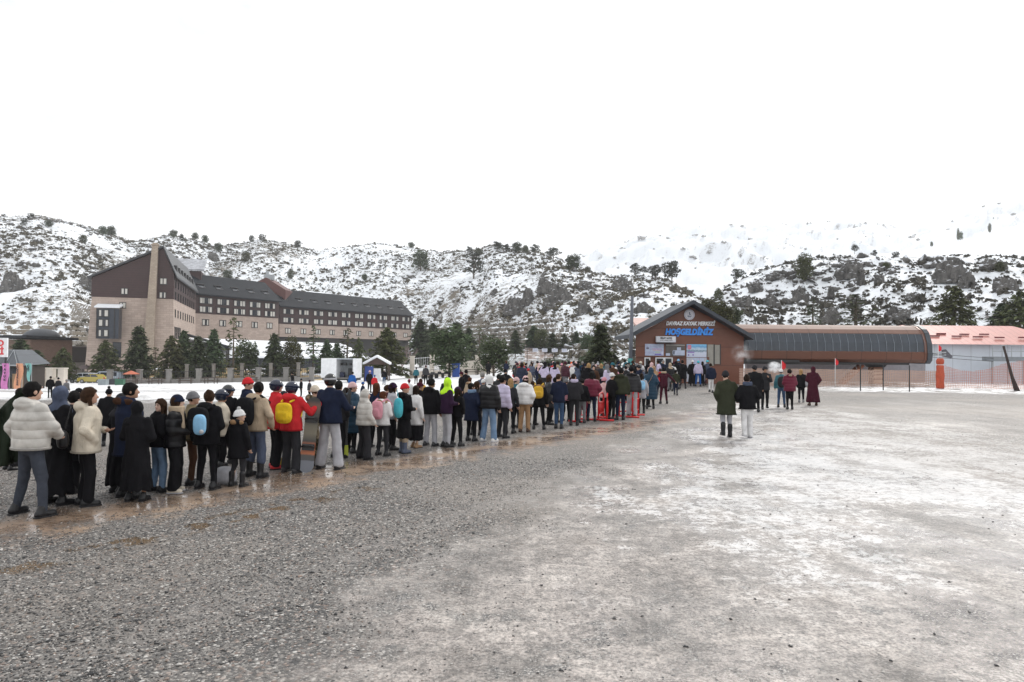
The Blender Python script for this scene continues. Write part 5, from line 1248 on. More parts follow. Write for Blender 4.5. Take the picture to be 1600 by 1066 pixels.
    body = mesh_obj('person', Z(np.concatenate(parts_v)), np.concatenate(parts_q), mats=[skin(sk), EYEM, LIPM], midx=np.concatenate(mid), smooth=True)
    body.location = pos; body.rotation_euler = (0, 0, root_rot); tag(body, label, 'person', group)
    # ---- upper garment
    B = bulk * (1.16 if top == 'puffer' else 1.05 if top in ('parka', 'coat') else 1.0)
    if hem is None: hem = {'puffer': .88, 'jacket': .86, 'hoodie': .86, 'parka': .66, 'coat': .55, 'long': .14, 'abaya': .16}[top]
    fl = {'long': .30, 'abaya': .27}.get(top, .205 + max(0, .86 - hem) * .06)
    sk_k = .92 if child else 1
    prof = [(hem, fl * B, (.15 + max(0, .86 - hem) * .08) * B, 0)] + ([(.70, .235 * B, .17 * B, 0)] if hem < .6 else [])
    prof += [(.97, .200 * B * sk_k, .150 * B, 0), (1.12, .192 * B * sk_k, .145 * B, lean * .08), (1.30, .210 * B * sk_k, .150 * B, lean * .17), (1.41, .185 * sk_k * (B * .5 + .5), .120 * B, lean * .22), (1.50, .085, .085, lean * .27)]
    kind = 'puffer' if top == 'puffer' else 'cloth'
    sr = {'puffer': (.082, .074, .060), 'jacket': (.070, .060, .050), 'hoodie': (.070, .060, .05), 'parka': (.076, .066, .056), 'coat': (.074, .064, .056), 'long': (.080, .075, .085), 'abaya': (.082, .08, .095)}[top]
    sr = [r * (bulk * .6 + .4) for r in sr]
    hood_up = hood == 'up'
    amp = .0 if not near else .015
    seed_ = rs.randrange(999)
    def garf(P):
        f = loftf(P, prof)
        for sd, S_, E, W, nm in arms:
            Wc = np.array(W); d = Wc - np.array(E); Wc = Wc - d / np.linalg.norm(d) * .0
            a_ = capf(P, S_, E, sr[0], sr[1]); b_ = capf(P, E, Wc, sr[1], sr[2])
            f = smin(f, smin(a_, b_, .02), .035)
        f = smin(f, ellf(P, (0, hy - .03, 1.475), (.098, .092, .062)), .02)
        if hood == 'down': f = smin(f, ellf(P, (0, -.105 + lean * .25, 1.475), (.155, .085, .085)), .022)
        if hood_up:
            g = ellf(P, (hx, hy - .02, hz + .005), (.118 * hs, .130 * hs, .150 * hs)); g = smin(g, ellf(P, (hx, hy - .04, hz - .13), (.125, .11, .09)), .04)
            fw = np.array([-sl_, cl_]); g = smax(g, -ellf(P, (hx + fw[0] * .13, hy + fw[1] * .13, hz - .012), (.088, .125, .105) if abs(sl_) < .7 else (.125, .088, .105)), .015)
            f = smin(f, g, .03)
        if kind == 'puffer': f = f - .0055 * np.sqrt(np.abs(np.sin(math.pi * (P[2] * s + .012 * np.sin(P[0] * 9)) / .118)))
        if amp: f = f + amp * ((vnoise(P[0] * 9, P[1] * 9, P[2] * 6 + P[0] * 7, seed_) - .5) * 1.4 + (vnoise(P[0] * 20 + P[2] * 9, P[1] * 20, P[2] * 15, seed_ + 2) - .5) * .6)
        if hem < .35: f = f - .018 * np.clip((1 - P[2]) * 1.2, 0, 1) * np.cos(9 * np.arctan2(P[1], P[0]) + 2 * np.sin(P[2] * 5))
        return f
    ys = [a[k][1] for a in arms for k in (2, 3)]; xx = max(abs(a[k][0]) for a in arms for k in (1, 2, 3)) + .13
    zt = max([1.60 if not hood_up else hz + .19] + [a[k][2] + .12 for a in arms for k in (2, 3)])
    nm_ = {'puffer': 'puffer_jacket', 'jacket': 'jacket', 'hoodie': 'hooded_jacket', 'parka': 'parka', 'coat': 'coat', 'long': 'long_dress', 'abaya': 'abaya'}[top]
    g = emit(nm_, garf, (-max(xx, .36), min([-.32] + ys) - .12, hem - .05), (max(xx, .36), max([.30] + ys) + .14, zt), c0, fab(tc, kind), body)
    if near and g is not None:
        dk = fab(tc, 'trim', tuple(x * .55 for x in COLS[tc]))
        rx_, ry_ = prof[0][1], prof[0][2]
        if hem > .5:
            emit('hem', lambda P: np.maximum(np.abs(np.sqrt((P[0] / (rx_ + .004)) ** 2 + (P[1] / (ry_ + .004)) ** 2) - 1) * .17 - .009, np.abs(P[2] - hem - .012) - .016), (-rx_ - .05, -ry_ - .05, hem - .04), (rx_ + .05, ry_ + .05, hem + .06), .013, dk, body)
        for sd, S_, E, W, nm in arms:
            if nm == 'pocket': continue
            d = np.array(W) - np.array(E); d /= np.linalg.norm(d); W0 = np.array(W) + d * .012; W1 = np.array(W) - d * .022
            emit('cuff', lambda P: capf(P, W0, W1, sr[2] * .62 + .012, sr[2] * .72 + .012), W0 - .1, W0 + .1, .013, dk, body)
    if fur:
        if hood_up: rf = lambda P: np.abs(np.sqrt(((P[0] - hx) / .115) ** 2 + ((P[2] - hz) / .14) ** 2) - 1) * .115
        ff = (lambda P: np.sqrt(rf(P) ** 2 + (P[1] - hy - .055) ** 2) - .030) if hood_up else (lambda P: smin(capf(P, (-.15, -.06 + lean * .2, 1.47), (0, -.185 + lean * .2, 1.49), .040, .046), capf(P, (.15, -.06 + lean * .2, 1.47), (0, -.185 + lean * .2, 1.49), .040, .046), .02))
        f2 = (lambda P: ff(P) - .012 * vnoise(P[0] * 40, P[1] * 40, P[2] * 40, 3)) if near else ff
        emit('fur_trim', f2, (-.22, -.26, 1.38 if not hood_up else hz - .22), (.22, .2, 1.58 if not hood_up else hz + .2), max(.014, c0 * .7), fab(fur, 'fur'), g or body)
    # ---- legs
    if not (hem < .3):
        wl = wide
        def legf(P):
            f = ellf(P, (0, -.005, .93), (.175, .128, .14))
            for i in (0, 1):
                f = smin(f, capf(P, hip[i], kne[i], .092 + wl * .012, .068 + wl * .02), .03); f = smin(f, capf(P, kne[i], (ank[i][0], ank[i][1], .10 if not boots else .30), .067 + wl * .02, .052 + wl * .05), .025)
            if amp: f = f + .010 * (vnoise(P[0] * 11, P[1] * 11, P[2] * 9, seed_ + 1) - .5) * 1.5
            return smax(f, .045 - P[2] if not boots else .22 - P[2], .01)
        if skirt is not None:
            lf0 = legf; pr = [(skirt, .21, .18, 0), (.6, .20, .165, 0), (.85, .18, .14, 0), (1.0, .16, .12, 0)]
            legf = lambda P: loftf(P, pr) - .012 * np.cos(8 * np.arctan2(P[1], P[0])) * np.clip((1 - P[2]), 0, 1)
        lo_ = min(a[0] for a in ank) - .16; hi_ = max(a[0] for a in ank) + .16
        lg = emit('trousers' if skirt is None else 'skirt', legf, (min(lo_, -.26), min(a[1] for a in ank) - .2, .02), (max(hi_, .26), max(a[1] for a in ank) + .2, 1.08), c0, fab(lc, 'cloth'), body)
        if skirt is not None and skirt > .25:
            lk_ = cuff or 'black'
            for i in (0, 1): emit('stocking', lambda P: capf(P, (kne[i][0], kne[i][1], .5), (ank[i][0], ank[i][1], .1), .055, .045), (ank[i][0] - .15, ank[i][1] - .15, .06), (ank[i][0] + .15, ank[i][1] + .15, .6), c0, fab(lk_), body)
    for i in (0, 1):
        ax_, ay_ = ank[i][0], ank[i][1]; lift = .05 if (abs(step) > .09 and ay_ < 0) else 0
        def shoef(P):
            Pz = P[2] - lift
            Pm = np.stack([P[0], P[1], Pz]); t_ = .14 + (.06 if i == 0 else .02) * 0
            f = smin(capf(Pm, (ax_, ay_ - .055, .05), (ax_ * 1.08, ay_ + .125, .040), .052, .045), capf(Pm, (ax_, ay_ - .02, .06), (ax_, ay_ - .015, .30 if boots else .12), .055, .068 if boots else .052), .03)
            return smax(f, -Pz + .001, .006)
        emit('boot' if boots else 'shoe', shoef, (ax_ - .15, ay_ - .18, -.015), (ax_ + .15, ay_ + .24, .42 if boots else .22), min(c0, .022), fab(sc, 'leather'), body)
        if near: emit('sole', lambda P: smax(smin(capf(P, (ax_, ay_ - .06, .012 + lift), (ax_ * 1.08, ay_ + .130, .012 + lift), .056, .050), capf(P, (ax_, ay_ - .06, .012 + lift), (ax_ * 1.08, ay_ + .130, .012 + lift), .05, .05), .01), np.abs(P[2] - .012 - lift) - .012, .004), (ax_ - .14, ay_ - .18, -.02 + lift), (ax_ + .14, ay_ + .24, .06 + lift), .012, fab('silver' if sc in ('white', 'cream') else 'black', 'leather'), body)
        if cuff and boots: emit('cuff', lambda P: smax(capf(P, (ax_, ay_ - .015, .28), (ax_, ay_ - .015, .36), .074, .072), .27 - P[2], .01), (ax_ - .12, ay_ - .14, .24), (ax_ + .12, ay_ + .12, .46), c0, fab(cuff, 'fur'), body)
    # ---- head wear and hair
    def hemit(name, fn, lo, hi, c, mat):
        V, Q = isonet(fn, lo, hi, c)
        if len(V): return mesh_obj(name, Z(hrot(V)), Q, mat, body, smooth=True)
    ch = max(.011 if near else .018, c0 * .62)
    nz_ = (lambda P: .016 * (vnoise(P[0] * 30, P[1] * 30, P[2] * 16, seed_) - .5) + .010 * (vnoise(P[0] * 9, P[1] * 9, P[2] * 9, seed_) - .5)) if near else (lambda P: 0)
    hairc = hc if hc in HAIRC else 'darkbrown'
    if head in ('hair', 'long', 'bun', 'pony', 'bald', 'buzz') or (head in ('beanie', 'cap', 'longbeanie') and not hood_up):
        lg_ = head in ('long', 'longbeanie')
        hm_ = hairm(hairc if head in ('hair', 'long', 'bun', 'pony', 'buzz') else rs.choice(['darkbrown', 'brown', 'black']))
        def hairf(P):
            k_ = .006 if head in ('buzz', 'beanie', 'cap') else .016
            f = ellf(P, (0, -.012 * h, .024 * h), (.075 * h + k_, .096 * h + k_, .098 * h + k_))
            f = smax(f, -(ellf(P, (0, .125 * h, -.035 * h), (.100, .088, .100))), .012); f = smax(f, -.075 * h - P[2], .02)
            if lg_: f = smin(f, smax(capf(P, (0, -.055, .0), (0, -.085, -.26), .088, .070, .62), -.30 - P[2], .02), .03); 
            if lg_: f = smin(f, smin(capf(P, (.07, .0, .0), (.075, .03, -.20), .03, .022), capf(P, (-.07, .0, .0), (-.075, .03, -.20), .03, .022), .01), .02)
            if head == 'bun': f = smin(f, ellf(P, (0, -.075, .11), (.045, .045, .042)), .015)
            if head == 'pony': f = smin(f, capf(P, (0, -.11, .05), (0, -.15, -.14), .035, .022), .02)
            return f + nz_(P)
        if head != 'bald': hemit('hair', hairf, (-.13, -.2, -.34 if lg_ or head == 'pony' else -.12), (.13, .12, .19), ch, hm_)
    if head in ('beanie', 'longbeanie', 'cap'):
        def bf(P):
            f = ellf(P, (0, -.010 * h, .026 * h), (.092 * h, .112 * h, .118 * h)); f = smax(f, (.0 + .12 * (P[1] + .02)) - P[2], .01)
            f = smin(f, np.maximum(np.abs(np.sqrt((P[0] / (.090 * h)) ** 2 + ((P[1] + .008) / (.109 * h)) ** 2) - 1) * .09 - .012, np.abs(P[2] - .018 - .12 * P[1]) - .022), .008)
            if head == 'cap': f = smin(f, ellf(P, (0, .125 * h, .035 * h), (.065, .065, .012)), .01)
            return f
        bo = hemit('cap' if head == 'cap' else 'beanie', bf, (-.13, -.15, -.07), (.13, .22, .19), ch, fab(hc, 'cloth'))
        if pom: hemit('pompom', lambda P: ellf(P, (0, -.02, .175), (.042, .042, .04)) - (.008 * vnoise(P[0] * 60, P[1] * 60, P[2] * 60, 2) if near else 0), (-.07, -.09, .11), (.07, .05, .24), ch, fab(pom, 'fur'))
    if head == 'helmet':
        def hf(P):
            f = ellf(P, (0, -.014 * h, .022 * h), (.112, .132, .128)); f = smax(f, -ellf(P, (0, .165, -.055), (.095, .125, .10)), .01); return smax(f, -.085 - P[2], .012)
        hemit('helmet', hf, (-.14, -.17, -.12), (.14, .15, .18), ch, fab(hc, 'helmet'))
        rf2 = lambda P: np.maximum(np.abs(np.sqrt((P[0] / .114) ** 2 + ((P[1] + .012) / .132) ** 2) - 1) * .114 - .006, np.abs(P[2] - .035 + P[1] * .1) - .018)
        hemit('goggle_strap', rf2, (-.15, -.17, -.02), (.15, .16, .09), .008 if near else .015, fab('silver' if hc == 'black' else 'navy', 'cloth'))
        hemit('goggles', lambda P: sboxf(P, (0, .098, .030), (.080, .026, .036), 3), (-.12, .05, -.03), (.12, .18, .1), ch, plain("goggle_lens", (.03, .05, .08), .08))
    if head == 'hijab':
        def jf(P):
            f = ellf(P, (0, -.012, .012), (.096 * h, .118 * h, .125 * h)); f = smin(f, capf(P, (0, -.02, -.08), (0, -.02, -.17), .080, .11), .04); f = smin(f, ellf(P, (0, -.02, -.25), (.19, .135, .10)), .06)
            return smax(f, -ellf(P, (0, .125, -.018), (.062, .08, .082)), .012) + nz_(P)
        hemit('headscarf', jf, (-.24, -.2, -.4), (.24, .18, .18), ch, fab(hc, 'cloth'))
    if scarf: emit('scarf', lambda P: smin(np.abs(np.sqrt((P[0] / .105) ** 2 + ((P[1] - hy + .01) / .11) ** 2 + ((P[2] - 1.50) / .30) ** 2) - 1) * .1 + np.maximum(0, np.abs(P[2] - 1.505) - .04) - .026, capf(P, (.06, hy + .10, 1.47), (.09, hy + .145, 1.18), .035, .035), .02), (-.18, -.2, 1.1), (.18, .24, 1.6), max(.014, c0 * .7), fab(scarf, 'cloth'), body)
    if sleeve: pass
    return body
def worn(o_person, name, label, cat, fn, lo, hi, mat, s=None, c=.014, parts=(), group=None):
    """something a figure wears on the back or holds: its own thing at the figure's place"""
    V, Q = isonet(fn, lo, hi, c); o = mesh_obj(name, V, Q, mat, smooth=True)
    o.location = o_person.location; o.rotation_euler = o_person.rotation_euler; tag(o, label, cat, group)
    for (nm, f2, l2, h2, m2, c2) in parts:
        V, Q = isonet(f2, l2, h2, c2)
        if len(V): mesh_obj(nm, V, Q, m2, o, smooth=True)
    return o
def backpack(p, col, label, H=1.7, w=.30, h=.42, d=.15, bulk=1.0, kind='cloth', strapc=None, zoff=0):
    s = H / 1.75; y0 = -(.165 * bulk + d / 2) * s; zc = (1.20 + zoff) * s; M_ = fab(col, kind)
    def bf(P): return smin(sboxf(P, (0, y0, zc), (w / 2, d / 2, h / 2), 3.5), sboxf(P, (0, y0 - d * .45, zc - h * .14), (w * .36, d * .28, h * .24), 3.5), .01)
    yb = -.155 * bulk * s; yf_ = .165 * bulk * s
    def strap(q):
        return lambda P: np.minimum(np.minimum(capf(P, (q * .095, yb, 1.42 * s + zoff * .3), (q * .125, -.02, 1.475 * s), .020, .020), capf(P, (q * .125, -.02, 1.475 * s), (q * .135, yf_, 1.34 * s), .02, .02)), capf(P, (q * .135, yf_, 1.34 * s), (q * .20, .02, 1.12 * s), .018, .014))
    cc = .014 if p.location.y < 24 else .026
    return worn(p, 'backpack', label, 'backpack', bf, (-w * .6, y0 - d, zc - h * .6), (w * .6, 0, zc + h * .6), M_, c=cc,
                parts=[('strap', strap(q), (-.28, -.26, 1.05 * s), (.28, .26, 1.56 * s), fab(strapc or col, 'cloth'), cc) for q in (-1, 1)], group="backpacks worn in the queue")
QG = "people standing in the queue"; WG = "people walking on the wet lot"; CG = "people crowded before the ticket building"; BGp = "people far out on the snowy lot"
def Q_(x, yf, yt, label, **k): k.setdefault('group', QG); return person(x, yf, yt, label=label, **k)
P = {}
P['whitepuffer'] = Q_(46, 806, 598, "man in white puffer jacket and grey jeans, first and nearest in the queue", yaw=-22, top='puffer', tc='ivory', lc='greydenim', sc='black', head='hair', hc='black', L=((.34, -.02, 1.15), (.35, .12, .92)), Rr=((.27, .08, 1.17), (.19, .22, 1.05)), hood='down', spread=.17, bulk=1.06, look=-10, sk=1)
P['bluescarf'] = Q_(88, 788, 604, "woman in blue headscarf and long black coat behind the white puffer man", yaw=-30, top='abaya', tc='black', head='hijab', hc='slate', L='pocket', Rr='down')
P['cream'] = Q_(133, 790, 606, "woman in cream shearling coat with a small black bag slung low", yaw=-55, top='jacket', tc='cream', hem=.80, lc='black', head='long', hc='brown', L='front', Rr='pocket', hood='down', bulk=1.18, wide=.4, look=-15)
P['fur_navy'] = Q_(200, 778, 599, "dark haired man in fur hooded navy parka behind the black abaya", yaw=-40, top='parka', tc='navy', lc='black', head='hair', hc='black', hood='down', fur='brown', bulk=1.1, look=-25)
P['abaya'] = Q_(213, 783, 628, "woman in a full black abaya and black headscarf, back turned", yaw=-12, top='abaya', tc='black', head='hijab', hc='black', L='front', Rr='front', bulk=1.02, hem=.20)
P['facing'] = Q_(246, 768, 624, "girl with brown hair and pale jeans turning her face to the camera", yaw=-30, top='jacket', tc='black', lc='lightdenim', head='long', hc='brown', look=-165, L='pocket', Rr='pocket', sk=3, wide=.2)
P['navybeanie'] = Q_(272, 769, 618, "woman in navy beanie, beige scarf and black puffer jacket looking right", yaw=-85, top='puffer', tc='black', lc='black', sc='cream', head='longbeanie', hc='navy', scarf='beige', L='front', Rr='front', wide=1.0, look=0, hem=.82, sk=3)
P['khaki'] = Q_(298, 757, 613, "person in khaki jacket and grey beanie half hidden behind the queue", yaw=-60, top='jacket', tc='khaki', lc='brown', head='beanie', hc='grey', L='front', Rr='pocket')
P['backpack2'] = Q_(322, 764, 611, "woman in black hooded coat carrying a black and a light blue backpack", yaw=-14, top='parka', tc='black', hem=.80, lc='black', head='bun', hc='brown', hood='down', L='down', Rr='front', bulk=1.05)
P['bluehelmet'] = Q_(343, 748, 610, "skier in cream jacket and dark blue helmet", yaw=-50, top='jacket', tc='cream', lc='black', head='helmet', hc='navy', boots=True, Rr='front', bulk=1.1)
P['helmet3'] = Q_(354, 726, 603, "skier in black jacket and dark helmet behind the cream jacket skier", yaw=-110, top='jacket', tc='black', lc='black', head='helmet', hc='charcoal')
P['child'] = Q_(371, 760, 638, "child in black fur hooded parka and white pompom beanie", yaw=-20, top='parka', tc='black', lc='charcoal', head='beanie', hc='white', pom='white', hood='down', fur='tan', child=True, boots=True, bulk=1.12, extra_h=.03)
P['hoodieman'] = Q_(399, 745, 598, "man in cream hooded jacket and blue ski trousers with black backpack", yaw=-14, top='hoodie', tc='beige', lc='slate', sc='black', head='hair', hc='black', hood='down', Rr=((.33, -.02, 1.15), (.26, .12, .95)), boots=True, bulk=1.12, wide=.6)
P['striped'] = Q_(384, 722, 591, "person in red beanie half hidden behind the cream hooded man", yaw=-70, top='jacket', tc='navy', head='beanie', hc='red')
P['redblue'] = Q_(429, 732, 595, "skier in red and grey jacket with dark blue helmet facing right", yaw=-55, top='jacket', tc='red', lc='black', sc='red', head='helmet', hc='navy', wide=.7, L='down', Rr='front', hem=.80)
P['redyellow'] = Q_(454, 738, 598, "snowboarder in red jacket with yellow drawstring bag on the back", yaw=-12, top='hoodie', tc='red', lc='charcoal', sc='charcoal', head='helmet', hc='navy', hood='down', Rr=((.30, .18, 1.16), (.36, .40, 1.32)), L='front', bulk=1.14, wide=.8, hem=.82)
P['camo'] = Q_(489, 726, 603, "person in cream beanie and camouflage snow trousers facing right behind the snowboard", yaw=-60, top='hoodie', tc='camo', lc='camo', head='beanie', hc='cream', hood='down', wide=1, bulk=1.1, L='front', Rr='front')
P['navyman'] = Q_(514, 733, 586, "tall man in navy jacket, white ski trousers and black helmet", yaw=-10, top='jacket', tc='navy', lc='silver', sc='black', head='helmet', hc='black', L='front', Rr=((.28, .10, 1.15), (.26, .30, 1.12)), bulk=1.12, wide=.9, spread=.10, look=45)
P['longblue'] = Q_(548, 708, 598, "person in long petrol blue quilted coat and pale pink beanie", yaw=-45, top='puffer', tc='petrol', hem=.52, lc='black', head='beanie', hc='rose', L='pocket', Rr='pocket')
P['whitehood'] = Q_(568, 718, 610, "girl in white puffer jacket with raised hood and flared black trousers", yaw=-55, top='puffer', tc='ivory', lc='charcoal', head='none', hood='up', wide=1.1, L='down', Rr=((.24, .02, 1.12), (.20, .18, .92)), lean=.1)
P['brownhair'] = Q_(586, 700, 599, "woman with long chestnut hair in dark navy jacket between white jackets", yaw=-30, top='jacket', tc='navy', lc='black', head='long', hc='chestnut')
P['pinkbag'] = Q_(597, 712, 612, "girl in white fur hooded jacket wearing a pink backpack", yaw=-30, top='jacket', tc='white', lc='charcoal', head='hair', hc='chestnut', hood='down', fur='tan', hem=.84, bulk=1.08, Rr='front')
P['greyknit'] = Q_(612, 703, 599, "person in light grey jacket and grey knitted beanie behind the pink backpack", yaw=-70, top='jacket', tc='silver', lc='black', head='longbeanie', hc='purple', L='pocket', hem=.82)
P['redbeanie'] = Q_(631, 708, 600, "person in red beanie and black jacket with navy and turquoise sling bag", yaw=-40, top='hoodie', tc='black', skirt=.38, lc='black', sc='slate', head='beanie', hc='red', hood='down', boots=True, cuff='beige', Rr='front')
P['whitecoat'] = Q_(649, 700, 603, "woman in white coat and long black skirt beside the red beanie person", yaw=-45, top='coat', tc='white', hem=.66, skirt=.22, lc='black', sc='tan', head='long', hc='darkbrown', cuff='white', L='pocket', Rr='down')
P['greypants'] = Q_(672, 697, 592, "man in black hooded jacket and light grey trousers", yaw=-20, top='hoodie', tc='black', lc='silver', sc='charcoal', head='hair', hc='black', hood='down', bulk=1.1, wide=.3, spread=.04, hem=.84)
P['neon'] = Q_(697, 699, 591, "person in bright lime hood, dark purple jacket and grey trousers", yaw=-55, top='jacket', tc='purple', lc='silver', head='hijab', hc='lime', L='front', Rr='front')
P['purple'] = Q_(713, 697, 605, "person in purple beanie, black jacket and slim black trousers", yaw=-30, top='jacket', tc='black', lc='black', head='longbeanie', hc='purple', L='pocket', Rr='pocket', bulk=1.05)
P['navycoat'] = Q_(736, 689, 599, "person in knee length navy coat with pale blue hood", yaw=-30, top='coat', tc='navy', hem=.62, lc='black', head='hair', hc='black', scarf='lightdenim', L='pocket', Rr='pocket')
P['jeans'] = Q_(763, 690, 586, "big person in black puffer jacket, pale jeans and white sneakers", yaw=-28, top='puffer', tc='black', lc='lightdenim', sc='white', head='hijab', hc='white', bulk=1.2, wide=.6, spread=.08, L='front', Rr='down')
P['greylilac'] = Q_(784, 684, 588, "person in lilac puffer jacket and dark jeans right of the pale jeans person", yaw=-40, top='puffer', tc='lilac', lc='charcoal', head='hair', hc='black', wide=.3)
P['blond'] = Q_(796, 677, 592, "blond person in charcoal jacket and black trousers", yaw=-20, top='jacket', tc='charcoal', lc='black', head='long', hc='blond')
P['puffpink'] = Q_(819, 675, 588, "person in white puffer jacket, beige trousers and dusty pink beanie", yaw=-12, top='puffer', tc='white', lc='tan', sc='brown', head='longbeanie', hc='rose', hood='down', bulk=1.08, wide=.4, L='pocket', Rr='pocket')
P['yellowbp'] = Q_(842, 671, 591, "woman in black fur hooded jacket wearing a yellow backpack", yaw=-10, top='jacket', tc='black', lc='black', head='long', hc='darkbrown', hood='down', fur='tan', spread=.08, hem=.8)
P['furhat'] = Q_(857, 664, 586, "woman in brown fur hat facing right behind the yellow backpack", yaw=-90, top='puffer', tc='charcoal', hem=.6, lc='black', head='longbeanie', hc='brown')
P['navysweat'] = Q_(873, 670, 584, "short haired man in navy sweater and blue jeans", yaw=-8, top='jacket', tc='navy', lc='denim', sc='black', head='buzz', hc='brown', L='front', Rr='front', sk=1, hem=.84)
P['lighthood'] = Q_(897, 665, 584, "man in charcoal jacket with pale lilac hood and dark trousers", yaw=-12, top='jacket', tc='charcoal', lc='charcoal', head='buzz', hc='darkbrown', scarf='lilac', L='front', Rr='front', bulk=1.08)
P['greytights'] = Q_(909, 661, 592, "person in black coat and grey trousers behind the maroon jacket", yaw=-25, top='jacket', tc='black', lc='grey', head='hair', hc='black')
P['maroonj'] = Q_(924, 658, 581, "woman in maroon puffer jacket and dark jeans holding a red bag", yaw=-5, top='puffer', tc='maroon', lc='navy', head='long', hc='black', L='down', Rr='pocket', bulk=1.05)
P['pinkwhite'] = Q_(943, 652, 590, "child in pink and white jacket between the maroon and the black jackets", yaw=-30, top='jacket', tc='rose', lc='black', head='beanie', hc='pink', child=True)
P['whitecap'] = Q_(955, 656, 583, "person in black jacket and white cap behind the red barrier", yaw=-60, top='jacket', tc='black', lc='black', head='cap', hc='white', Rr='phone')
P['oliveman'] = Q_(969, 656, 575, "man in olive jacket and navy trousers beside the red barriers", yaw=-8, top='hoodie', tc='olive', lc='navy', head='hair', hc='black', hood='down', bulk=1.1, L='front', Rr='down')
P['greybeanie'] = Q_(987, 652, 573, "person in charcoal puffer jacket, black beanie and light trousers", yaw=-25, top='puffer', tc='charcoal', lc='silver', sc='olive', head='beanie', hc='black', wide=.6, bulk=1.05, fur='charcoal')
P['bluebp'] = Q_(1002, 646, 584, "girl in dark jacket and long white top with a light blue backpack", yaw=-20, top='parka', tc='silver', lc='black', head='long', hc='darkbrown')
P['tanfur'] = Q_(1016, 639, 575, "person in long petrol coat with raised tan fur hood", yaw=-15, top='puffer', tc='petrol', hem=.42, lc='black', head='none', hood='up', fur='tan', L='pocket', Rr='pocket', bulk=1.08)
P['dkmaroon'] = Q_(1037, 631, 574, "person in dark burgundy jacket walking away at the end of the queue", yaw=-5, top='jacket', tc='burgundy', lc='burgundy', head='hair', hc='black', hem=.78, L='out', Rr='out', scarf='beige')
P['olivekid'] = Q_(1056, 618, 578, "child in olive jacket and navy trousers walking to the counters", yaw=0, top='jacket', tc='olive', lc='navy', head='hair', hc='black', child=True, step=.12)
# ---- walkers on the right
def W_(x, yf, yt, label, **k): return person(x, yf, yt, label=label, group=WG, **k)
P['greencoat'] = W_(1135, 683, 580, "woman in long olive coat and grey beanie walking arm in arm", yaw=-4, top='coat', tc='olive', hem=.60, lc='silver', sc='black', head='beanie', hc='charcoal', L='pocket', Rr=((.31, -.05, 1.15), (.27, .10, 1.00)), bulk=1.10, step=.10, boots=True)
P['whitetrs'] = W_(1168, 684, 586, "woman in black jacket and white trousers with blue hood, hair in a bun", yaw=0, top='jacket', tc='black', lc='white', sc='white', head='bun', hc='darkbrown', scarf='slate', L=((.30, -.04, 1.16), (.25, .10, 1.02)), Rr='pocket', bulk=1.18, wide=.5, step=.16, hem=.80)
P['darkcap'] = W_(1179, 644, 571, "person in black coat and dark cap just behind the bun woman", yaw=-20, top='coat', tc='black', hem=.6, lc='black', head='cap', hc='charcoal', bulk=1.1)
P['smoker'] = W_(1195, 640, 573, "man in charcoal jacket and flat cap facing the camera beside white smoke", yaw=165, top='jacket', tc='charcoal', lc='black', head='cap', hc='charcoal', L='phone', Rr='pocket', step=.12, hem=.78)
P['greenpuff'] = W_(1221, 637, 577, "person in dark green puffer jacket and white beanie beside the maroon jacket", yaw=-10, top='puffer', tc='teal', lc='denim', head='beanie', hc='white')
P['furmaroon'] = W_(1234, 640, 577, "woman in maroon jacket with cream fur hood, black trousers", yaw=-5, top='puffer', tc='maroon', lc='black', head='hair', hc='black', hood='down', fur='beige', L='front', Rr='front', hem=.80, bulk=1.08)
P['blondblack'] = W_(1252, 629, 577, "blond woman in black jacket with a pale shoulder bag", yaw=-25, top='jacket', tc='black', lc='black', sc='grey', head='long', hc='blond', step=.06, hem=.76)
P['longmaroon'] = W_(1270, 634, 573, "woman in long burgundy dress and headscarf", yaw=-12, top='long', tc='burgundy', hem=.16, head='hijab', hc='burgundy', L='front', Rr='pocket', sc='brown')
P['navyj'] = W_(1111, 614, 568, "man in navy jacket and white trousers walking to the entrance", yaw=0, top='jacket', tc='navy', lc='white', sc='black', head='hair', hc='darkbrown', hem=.80, step=.1)
P['bluecap'] = W_(1105, 602, 563, "child in turquoise beanie beside the navy jacket man", yaw=-30, top='jacket', tc='slate', lc='burgundy', head='beanie', hc='turquoise')
# ---- behind the queue on the left
def B_(x, yf, yt, label, **k): return person(x, yf, yt, label=label, group=BGp, **k)
B_(122, 692, 607, "boy in black jacket and cap looking toward the camera behind the cream coat", yaw=150, top='jacket', tc='black', lc='charcoal', head='cap', hc='black')
B_(168, 697, 608, "person in black coat and bobble hat walking away behind the queue", yaw=10, top='parka', tc='black', lc='black', head='beanie', hc='black', pom='black')
B_(78, 622, 588, "left one of three dark dressed people near the tents", yaw=20, top='jacket', tc='black', head='hair', hc='black'); B_(91, 622, 590, "middle one of three dark dressed people near the tents", yaw=0, top='jacket', tc='charcoal', head='beanie', hc='black'); B_(103, 627, 593, "right one of three people near the tents, in grey", yaw=-10, top='jacket', tc='grey', lc='black', head='hair', hc='grey')
B_(457, 612, 582, "distant person in black standing before the stone pillar fence", yaw=90, top='jacket', tc='black', head='hair', hc='black')
B_(470, 622, 592, "person in black pompom hat beyond the snowboarder", yaw=-60, top='jacket', tc='black', head='beanie', hc='black', pom='black'); B_(483, 626, 594, "person in dark jacket and purple hat beyond the cream beanie", yaw=-100, top='puffer', tc='charcoal', head='beanie', hc='purple')
B_(550, 616, 581, "person in bright blue jacket with crossed straps near the stage truck", yaw=0, top='jacket', tc='blue', lc='navy', head='hair', hc='black'); B_(577, 614, 579, "person in black jacket beside a red jacket near the kiosk", yaw=-30, top='jacket', tc='black', lc='black', head='beanie', hc='rose'); B_(585, 616, 586, "child in red jacket near the kiosk", yaw=-20, top='jacket', tc='red', lc='navy', head='beanie', hc='blue')
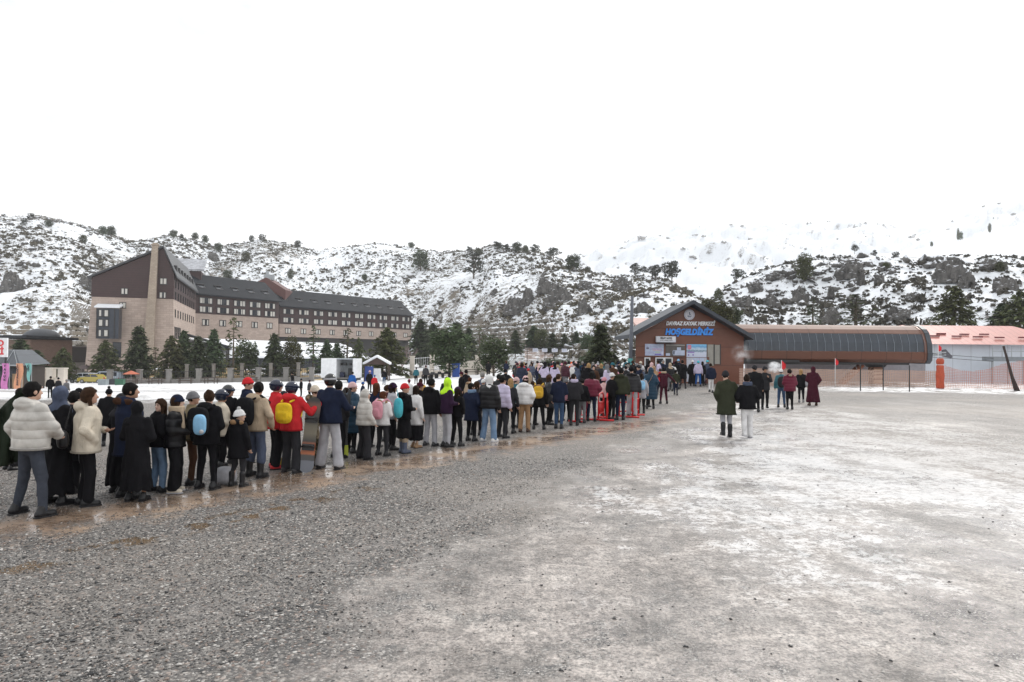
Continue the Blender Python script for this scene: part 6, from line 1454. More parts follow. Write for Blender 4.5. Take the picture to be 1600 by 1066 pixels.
B_(566, 640, 597, "person in blue beanie facing right behind the pink beanie", yaw=-70, top='jacket', tc='navy', lc='black', head='beanie', hc='blue')
B_(600, 602, 577, "man in black jacket and white hat walking on the snow", yaw=10, top='jacket', tc='black', lc='denim', head='beanie', hc='white', step=.1)
B_(650, 600, 574, "man in dark green jacket, left of two walking on the snow", yaw=0, top='jacket', tc='teal', lc='black', head='hair', hc='black'); B_(665, 601, 571, "person in charcoal jacket with rose hat, right of two on the snow", yaw=-10, top='puffer', tc='charcoal', lc='black', head='beanie', hc='burgundy')
B_(639, 640, 593, "person in red pompom hat seen over the red beanie", yaw=-30, top='jacket', tc='white', head='beanie', hc='maroon', pom='rose'); B_(657, 650, 592, "woman with brown hair in mustard jacket behind the grey trousers man", yaw=-30, top='jacket', tc='mustard', head='long', hc='brown')
B_(697, 650, 589, "person in dark coat seen left of the lime hood", yaw=-150, top='jacket', tc='charcoal', head='long', hc='brown'); B_(721, 640, 581, "man in black jacket facing left behind the lime hood", yaw=110, top='jacket', tc='black', head='beanie', hc='burgundy'); B_(727, 630, 578, "person in black jacket standing behind the man facing left", yaw=20, top='jacket', tc='black', head='hair', hc='black')
B_(733, 648, 590, "person in beige fur hood behind the navy coat", yaw=-40, top='jacket', tc='beige', head='hair', hc='chestnut', hood='down', fur='tan'); B_(753, 655, 582, "person in slate blue jacket left of the big pale jeans person", yaw=-40, top='jacket', tc='slate', head='hair', hc='grey'); B_(754, 660, 593, "person in white beanie left of the big pale jeans person", yaw=-20, top='jacket', tc='black', head='beanie', hc='white')
B_(763, 590, 564, "man in black coat standing on the snow before the round pine", yaw=15, top='parka', tc='black', lc='black', head='hair', hc='black'); B_(779, 655, 585, "person in dark coat and black hair behind the lilac puffer", yaw=-10, top='puffer', tc='black', head='hair', hc='black')
B_(789, 630, 577, "man in black jacket with hands on hips behind the queue gap", yaw=-20, top='jacket', tc='black', head='beanie', hc='black', L='out', Rr='out'); B_(791, 590, 564, "small distant person with rose scarf on the snow", yaw=20, top='jacket', tc='navy', lc='greydenim', head='long', hc='chestnut')
P['soldier'] = B_(812, 603, 565, "soldier in tan camouflage uniform at the left of the crowd", yaw=160, top='jacket', tc='camo', lc='camo', head='beanie', hc='rose', Rr='out'); B_(825, 612, 576, "person in beige coat and red beanie left in the crowd", yaw=-20, top='coat', tc='beige', lc='beige', head='beanie', hc='red', child=True)
# ---- the crowd before the ticket building
def C_(x, yt, label, D, **k):
    p = at(x, yt, D); z = zgf(p.x, D); H = p.z - z; k.setdefault('yaw', random.uniform(-50, 20))
    H2 = min(max(H, 1.45), 1.86)
    return person(x, 0, yt, label=label, group=CG, place=(Vector((p.x, D, z)), H2), **k)
C_(858, 568, "man in black parka with grey fur collar in the middle of the crowd", 43, top='parka', tc='black', head='beanie', hc='black', fur='grey', hood='down', yaw=-5)
C_(848, 566, "person in navy padded coat left of the grey fur collar", 47, top='puffer', tc='navy', hem=.7, head='hair', hc='black')
C_(872, 568, "person in maroon jacket beside the grey fur collar", 44, top='jacket', tc='maroon', head='hair', hc='black'); C_(878, 568, "person with large pink hat in the crowd", 46, top='jacket', tc='navy', head='beanie', hc='pink')
C_(889, 565, "person in white jacket left of the orange coat", 50, top='hoodie', tc='white', head='hair', hc='black', hood='down'); C_(894, 566, "person in red and orange coat in the crowd", 47, top='coat', tc='orange', head='none', hood='up')
P['bluecoat'] = C_(910, 565, "tall man in blue jacket standing with legs apart in the crowd", 46, top='parka', tc='petrol', hem=.74, lc='navy', head='hair', hc='grey', spread=.1, yaw=-5, L='pocket', Rr='pocket')
C_(927, 566, "person in navy jacket with lilac scarf right of the blue jacket man", 46, top='puffer', tc='navy', head='hair', hc='grey', yaw=-25); C_(934, 567, "person in rust brown jacket with white bobble hat", 42, top='puffer', tc='brown', head='beanie', hc='silver', pom='white'); C_(941, 567, "person in burgundy checked jacket right of the rust jacket", 41, top='jacket', tc='burgundy', head='beanie', hc='green')
C_(950, 566, "person in yellow jacket before the big conifer", 50, top='jacket', tc='yellow', head='hair', hc='black'); C_(958, 569, "person in maroon jacket and dark hat left of the utility pole", 44, top='jacket', tc='maroon', head='beanie', hc='black'); C_(962, 574, "woman in white headscarf left of the olive jacket man", 36, top='jacket', tc='pink', head='hijab', hc='white')
C_(948, 577, "child in white hood holding a tray of snow gear", 37, top='puffer', tc='white', head='none', hood='up'); C_(978, 566, "person in dark teal cap right of the olive jacket man", 43, top='jacket', tc='charcoal', head='cap', hc='teal')
C_(1001, 565, "person in cream hat under the left window of the ticket office", 46, top='jacket', tc='white', head='beanie', hc='cream'); C_(1004, 575, "person in slate blue jacket ahead of the light blue backpack", 37, top='jacket', tc='slate', head='beanie', hc='silver'); C_(1022, 573, "person in orange tan hood before the long petrol coat", 38, top='puffer', tc='tan', head='none', hood='up', fur='tan'); C_(1018, 567, "person in rose tan hood further up before the counter", 42, top='jacket', tc='rose', head='none', hood='up')
C_(1036, 563, "man with grey hair in navy jacket facing back at the counter", 47, top='jacket', tc='navy', head='hair', hc='grey', yaw=170); C_(1050, 567, "person in loose white poncho with hood before the counter", 43, top='coat', tc='white', head='hair', hc='black', bulk=1.25, yaw=-5)
C_(1031, 578, "person in red jacket right of the long petrol coat", 38, top='jacket', tc='red', lc='navy', head='hair', hc='brown'); C_(1060, 560, "child in light blue hat before the ticket window", 49, top='jacket', tc='navy', head='beanie', hc='skyblue')
C_(1067, 563, "man in long black coat standing wide before the posters", 44.5, top='coat', tc='black', lc='charcoal', head='hair', hc='black', hem=.6, spread=.08, yaw=0, L='front', Rr='front', bulk=1.1); C_(1082, 563, "woman in black abaya and white headband before the posters", 48, top='abaya', tc='black', head='beanie', hc='white'); P['lilacblue'] = C_(1091, 564, "girl in lilac jacket and bright blue trousers before the poster", 47.5, top='jacket', tc='lilac', lc='blue', head='beanie', hc='turquoise', yaw=-30); C_(1097, 565, "woman in black dress beside the blue trousers girl", 48.5, top='abaya', tc='black', head='long', hc='darkbrown', bulk=.8)
# fill: many more backs and hats, each with its own clothes
tops = ['jacket', 'puffer', 'parka', 'hoodie', 'coat']; tcs = ['black', 'navy', 'charcoal', 'black', 'burgundy', 'charcoal', 'olive', 'brown', 'white', 'teal', 'slate', 'lilac', 'navy', 'grey', 'black', 'petrol', 'charcoal', 'silver', 'navy', 'black', 'beige', 'red']
hds = [('hair', 'black'), ('hair', 'darkbrown'), ('beanie', 'black'), ('beanie', 'grey'), ('beanie', 'white'), ('hair', 'black'), ('beanie', 'charcoal'), ('hair', 'brown'), ('beanie', 'burgundy'), ('long', 'brown'), ('beanie', 'navy'), ('hijab', 'beige'), ('hijab', 'black'), ('hijab', 'rose'), ('cap', 'navy'), ('long', 'darkbrown'), ('hair', 'grey'), ('beanie', 'teal'), ('hijab', 'grey'), ('beanie', 'black'), ('long', 'blond')]
hw = dict(hair="{} hair", beanie="{} beanie", long="long {} hair", hijab="{} headscarf", cap="{} cap"); tn = dict(jacket='jacket', puffer='puffer jacket', parka='parka', hoodie='hooded jacket', coat='coat')
rr = random.Random(5); placed = [(o.location.x, o.location.y) for o in COL.objects if o.get('category') == 'person']; used_l = set(); nfill = 0
tries = 0
while nfill < 92 and tries < 6000:
    tries += 1
    if nfill < 66: px_, D_ = rr.uniform(806, 1064), rr.uniform(35, 51)
    elif nfill < 80: px_, D_ = rr.uniform(800, 905), rr.uniform(50, 64)
    else: px_, D_ = rr.uniform(905, 1005), rr.uniform(31, 37)
    if px_ > 1010 and D_ < 41: continue
    if D_ < 37 and nfill < 80 and px_ < 880: continue
    X_ = (px_ - 800) / F * D_
    if any((X_ - a) ** 2 + (D_ - b_) ** 2 < .46 for a, b_ in placed): continue
    tp, tcx, (hd, hcx) = rr.choice(tops), rr.choice(tcs), rr.choice(hds)
    side = "left part" if px_ < 880 else "middle" if px_ < 960 else "right part"
    dep = "front rows" if D_ < 40 else "middle rows" if D_ < 47 else "back rows"
    cn_ = lambda c_: dict(darkbrown='dark brown', skyblue='sky blue', petrol='petrol blue').get(c_, c_)
    lab = "%s %s, %s, %s of the crowd, %s" % (cn_(tcx), tn[tp], hw[hd].format(cn_(hcx)), side, dep); lab = "person in " + lab
    if lab in used_l: continue
    used_l.add(lab); placed.append((X_, D_)); nfill += 1
    z_ = zgf(X_, D_)
    person(px_, 600, 0, yaw=rr.choice([-40, -20, 0, 10, 60, 150, -90]) + rr.uniform(-15, 15), top=tp, tc=tcx, lc=rr.choice(['black', 'navy', 'denim', 'charcoal', 'grey']), head=hd, hc=hcx, L=rr.choice(['down', 'pocket', 'front']), Rr=rr.choice(['down', 'pocket', 'front']),
           hood='down' if tp in ('hoodie', 'parka') else None, label=lab, group=CG, place=(Vector((X_, D_, z_)), rr.choice([1.58, 1.65, 1.7, 1.76, 1.8, 1.5, 1.72])))
# ---- a few heads between the front rows of the queue
for q, (x, yf, yt, tp, tcx, hd, hcx, lab) in enumerate([
    (440, 722, 612, 'jacket', 'black', 'beanie', 'charcoal', "child in dark beanie between the two red jacketed skiers"), (528, 716, 596, 'jacket', 'charcoal', 'hair', 'black', "person in charcoal jacket right behind the tall navy man"),
    (539, 700, 606, 'jacket', 'blue', 'hair', 'darkbrown', "person in blue jacket partly hidden by the long petrol coat"), (604, 690, 602, 'jacket', 'burgundy', 'hair', 'brown', "person with brown hair just behind the pink backpack girl"),
    (654, 686, 598, 'jacket', 'black', 'beanie', 'burgundy', "person in burgundy beanie behind the white coat"), (744, 680, 596, 'jacket', 'charcoal', 'long', 'brown', "person in charcoal jacket between the navy coat and pale jeans"),
    (806, 668, 590, 'jacket', 'teal', 'beanie', 'rose', "person hidden left of the white puffer with pink beanie"), (832, 664, 596, 'jacket', 'rose', 'hair', 'brown', "person in rose jacket seen between white puffer and yellow backpack"),
    (866, 660, 590, 'parka', 'olive', 'hair', 'black', "person in olive parka left of the navy sweater man"), (884, 658, 592, 'jacket', 'pink', 'beanie', 'grey', "person in pink jacket between navy sweater and pale lilac hood"),
    (978, 648, 585, 'jacket', 'black', 'hair', 'black', "person in black jacket between olive man and black beanie"), (1010, 636, 580, 'jacket', 'navy', 'hair', 'black', "person in navy jacket between light blue backpack and tan fur hood"),
    (112, 770, 612, 'coat', 'black', 'hair', 'black', "person in long black coat between white puffer and cream coat"), (185, 770, 616, 'abaya', 'black', 'hijab', 'charcoal', "woman in black headscarf left of the abaya"),
    (14, 735, 640, 'puffer', 'navy', 'hair', 'black', "person in navy jacket at the left picture edge by the red barrier"), (28, 728, 607, 'jacket', 'black', 'hair', 'black', "person raising an arm under the dark green cloak")]):
    P['f%d' % q] = Q_(x, yf, yt, lab, yaw=-35, top=tp, tc=tcx, lc='black', head=hd, hc=hcx, L='pocket', Rr='pocket' if q != 15 else 'high')
# ---- things worn and carried
Hh = lambda p: 1.70
backpack(P['backpack2'], 'black', "black backpack on the woman with two backpacks", 1.62, .34, .46, .17, 1.1)
backpack(P['hoodieman'], 'black', "large black backpack on the cream hooded man", 1.72, .34, .50, .18, 1.15)
backpack(P['redyellow'], 'yellow', "yellow drawstring bag on the red jacketed snowboarder", 1.62, .34, .38, .10, 1.16)
backpack(P['pinkbag'], 'pink', "pink backpack on the girl in the white fur hooded jacket", 1.45, .26, .40, .12, 1.1)
backpack(P['yellowbp'], 'mustard', "yellow backpack on the woman with dark long hair", 1.62, .30, .36, .15, 1.05)
backpack(P['bluebp'], 'skyblue', "light blue backpack near the right end of the queue", 1.55, .32, .36, .16, 1.1)
s_ = 1.62 / 1.75
worn(P['backpack2'], 'backpack', "small light blue backpack hanging over the black one", 'backpack', lambda Pp: sboxf(Pp, (.13, -.40, 1.17 * s_), (.10, .06, .16), 3), (-.02, -.5, .9), (.28, -.3, 1.3), fab('skyblue'), c=.013,
     parts=[('keyring_pompom', lambda Pp: ellf(Pp, (.2, -.46, 1.06 * s_), (.035, .035, .035)), (.14, -.52, .9), (.26, -.4, 1.06), fab('white', 'fur'), .012)], group="backpacks worn in the queue")
def bag(p, label, c_, r_, col, name='shoulder_bag', cat='bag', strap=None, kind='leather', c=.013, g=None):
    pr = []
    if strap: pr = [('strap', (lambda Pp: np.minimum(capf(Pp, strap[0], strap[1], .009, .009), capf(Pp, strap[1], strap[2], .009, .009))), np.min(strap, 0) - .05, np.max(strap, 0) + .05, fab(col, kind), .012)]
    return worn(p, name, label, cat, lambda Pp: sboxf(Pp, c_, r_, 2.6), np.array(c_) - np.array(r_) * 1.2 - .02, np.array(c_) + np.array(r_) * 1.2 + .02, fab(col, kind), c=c, parts=pr, group=g)
bag(P['cream'], "small round black bag on the back of the cream coat", (.10, -.30, .98), (.12, .075, .13), 'black', strap=[(.02, -.29, 1.06), (.10, -.20, 1.46), (.17, -.29, 1.06)])
bag(P['cream'], "bulging black plastic bag carried low left of the cream coat", (-.33, .05, .70), (.12, .10, .20), 'black', 'carrier_bag', 'bag')
bag(P['redbeanie'], "navy and turquoise sling bag behind the red beanie person", (.13, -.25, 1.02), (.13, .07, .22), 'turquoise', strap=[(.1, -.22, 1.2), (-.05, -.17, 1.42), (-.15, -.1, 1.35)], kind='cloth')
bag(P['whitecoat'], "white cloth tote hanging beside the white coat", (-.05, -.28, .88), (.15, .05, .22), 'white', 'tote_bag', kind='cloth')
bag(P['greypants'], "small black handbag left of the light grey trousers", (-.33, .02, .80), (.08, .05, .10), 'black', 'handbag')
bag(P['maroonj'], "red patterned bag carried by the maroon puffer woman", (-.26, .02, .60), (.15, .10, .24), 'maroon', 'carrier_bag', kind='cloth', c=.022)
bag(P['blondblack'], "pale grey shoulder bag beside the blond woman", (.26, .0, .92), (.10, .14, .17), 'silver', kind='cloth', c=.025)
bag(P['tanfur'], "thin tan cross body purse on the long petrol coat", (-.12, -.24, .95), (.06, .04, .08), 'tan', 'purse', c=.02, strap=[(-.12, -.24, 1.0), (0, -.22, 1.2), (.1, -.16, 1.4)])
bag(P['soldier'], "red bag held at the soldier's side", (.38, .05, .80), (.18, .10, .22), 'red', 'carrier_bag', kind='cloth', c=.03)
bag(P['greenpuff'], "dark backpack on the green puffer jacket", (-.02, -.26, 1.1), (.17, .10, .24), 'charcoal', 'backpack', 'backpack', kind='cloth', c=.025)
bag(P['child'], "pale ski boot bag on the ground beside the child", (-.30, .05, .15), (.20, .12, .15), 'silver', 'boot_bag', kind='cloth')
# ================================================================== STREET AND SNOW PROPS
def zline(px, Y, y=None): p = at(px, 580, Y); return Vector((p.x, Y, zgf(p.x, Y)))
# pillar fences along the hotel street
def pillar_fence(label, pxs, Y, hp, wp, wall_h, rail, pmat=CONC, wmat=CONC, name='stone_pillar_fence', cap=True):
    o = empty(name, zline(pxs[0], Y), 0, label, 'fence'); bx = Vector(o.location); pts = [zline(x, Y) - bx for x in pxs]
    for p in pts:
        q = MB().box((p.x, p.y, p.z + hp / 2 - .3), (wp, wp, hp + .6)).build('pillar', pmat, o)
        if cap: c = MB().box((p.x, p.y, p.z + hp + .06), (wp + .14, wp + .14, .12)).build('pillar_cap', pmat, o); c.parent = q
    for a, b in zip(pts, pts[1:]):
        L_ = (b - a).xy.length; m = (a + b) / 2
        MB().hexa([(a.x + wp / 2, a.y - .1, a.z - .4), (b.x - wp / 2, b.y - .1, b.z - .4), (b.x - wp / 2, b.y + .1, b.z - .4), (a.x + wp / 2, a.y + .1, a.z - .4)], [(a.x + wp / 2, a.y - .1, a.z + wall_h), (b.x - wp / 2, b.y - .1, b.z + wall_h), (b.x - wp / 2, b.y + .1, b.z + wall_h), (a.x + wp / 2, a.y + .1, a.z + wall_h)]).build('low_wall', wmat, o)
        if rail:
            r = MB(); n = int(L_ / .3)
            for z in (wall_h + .15, hp - .25): r.tube([(a.x + wp / 2, a.y, a.z + z), (b.x - wp / 2, b.y, b.z + z)], .03, 4)
            for i in range(1, n): k = i / n; p = a.lerp(b, k); r.tube([(p.x, p.y, p.z + wall_h), (p.x, p.y, p.z + hp - .15)], .018, 4)
            r.build('railing', BLACKM if rail == 1 else WHITE, o)
    return o
pillar_fence("grey stone pillars with low wall and railing along the hotel street", [172, 218, 264, 311, 360, 404, 447, 487], 96, 1.9, .6, .6, 1)
pillar_fence("second fence row of thin pillars higher up before the pool hall", [292, 334, 378, 423, 466, 508], 108, 2.7, .42, .5, 1)
pillar_fence("white pillars with pale railing right of the drooping cedar", [644, 675, 700, 722], 96, 3.0, .6, .9, 2, CREAM, CREAM)
pillar_fence("cream wall between two pillars behind the blue booth", [722, 745, 772], 92.5, 2.5, .42, 1.9, 0, CREAM, CREAM, 'garden_wall')
pillar_fence("long pale fence far behind the crowd", [784, 812, 840, 868, 896, 924], 118, 1.9, .3, 1.5, 2, plain("pale_fence_grey", (.42, .42, .42), .9), plain("pale_fence_grey", (.42, .42, .42), .9), 'picket_fence')
pillar_fence("white wall with square pillars beside the pink banner tent", [52, 66, 80, 98], 78, 2.0, .7, 1.0, 0, CREAM, CREAM, 'garden_wall')
# dry grass bank behind the fence
def bank(name, x0, x1, Y0, Y1, z0, z1, mat, label, seed=4):
    U, V = np.meshgrid(np.linspace(0, 1, 70), np.linspace(0, 1, 26)); Y = Y0 + (Y1 - Y0) * V; X = (x0 + (x1 - x0) * U - 800) / F * Y
    Z = zg(X, Y0) * 0 + zg(X, Y) * (1 - V) * 1.0 + (z0 + (z1 - z0) * V ** .8) * V + .5 * (fbm(X / 3, Y / 3, seed=seed) - .5) * np.sin(V * math.pi); Z[0] -= .3
    return tag(mesh_obj(name, np.stack([X, Y, Z], -1), gridfaces(np.arange(X.size).reshape(X.shape)), mat, smooth=True), label, kind='structure')
m, nt, b = mat_nodes("dry_yellow_grass"); geo = nt.nodes.new('ShaderNodeNewGeometry'); f = noise(nt, geo.outputs['Position'], .55, 6, .7); f2 = noise(nt, geo.outputs['Position'], .22, 3)
c_ = ramp(nt, f, [(.3, (.16, .11, .05)), (.5, (.36, .25, .11)), (.7, (.48, .36, .18))])
nt.links.new(mixc(nt, maprange(nt, f2, .52, .58), c_, (.72, .74, .78)), b.inputs['Base Color']); b.inputs['Roughness'].default_value = .9
bank("grass_bank", 235, 512, 99, 125, -2.6, -1.0, m, "yellow dry grass bank with snow remains in front of the pool hall")
m, nt, b = mat_nodes("red_brown_brush"); geo = nt.nodes.new('ShaderNodeNewGeometry'); f = noise(nt, geo.outputs['Position'], .6, 6, .7)
nt.links.new(ramp(nt, f, [(.35, (.10, .055, .04)), (.52, (.20, .13, .10)), (.58, (.70, .72, .76))]), b.inputs['Base Color'])
bank("brush_bank", 820, 1000, 128, 190, -.2, 6.5, m, "reddish brown brush on the lower slope behind the signboards", 9)

# ---- vehicles
TYRE = plain("tyre_rubber", (.02, .02, .02), .8); RIM = plain("alloy_rim", (.35, .35, .37), .35, .7)
def car(label, px, Y, prof, cab, L_, W_, paint, rz, group=None, name='parked_car', zo=0):
    p = zline(px, Y); o = empty(name, p, rz, label, 'car', group)
    n = len(prof); tp = lambda z: W_ / 2 * (1 if z < 1.0 else 1 - (z - 1.0) * .22)
    vs = [(x, -tp(z), z) for x, z in prof] + [(x, tp(z), z) for x, z in prof]
    MB().add(vs, [tuple(range(n)), tuple(range(2 * n - 1, n - 1, -1))] + [(i, i + n, (i + 1) % n + n, (i + 1) % n) for i in range(n)]).build('body', paint, o)
    for sgn in (-1, 1):
        for (x0, x1, x2, x3, z0, z1) in cab:
            y0, y1 = sgn * (tp(z0) + .012), sgn * (tp(z1) + .012)
            MB().add([(x0, y0, z0), (x1, y0, z0), (x2, y1, z1), (x3, y1, z1)], [(0, 1, 2, 3) if sgn < 0 else (3, 2, 1, 0)]).build('side_window', GLASS, o)
    for xs_ in (-L_ * .31, L_ * .31):
        for sgn in (-1, 1):
            w_ = MB().tube([(xs_, sgn * (W_ / 2 - .20), .33), (xs_, sgn * (W_ / 2 + .01), .33)], .33, 16).build('wheel', TYRE, o)
            r_ = MB().tube([(xs_, sgn * (W_ / 2 + .0), .33), (xs_, sgn * (W_ / 2 + .03), .33)], .2, 12).build('rim', RIM, o); r_.parent = w_
    for sgn in (-1, 1):
        MB().box((-L_ / 2 - .01, sgn * W_ * .36, .78), (.06, .3, .16)).build('headlight', plain("lamp_glass", (.5, .5, .5), .1), o)
        MB().box((L_ / 2 + .01, sgn * W_ * .38, .85), (.06, .22, .3)).build('tail_light', plain("tail_red", (.4, .02, .02), .2), o)
    zz_ = [z for x, z in prof]
    return o
suv = [(-2.2, .32), (2.15, .32), (2.2, .9), (2.12, 1.15), (1.95, 1.68), (.2, 1.74), (-.55, 1.68), (-1.15, 1.12), (-2.05, .98), (-2.2, .75)]
sed = [(-2.2, .30), (2.2, .30), (2.2, .88), (2.1, 1.0), (1.5, 1.05), (.95, 1.42), (-.3, 1.45), (-1.05, 1.02), (-2.05, .86), (-2.2, .65)]
van = [(-2.2, .34), (2.3, .34), (2.35, 1.0), (2.25, 1.88), (-1.1, 1.9), (-1.75, 1.15), (-2.2, .98)]
PW = lambda n, c: plain(n, c, .25, 0, .04, coat=.6)
GC = "vehicles parked below the hotel"
car("white sport utility car parked left of the yellow taxi", 131, 114, suv, [(-.95, .15, .1, -.5, 1.16, 1.6), (.25, 1.1, 1.05, .2, 1.16, 1.62), (1.2, 1.95, 1.8, 1.15, 1.16, 1.6)], 4.4, 1.8, PW("car_white", (.66, .68, .72)), R(8), GC)
car("yellow taxi parked in front of the white and silver cars", 147, 108, sed, [(-.95, .05, 0, -.4, 1.03, 1.38), (.12, 1.35, .9, .08, 1.04, 1.38)], 4.4, 1.75, PW("taxi_yellow", (.36, .29, .05)), R(-6), GC)
car("silver blue minibus parked right of the yellow taxi", 169, 115, van, [(-1.55, -.95, -.95, -1.1, 1.15, 1.72), (-.8, .5, .5, -.8, 1.15, 1.74), (.65, 2.1, 2.05, .65, 1.15, 1.74)], 4.6, 1.85, PW("van_silver", (.40, .45, .52)), R(-5), GC)
# stage truck: white box body open towards the lot
p = zline(534, 84); tr_ = empty('stage_truck', p, R(-4), "white box truck with its side open as a small stage", 'truck')
wb, hb = 4.4, 2.35; zb = .62
MB().box((-wb / 2 + .95, .0, zb + hb / 2), (1.9, 2.3, hb)).build('box_body', WHITE, tr_)
MB().box((wb / 2 - .22, -.1, zb + hb / 2), (.44, 2.3, hb)).build('side_panel', WHITE, tr_)
MB().box((.72, .1, zb + hb - .06), (2.56, 2.4, .12)).build('canopy', plain("stage_canopy_grey", (.30, .33, .36), .6), tr_)
MB().box((.72, 1.1, zb + hb / 2 - .06), (2.55, .08, hb - .14)).build('back_wall', plain("stage_grey", (.34, .36, .38), .8), tr_)
MB().box((.72, 0, zb - .04), (2.55, 2.2, .1)).build('stage_floor', CONC, tr_)
for x_, z_ in ((-.1, 1.95), (.35, 1.95), (1.0, 1.95)): MB().box((x_, .4, z_ + .3), (.28, .3, .3)).build('speaker', BLACKM, tr_)
MB().box((.0, .3, .95), (.5, .5, .6)).build('equipment_case', plain("case_navy", (.03, .04, .09), .6), tr_); MB().box((.9, .5, 1.2), (.45, .3, 1.1)).build('equipment_case', BLACKM, tr_)
MB().box((0, 0, .42), (4.3, 1.6, .22)).build('chassis', BLACKM, tr_)
for xs_ in (-1.4, 1.3):
    for sg_ in (-1, 1): MB().tube([(xs_, sg_ * .65, .33), (xs_, sg_ * .95, .33)], .36, 14).build('wheel', TYRE, tr_)
p = zline(589, 88); kk = empty('kiosk', p, R(6), "small kiosk with snow covered gable roof and blue panel", 'kiosk')
MB().add([(-1.7, -1.2, 2.2), (0, -1.2, 3.15), (1.7, -1.2, 2.2), (-1.7, 1.8, 2.2), (0, 1.8, 3.15), (1.7, 1.8, 2.2), (-1.7, -1.2, 2.45), (0, -1.2, 3.4), (1.7, -1.2, 2.45), (-1.7, 1.8, 2.45), (0, 1.8, 3.4), (1.7, 1.8, 2.45)],
         [(6, 7, 10, 9), (7, 8, 11, 10), (0, 3, 4, 1), (1, 4, 5, 2), (0, 1, 7, 6), (1, 2, 8, 7), (3, 9, 10, 4), (4, 10, 11, 5), (0, 6, 9, 3), (2, 5, 11, 8)]).build('roof', SNOW, kk)
MB().add([(-1.5, -1.0, 2.2), (0, -1.0, 3.05), (1.5, -1.0, 2.2)], [(0, 1, 2)]).build('gable', plain("kiosk_brown", (.06, .035, .03), .7), kk)
for sx_ in (-1.5, 1.5):
    for sy_ in (-.95, 1.6): MB().box((sx_, sy_, 1.0), (.12, .12, 2.4)).build('post', plain("kiosk_brown", (.06, .035, .03), .7), kk)
MB().box((-.95, -.6, 1.0), (1.1, .08, 1.9)).build('panel', plain("kiosk_blue", (.03, .07, .30), .5), kk); MB().box((.1, -.6, .9), (.9, .08, 1.6)).build('panel', WHITE, kk)
# blue booth
p = zline(712, 83); bo_ = empty('blue_booth', p, 0, "bright blue booth with white lettering beside the round olive pine", 'booth')
PB = striped("booth_blue", (.012, .075, .36), 0, 6, .25, .2, .45, .05)
MB().box((0, .5, .78), (.86, .9, 1.56)).build('cabin', PB, bo_); MB().box((0, .5, 1.62), (.98, 1.02, .12)).build('roof', PB, bo_)
text_mesh('lettering', "ŞİPİ", .30, WL, bo_, (0, .03, 1.22), (R(90), 0, 0), .01, 0, .012, width=.52)
# four signboards on a frame
p = zline(859, 84); sb = empty('signboard_frame', p, 0, "row of four white signboards on a dark frame above the crowd", 'sign')
zt_ = at(859, 547.5, 84).z - p.z
for x0_, x1_ in ((832, 840.5), (846.5, 855), (862, 871), (877.5, 886)):
    a = (x0_ - 859) / F * 84; b_ = (x1_ - 859) / F * 84
    q = MB().box(((a + b_) / 2, 0, zt_), (b_ - a, .06, .42)).build('board', plain("board_white", (.55, .57, .64), .5), sb)
    l_ = MB()
    for k in range(3): l_.box(((a + b_) / 2, -.035, zt_ + .12 - k * .11), ((b_ - a) * .75, .008, .035))
    o = l_.build('lettering', plain("board_print", (.22, .24, .36), .6), sb); o.parent = q; q['label'] = "white board of faint printed lines"
fr = MB().tube([(-2.8, .05, zt_ + .32), (2.4, .05, zt_ + .32)], .04, 5)
for x_ in (-2.8, -.6, 2.4): fr.tube([(x_, .05, -.2), (x_, .05, zt_ + .32)], .04, 5)
fr.build('frame', BLACKM, sb)
# utility pole
p = zline(984, 50); up_ = empty('utility_pole', p, R(0), "tall slim grey utility pole with teal base left of the ticket building", 'pole')
zt_ = at(987, 463, 50).z - p.z
MB().tube([(0, 0, -.2), (.16, 0, zt_)], [.17, .11], 10).build('shaft', plain("pole_grey_blue", (.10, .11, .135), .6), up_, True); MB().tube([(0, 0, -.1), (.03, 0, 1.9)], [.20, .19], 10).build('base_wrap', plain("teal_wrap", (.05, .22, .22), .6), up_, True)
MB().box((.25, 0, 2.3), (.22, .2, .5)).build('meter_box', BLACKM, up_)
for q, (px_, py_, Y_) in enumerate(((726, 545, 100), (866, 548, 96))):
    p = zline(px_, Y_); h_ = at(px_, py_, Y_).z - p.z
    o = empty('street_lamp', p, 0, ["thin dark street lamp post before the cream wall", "thin lamp post behind the signboards"][q], 'street lamp', "street lamps beyond the lot"); MB().tube([(0, 0, -.2), (0, 0, h_)], .05, 6).build('post', BLACKM, o); MB().tube([(0, 0, h_), (0, 0, h_ + .35)], [.16, .10], 8).build('lamp_head', WHITE, o)
# ---- stall, banners and sign at far left
p = zline(14, 63); stl = empty('food_stall', p, R(-3), "dark roofed food stall at the left edge behind the banners", 'stall')
w0 = -4.5; w1 = (44 - 14) / F * 63
MB().hexa([(w0, -1.2, 2.15), (w1 + .3, -1.2, 2.15), (w1 + .3, 2.5, 2.3), (w0, 2.5, 2.3)], [(w0, .2, 3.55), (w1 - 1.4, .2, 3.55), (w1 - 1.4, 2.3, 3.6), (w0, 2.3, 3.6)]).build('roof', striped("stall_roof", (.07, .08, .095), 0, 1.1, .5, .05, .4), stl)
MB().box(((w0 + w1) / 2, .9, 1.05), (w1 - w0, 2.6, 2.2)).build('body', plain("stall_brown", (.035, .025, .02), .7), stl)
MB().box(((w0 + w1) / 2, -.45, 1.5), (w1 - w0 - .2, .06, .9)).build('front_glass', GLASS, stl)
MB().box((w1 - .5, -.5, .75), (1.0, .08, 1.3)).build('timber_panel', plain("timber", (.30, .20, .12), .8), stl)
rf_ = MB()
for i in range(6): x_ = w0 + (w1 - w0) * i / 5; rf_.tube([(x_, -1.2, 2.2), (min(x_, w1 - 1.5), .18, 3.58)], .03, 4)
rf_.tube([(w0, -1.22, 2.18), (w1 + .3, -1.22, 2.18)], .06, 4); rf_.build('roof_ribs', STEEL, stl)
